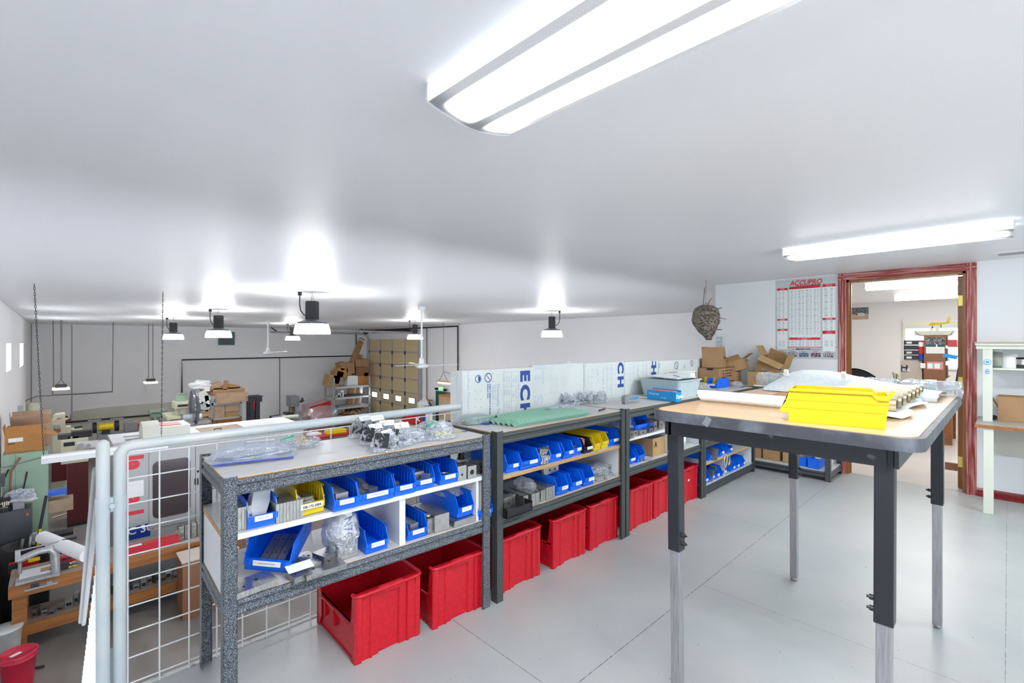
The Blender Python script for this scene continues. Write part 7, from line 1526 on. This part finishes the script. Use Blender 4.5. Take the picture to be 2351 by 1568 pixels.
cb(497,570,904,921,yR-.12,.10,'card3','long flat cardboard panel across the front of the rack'); cb(489,562,895,903,yR+.1,.8,'card2','bundled flat boxes strapped on top of the rack'); cb(489,555,900,905,yR+.0,.7,'card','darker flat boxes under the strapped bundle')
for k in range(4): cb(484+2*k, 560-3*k, 897-2.5*k, 900-2.5*k, yR+.15, .8, ('card3','card2')[k % 2], 'flat box layered on the top of the rack', g='flat boxes on top of the rack')
cb(512,522,874,895,yR+.1,.04,'card','cardboard flap sticking up above the pile',ry=.1); cb(480,513,883,890,yR+.2,.5,'card3','pale board slanting across the pile',ry=-.45); cb(466,500,884,896,yR+.5,.5,'card','open brown box at the back of the pile'); cb(520,548,884,894,yR+.5,.5,'cardo','open brown box with dark inside on the pile',ry=.22)
cb(464,482,892,898,yR+.1,.4,'card2','yellowish flap at the end of the pile'); cb(470,482,888,898,yR+.0,.2,'paper','white printed box in the pile',name='carton')
for k, (px0,px1,py0,py1,mt,ry_,lab) in enumerate(((456,486,902,922,'chart',-.5,'grey-white panel leaning off the rack side'),(474,483,908,934,'paper',-.15,'white frame leaning off the rack side'),(453,478,926,940,'chartg',.5,'pale blue board under the leaning panel'),(456,484,943,948,'card2',-.1,'folded brown carton beside the rack'),(457,484,950,957,'card3',.05,'folded pale carton beside the rack'),(458,480,958,964,'card',-.1,'lowest folded carton beside the rack'),(462,472,964,990,'card3',0,'narrow carton standing beside the rack foot'))):
    cb(px0, px1, py0, py1, yR-.2, .3, mt, lab, ry=ry_)
o = MB().blob((0,0,.12),(.30,.2,.16),sub=3,amp=.4,fr=2,seed=2,flat=-.12,mat=M['paper'],smooth=True).build('white_plastic_sheet'); q = ony(463, 893, yR+.1); o.location = (q.x, yR+.2, q.z); tag(o, 'white crumpled plastic on the end of the cardboard pile', 'plastic sheet')
MBx = MB().box(x0+.02, x1-.02, yR-.02, yR+.9, zz_at(490,975,yR), zz_at(490,965,yR), M['oak']); o = MBx.build('wooden_tray'); tag(o, 'orange wooden tray at the foot of the rack', 'tray')
# shelf rack by the garage door
yS = 20.9; tS, sx0, sx1, szt = rack(765, 850, yS, 1.0, 868, (889, 914, 937, 960), 'grey steel shelving rack beside the garage door piled with cartons')
zsh = [zz_at(765, py, yS) for py in (889, 914, 937, 960)]
def rb_(px0, px1, py0, py1, mt, lab, ry=0, rz=0, y=None, dep=.5, name='carton', rx=0): return cb(px0, px1, py0, py1, (y or yS+.2), dep, mt, lab, ry=ry, rz=rz, rx=rx, name=name)
rb_(798,822,863,887,'chart','white carton with a blue mark on the top shelf of the rack'); rb_(823,844,863,887,'cardo','orange-brown carton beside the white one on the top shelf'); rb_(749,776,862,887,'card2','open carton leaning out over the end of the rack',ry=.25); rb_(762,782,852,880,'card','second open carton leaning behind it',ry=.3); rb_(772,795,846,866,'cardo','dark open carton on the pile',ry=.25)
rb_(797,815,833,857,'card','square brown carton tilted at the middle of the pile',ry=-.1); rb_(784,798,832,848,'card','smaller tilted carton above the open ones',ry=-.3); rb_(817,838,824,842,'card','carton with white tape near the top of the pile'); rb_(818,846,842,862,'brownp','large dark carton with a white sticker in the pile'); rb_(838,848,824,838,'card','small carton behind the taped one'); rb_(836,850,856,863,'cardo','low carton at the corner of the pile')
m = MB(); p0, p1 = ony(808, 833, yS+.5), ony(825, 780, yS+.9); o = MB().cbox((0,0,(p1-p0).length/2),(.22,.22,(p1-p0).length),M['card']).cbox((0,0,(p1-p0).length*.92),(.225,.225,.04),M['paper']).build('long_carton'); o.location = p0; o.rotation_euler = (-.15, math.atan2(p1.x-p0.x, p1.z-p0.z), 0); tag(o, 'very long narrow carton standing tall out of the pile', 'cardboard')
for k in range(3):
    q = ony(818+6*k, 826, yS+.7); o = MB().cyl((0,0,0),(0,0,.30-.04*k),.06,n=14,mat=M['card3']).cyl((0,0,.30-.04*k),(0,0,.31-.04*k),.05,n=12,mat=M['brownp']).build('cardboard_tube'); o.location = q; tag(o, ('tallest cardboard tube behind the pile','middle cardboard tube behind the pile','shortest cardboard tube behind the pile')[k], 'cardboard tube')
for k, (px, z_, w_, h_, mt, lab) in enumerate(((778,1,.22,.22,'steel','round steel pot on the second shelf of the rack'),(783,1,.12,.30,'paper','white bottle on the second shelf of the rack'),(812,1,.9,.06,'anod','black trays along the second shelf of the rack'),(770,1,.3,.1,'green','small green box at the end of the second shelf'),(800,2,1.0,.05,'grey2','flat grey sheets on the third shelf of the rack'))):
    q = ony(px, 900, yS+.3); o = MB().box(-w_/2,w_/2,-.2,.2,0,h_,M[mt]).build('shelf_item', bevel=.01); o.location = (q.x, yS+.35, zsh[z_]+.001); tag(o, lab, 'shelf item')
for k in range(7):
    q = ony(806+5*k, 900, yS+.95); o = MB().cbox((0,0,.9),(.10,.04,1.8),M[('brownp','card','card','card3','brownp','card','galv')[k]]).build('leaning_board'); o.location = (q.x-.3, yS+.92, zsh[3]+.0); o.rotation_euler = (-.03,.16,0); tag(o, 'board leaning at the back of the steel rack by the garage', 'board', 'boards leaning behind the rack')
for k in range(8):
    q = ony(775+8*k, 960, yS+.1); o = MB().cbox((0,0,0),(.9,.3,.02),M[('card','card3','cardo','card')[k % 4]]).build('scrap_board'); o.location = (q.x+.1, yS+.3, zsh[3]+.05+.03*k); o.rotation_euler = (.05*k,-.10*(k % 3),.2*k); tag(o, 'flat cardboard scrap on the bottom shelf of the rack by the garage', 'cardboard', 'cardboard scraps on the bottom rack shelf')
# red covered machine
a = ony(738, 985, 19.9); w_ = 1.5
t = thing('covered_red_machine', 'red machine cabinet under a clear plastic cover beside the rack', 'machine', (a.x, 21, FZ)); rz0, rz1 = zz_at(738, 984, 19.9), zz_at(738, 932, 19.9)
xa, xb = bk(712, 19.9), bk(760, 19.9)
MB().prism([(xa, FZ),(xb, FZ),(xb, zz_at(755,921,19.9)),(xb-.35, zz_at(750,920,19.9)),(xa, rz1-.02)], 19.9, 20.8, 'y', M['redm']) if False else None
m = MB(); zA, zB = zz_at(714, 934, 19.9), zz_at(755, 921, 19.9)
m.raw([(xa,19.9,FZ),(xb,19.9,FZ),(xb,19.9,zB),(xa,19.9,zA),(xa,20.8,FZ),(xb,20.8,FZ),(xb,20.8,zB),(xa,20.8,zA)],[(0,1,2,3),(5,4,7,6),(3,2,6,7),(0,3,7,4),(1,5,6,2)],M['redm']); m.build('cabinet', None, t, world=True)
MB().raw([(xa+.35,20.49,zA-.75),(xb-.12,20.49,zA-.65),(xb-.12,20.49,zB-.15),(xa+.45,20.49,zA-.05)],[(0,1,2,3)],M['smoke']).build('window', None, t, world=True)
MB().blob(((xa+xb)/2, 20.4, (FZ+zB)/2+.05), (.88,.75,(zB-FZ)/2+.10), sub=3, amp=.10, fr=1.3, seed=6, smooth=True).build('plastic_cover', M['drape'], t, world=True)
# grey band saw / mill on the back wall
yM = 21.5; t = thing('bench_mill', 'grey head milling machine with a small work lamp at the back wall', 'machine', (bk(675, yM), yM, FZ))
MB().box(bk(663,yM), bk(683,yM), yM-.25, yM+.35, zz_at(670,933,yM), zz_at(670,909,yM), M['grey2']).build('head', None, t, world=True, bevel=.02); MB().box(bk(668,yM), bk(678,yM), yM, yM+.3, zz_at(670,948,yM), zz_at(670,932,yM), M['grey2']).box(bk(667,yM), bk(670,yM), yM-.02, yM, zz_at(670,946,yM), zz_at(670,933,yM), M['yellow']).build('column', None, t, world=True)
MB().box(bk(655,yM), bk(692,yM), yM-.3, yM+.3, zz_at(670,950,yM), zz_at(670,946,yM), M['anod']).box(bk(650,yM), bk(704,yM), yM-.35, yM+.1, zz_at(670,956,yM), zz_at(670,952,yM), M['ink']).box(bk(665,yM), bk(685,yM), yM-.2, yM+.3, FZ, zz_at(670,956,yM), M['grey2']).build('table', None, t, world=True)
q = ony(690, 917, yM); MB().tube([(bk(683,yM), yM-.1, zz_at(683,930,yM)), (q.x-.12, yM-.2, q.z+.06)], .02, n=6).lathe([(.03,.10),(.05,.02),(.12,-.10)], c=(q.x, yM-.2, q.z), n=14).build('work_lamp', M['anod'], t, world=True)
# horizontal cutoff saw
yH = 17.5; t = thing('cutoff_saw', 'black and steel horizontal saw with a pale arm on a low stand', 'machine', (bk(640,yH), yH, FZ))
MB().cyl((bk(622,yH), yH, zz_at(630,968,yH)), (bk(645,yH), yH, zz_at(640,966,yH)), .22, n=18, mat=M['anod']).box(bk(606,yH), bk(612,yH), yH-.3, yH-.25, FZ, zz_at(606,962,yH), M['ink']).box(bk(606,yH), bk(660,yH), yH-.2, yH+.3, FZ+.4, zz_at(630,976,yH), M['ink']).build('motor', None, t, world=True)
MB().tube([(bk(645,yH), yH-.1, zz_at(645,958,yH)), (bk(668,yH), yH-.1, zz_at(668,956,yH)), (bk(682,yH), yH-.1, zz_at(682,955,yH))], .07, n=8, mat=M['cream2']).build('saw_arm', None, t, world=True)
MB().tube([(bk(640,yH), yH, zz_at(640,962,yH)), (bk(650,yH), yH, zz_at(650,953,yH)), (bk(660,yH), yH, zz_at(660,963,yH))], .015, n=5).box(bk(670,yH), bk(702,yH), yH-.1, yH+.2, FZ, zz_at(690,966,yH)).build('feed_bar', M['steel'], t, world=True)
# hydraulic shop press
yP = 17.8; t = thing('shop_press', 'tall black shop press frame with a dark red ram', 'machine', (bk(588,yP), yP, FZ)); xa, xb = bk(575,yP), bk(597,yP); zt = zz_at(588, 911, yP)
for x in (xa, xb-.16): MB().box(x, x+.16, yP, yP+.5, FZ, zt, M['anod']).build('upright', None, t, world=True)
MB().box(xa-.05, xb+.06, yP-.03, yP+.53, zt-.18, zt, M['anod']).box(xa-.10, xb+.10, yP-.07, yP+.57, zt, zt+.015, M['ink']).box(xa-.06, xb+.07, yP-.04, yP+.54, zz_at(588,975,yP)-.15, zz_at(588,975,yP), M['anod']).build('crossbeam', None, t, world=True); MB().box(xa+.12, xb-.22, yP-.05, yP+.3, zz_at(588,941,yP), zz_at(588,920,yP), M['redm']).build('ram_frame', None, t, world=True)
# knee mill
yK = 17.0; t = thing('knee_mill', 'cream knee milling machine with a round motor on top', 'machine', (bk(416,yK), yK, FZ)); zc = lambda py: zz_at(416, py, yK)
cxk = bk(416, yK)
MB().cyl((cxk, yK, zc(921)), (cxk, yK, zc(905)), .15, n=18, mat=M['green']).cyl((cxk, yK, zc(905)), (cxk, yK, zc(903)), .16, n=18, mat=M['grey2']).build('motor', None, t, world=True)
MB().box(cxk-.19, cxk+.22, yK-.2, yK+.3, zc(936), zc(921), M['cream']).box(cxk-.12, cxk+.20, yK-.215, yK-.2, zc(932), zc(927), M['ink']).cyl((cxk+.13,yK-.24,zc(929.5)),(cxk+.13,yK-.2,zc(929.5)),.03,n=12,mat=M['redm']).build('head', None, t, world=True, bevel=.02)
MB().cyl((cxk, yK, zc(950)), (cxk, yK, zc(936)), .13, .17, n=16, mat=M['cream']).cyl((cxk, yK, zc(962)), (cxk, yK, zc(950)), .05, n=12, mat=M['steel']).build('quill', None, t, world=True); MB().box(cxk-.35, cxk+.15, yK-.1, yK+1.0, zc(960), zc(953), M['cream']).box(cxk-.22, cxk+.22, yK+.2, yK+.9, FZ, zc(955), M['cream']).build('column', None, t, world=True)
MB().box(cxk-.8, cxk+.7, yK-.25, yK+.15, zc(975), zc(968), M['steel']).build('table', None, t, world=True)
# clear round guard on the lathe
g0 = ony(446, 950, 11.6); t = thing('round_chip_guard', 'large dark round guard disc standing over the lathe', 'machine guard', (g0.x, 11.6, mz+.014)); rr = .35; zc_ = mz+.014+rr
MB().tube([(g0.x+.02*0, 11.6+rr*cos(2*pi*i/30), zc_+rr*sin(2*pi*i/30)) for i in range(31)], .030, n=8).build('rim', M['dgrey2'], t, world=True); MB().cyl((g0.x-.05, 11.6, zc_), (g0.x+.0, 11.6, zc_), rr*.97, n=30).build('clear_disc', M['clearp'], t, world=True)
MB().box(g0.x-.22, g0.x+.10, 11.42, 11.7, mz+.013, mz+.24).build('clear_box', M['clearp'], t, world=True); MB().cyl((g0.x+.02, 11.6, zc_), (g0.x+.08, 11.6, zc_), rr*.5, n=20).build('hub', M['dgrey2'], t, world=True)
# drill press
yD = 20.0; t = thing('drill_press', 'grey-green drill press against the cream panel', 'machine', (bk(372,yD), yD, FZ)); zc = lambda py: zz_at(372, py, yD)
MB().box(bk(341,yD), bk(382,yD), yD-.2, yD+.25, zc(947), zc(940), M['green']).build('belt_cover', None, t, world=True, bevel=.04); MB().box(bk(345,yD), bk(368,yD), yD-.15, yD+.15, zc(955), zc(947), M['teal'] if False else M['green']).cyl((bk(349,yD),yD,zc(963)),(bk(349,yD),yD,zc(955)),.05,n=12,mat=M['steel']).build('head', None, t, world=True); MB().cyl((bk(377,yD),yD+.05,zc(957)),(bk(377,yD),yD+.05,zc(948)),.12,n=16).build('motor', M['anod'], t, world=True)
MB().cyl((bk(364,yD), yD, zc(978)), (bk(364,yD), yD, zc(955)), .05, n=12, mat=M['steel']).build('column', None, t, world=True); MB().box(bk(341,yD), bk(370,yD), yD-.2, yD+.2, zc(981), zc(977), M['green']).build('base', None, t, world=True)
tb_ = bk(372, yD); o = MB().box(bk(225,yD-.2), bk(420,yD-.2), yD-.3, yD+.5, FZ+.85, zc(981)-.01, M['grey2']).box(bk(228,yD),bk(418,yD),yD-.2,yD+.4,FZ,FZ+.85,M['cream']).build('machine_bench'); tag(o, 'long low bench along the cream wall under the drill press', 'workbench')
# bench grinder and grey vise
for nm, px, lab in (('g', 243, ''),):
    yG = 19.9; zg = zz_at(243, 1005, yG); zG = zc(981)-.008
    t = thing('bench_grinder', 'yellow bench grinder with black wheel guards on the low bench', 'bench grinder', (bk(243,yG), yG, zG)); xg = bk(243, yG); z1_ = max(zG+.22, zz_at(243,995,yG))
    MB().cyl((xg-.18, yG, z1_), (xg+.18, yG, z1_), .12, n=18, mat=M['yellow']).box(xg-.1, xg+.1, yG-.1, yG+.1, zG, z1_-.08, M['anod']).build('motor', None, t, world=True)
    for s_ in (-1, 1): MB().cyl((xg+s_*.22, yG, z1_), (xg+s_*.32, yG, z1_), .17, n=20, mat=M['ink']).box(xg+s_*.27-.16, xg+s_*.27+.16, yG-.2, yG+.05, z1_+.24, z1_+.25, M['steel']).build('wheel_guard', None, t, world=True)
q = ony(312, 985, yD-.1); t = thing('bench_vise', 'grey bench vise with a red jaw on the low bench', 'vise', (q.x, yD-.1, zG)); MB().box(q.x-.30, q.x+.05, yD-.2, yD, zG, zG+.30, M['grey2']).box(q.x+.0, q.x+.42, yD-.18, yD-.02, zG+.10, zG+.22, M['redm']).build('vise_body', None, t, world=True, bevel=.02)
# cream machines at left
yL = 16.5; zc = lambda py: zz_at(130, py, yL)
t = thing('band_saw', 'tall cream vertical band saw with a small red badge', 'machine', (bk(136,yL), yL, FZ))
m = MB().prism([(bk(117,yL), zc(1000)),(bk(117,yL)+.0, zc(962)),(bk(124,yL), zc(953)),(bk(150,yL), zc(952)),(bk(150,yL), FZ),(bk(128,yL), FZ),(bk(128,yL), zc(1000))][::-1] if False else [(bk(121,yL), zc(958)),(bk(127,yL), zc(953)),(bk(150,yL), zc(952)),(bk(150,yL), FZ),(bk(121,yL), FZ)], yL, yL+.5, 'y', M['cream']); 
# prism poly for axis y is (x,z)
m.build('frame', None, t, world=True, bevel=.02); MB().box(bk(131,yL), bk(143,yL), yL-.006, yL, zc(967), zc(961), M['redm']).box(bk(131,yL), bk(143,yL), yL-.008, yL-.006, zc(963), zc(961), M['ink']).build('badge', None, t, world=True)
MB().box(bk(124,yL), bk(139,yL), yL-.25, yL, zc(990), zc(982), M['brownp']).box(bk(126,yL), bk(138,yL), yL-.2, yL, zc(982), zc(975), M['steel']).build('blade_guide', None, t, world=True); MB().box(bk(117,yL), bk(122,yL), yL+.1, yL+.4, FZ, zc(965), M['cream']).box(bk(118,yL), bk(160,yL), yL-.3, yL, zc(1100), zc(1040)-.0, M['dred']).build('side_column', None, t, world=True)
yQ = 14.2; zc = lambda py: zz_at(170, py, yQ)
t = thing('tool_room_lathe', 'cream lathe cabinet on a maroon base with tools on its top', 'machine', (bk(170,yQ), yQ, FZ)); xa, xb = bk(140,yQ), bk(203,yQ)
MB().box(xa, xb, yQ, yQ+.8, zc(1063), zc(1010), M['cream']).box(xa+.04, xa+.22, yQ-.004, yQ, zc(1023), zc(1014), M['ink']).box(xa+.26, xa+.62, yQ-.004, yQ, zc(1033), zc(1016), M['chart']).build('upper_cabinet', None, t, world=True, bevel=.015)
MB().box(xa+.1, xb, yQ+.02, yQ+.8, FZ+.06, zc(1063)-.002, M['dred']).box(xa+.1,xb,yQ+.0,yQ+.1,FZ,FZ+.06,M['ink']).build('base_cabinet', None, t, world=True)
MB().cyl((xa+.32,yQ-.10,zc(1024)),(xa+.32,yQ,zc(1024)),.05,n=14,mat=M['steel']).cyl((xa+.45,yQ-.12,zc(1025)),(xa+.45,yQ,zc(1025)),.03,n=12,mat=M['steel']).build('hand_wheel', None, t, world=True)
for k, (px, w_, h_, mt, lab, nm) in enumerate(((148,.22,.10,'anod','heap of black tooling on the cream lathe cabinet','tooling'),(188,.34,.14,'ink','black case with a white sticker on the cream lathe cabinet','tool_case'),(168,.20,.05,'steel','steel tool on the cream lathe cabinet','hand_tool'))):
    o = MB().box(-w_/2,w_/2,-.12,.12,0,h_,M[mt]).build(nm, bevel=.01); o.location = (bk(px,yQ+.3), yQ+.35, zc(1010)+.001); tag(o, lab, 'tool')
yV = 17.2; t = thing('cream_tool_grinder', 'small cream tool grinder behind the lathe cabinet', 'machine', (bk(170,yV), yV, FZ)); zc = lambda py: zz_at(170, py, yV)
MB().box(bk(151,yV), bk(163,yV), yV, yV+.3, FZ, zc(979), M['cream']).box(bk(164,yV), bk(189,yV), yV, yV+.4, FZ, zc(986), M['cream']).cyl((bk(170,yV),yV-.1,zc(981)),(bk(189,yV),yV-.1,zc(980)),.03,n=8,mat=M['anod']).build('body', None, t, world=True)
m = MB(); yW = 22.9
o = MB().box(bk(70,yW), bk(162,yW), yW-.15, yW+.2, zz_at(100,972,yW), zz_at(100,958,yW), M['oak']).build('wall_cabinet'); tag(o, 'orange wooden wall rack behind the cream band saw', 'rack')
o = MB().box(bk(71,yW), bk(95,yW), yW-.4, yW-.16, zz_at(80,958,yW), zz_at(80,953,yW), M['ink']).box(bk(74,yW), bk(90,yW), yW-.41, yW-.4, zz_at(80,957,yW), zz_at(80,954,yW), M['paper']).build('dark_binder'); tag(o, 'dark case with a white strip on the wooden wall rack', 'case')
for px, lab in ((113, 'round yellow tape reel hung on the wooden wall rack'), (152, 'small round white reel hung on the wooden wall rack')):
    q = ony(px, 964, yW-.2); o = MB().cyl((0,0,0),(0,.05,0),.10,n=18,mat=M['gold' if px < 120 else 'paper']).cyl((0,-.005,0),(0,0,0),.05,n=14,mat=M['ink']).build('tape_reel'); o.location = (q.x, yW-.22, q.z); tag(o, lab, 'reel')
t = thing('wall_conduit_box', 'small grey box with a looping cord on the left wall', 'junction box', (LX+.03, 15.5, 0)); q = onx(48, 942, LX+.05); q2 = q
MB().box(LX+.002, LX+.08, q.y-.12, q.y+.12, q.z-.15, q.z+.1, M['galv']).build('box_body', None, t, world=True)
t = thing('wall_duct', 'white round duct rising in the left corner of the shop', 'duct', (LX+.2, 20.6, FZ)); q = atd(63, 950, 13.8); MB().cyl((LX+.18, 20.3, FZ), (LX+.18, 20.3, zz_at(63, 925, 20.3)), .16, n=20).build('pipe', M['cream2'], t, world=True)

t = thing('cable_coil', 'coil of thick black cable hanging low on the left wall', 'cable', (LX+.08, 8.3, FZ+1.2)); m = MB()
for k in range(6): m.tube([(LX+.06+.012*k, 8.3+(.16+.01*k)*cos(2*pi*i/24), FZ+1.05+(.26+.015*k)*sin(2*pi*i/24)) for i in range(25)], .014, n=6)
m.tube([(LX+.08, 8.2, FZ+.8), (LX+.16, 8.25, FZ+.35), (LX+.3, 8.4, FZ+.03), (LX+.55, 8.3, FZ+.02)], .014, n=6); m.build('cable', M['ink'], t, world=True)
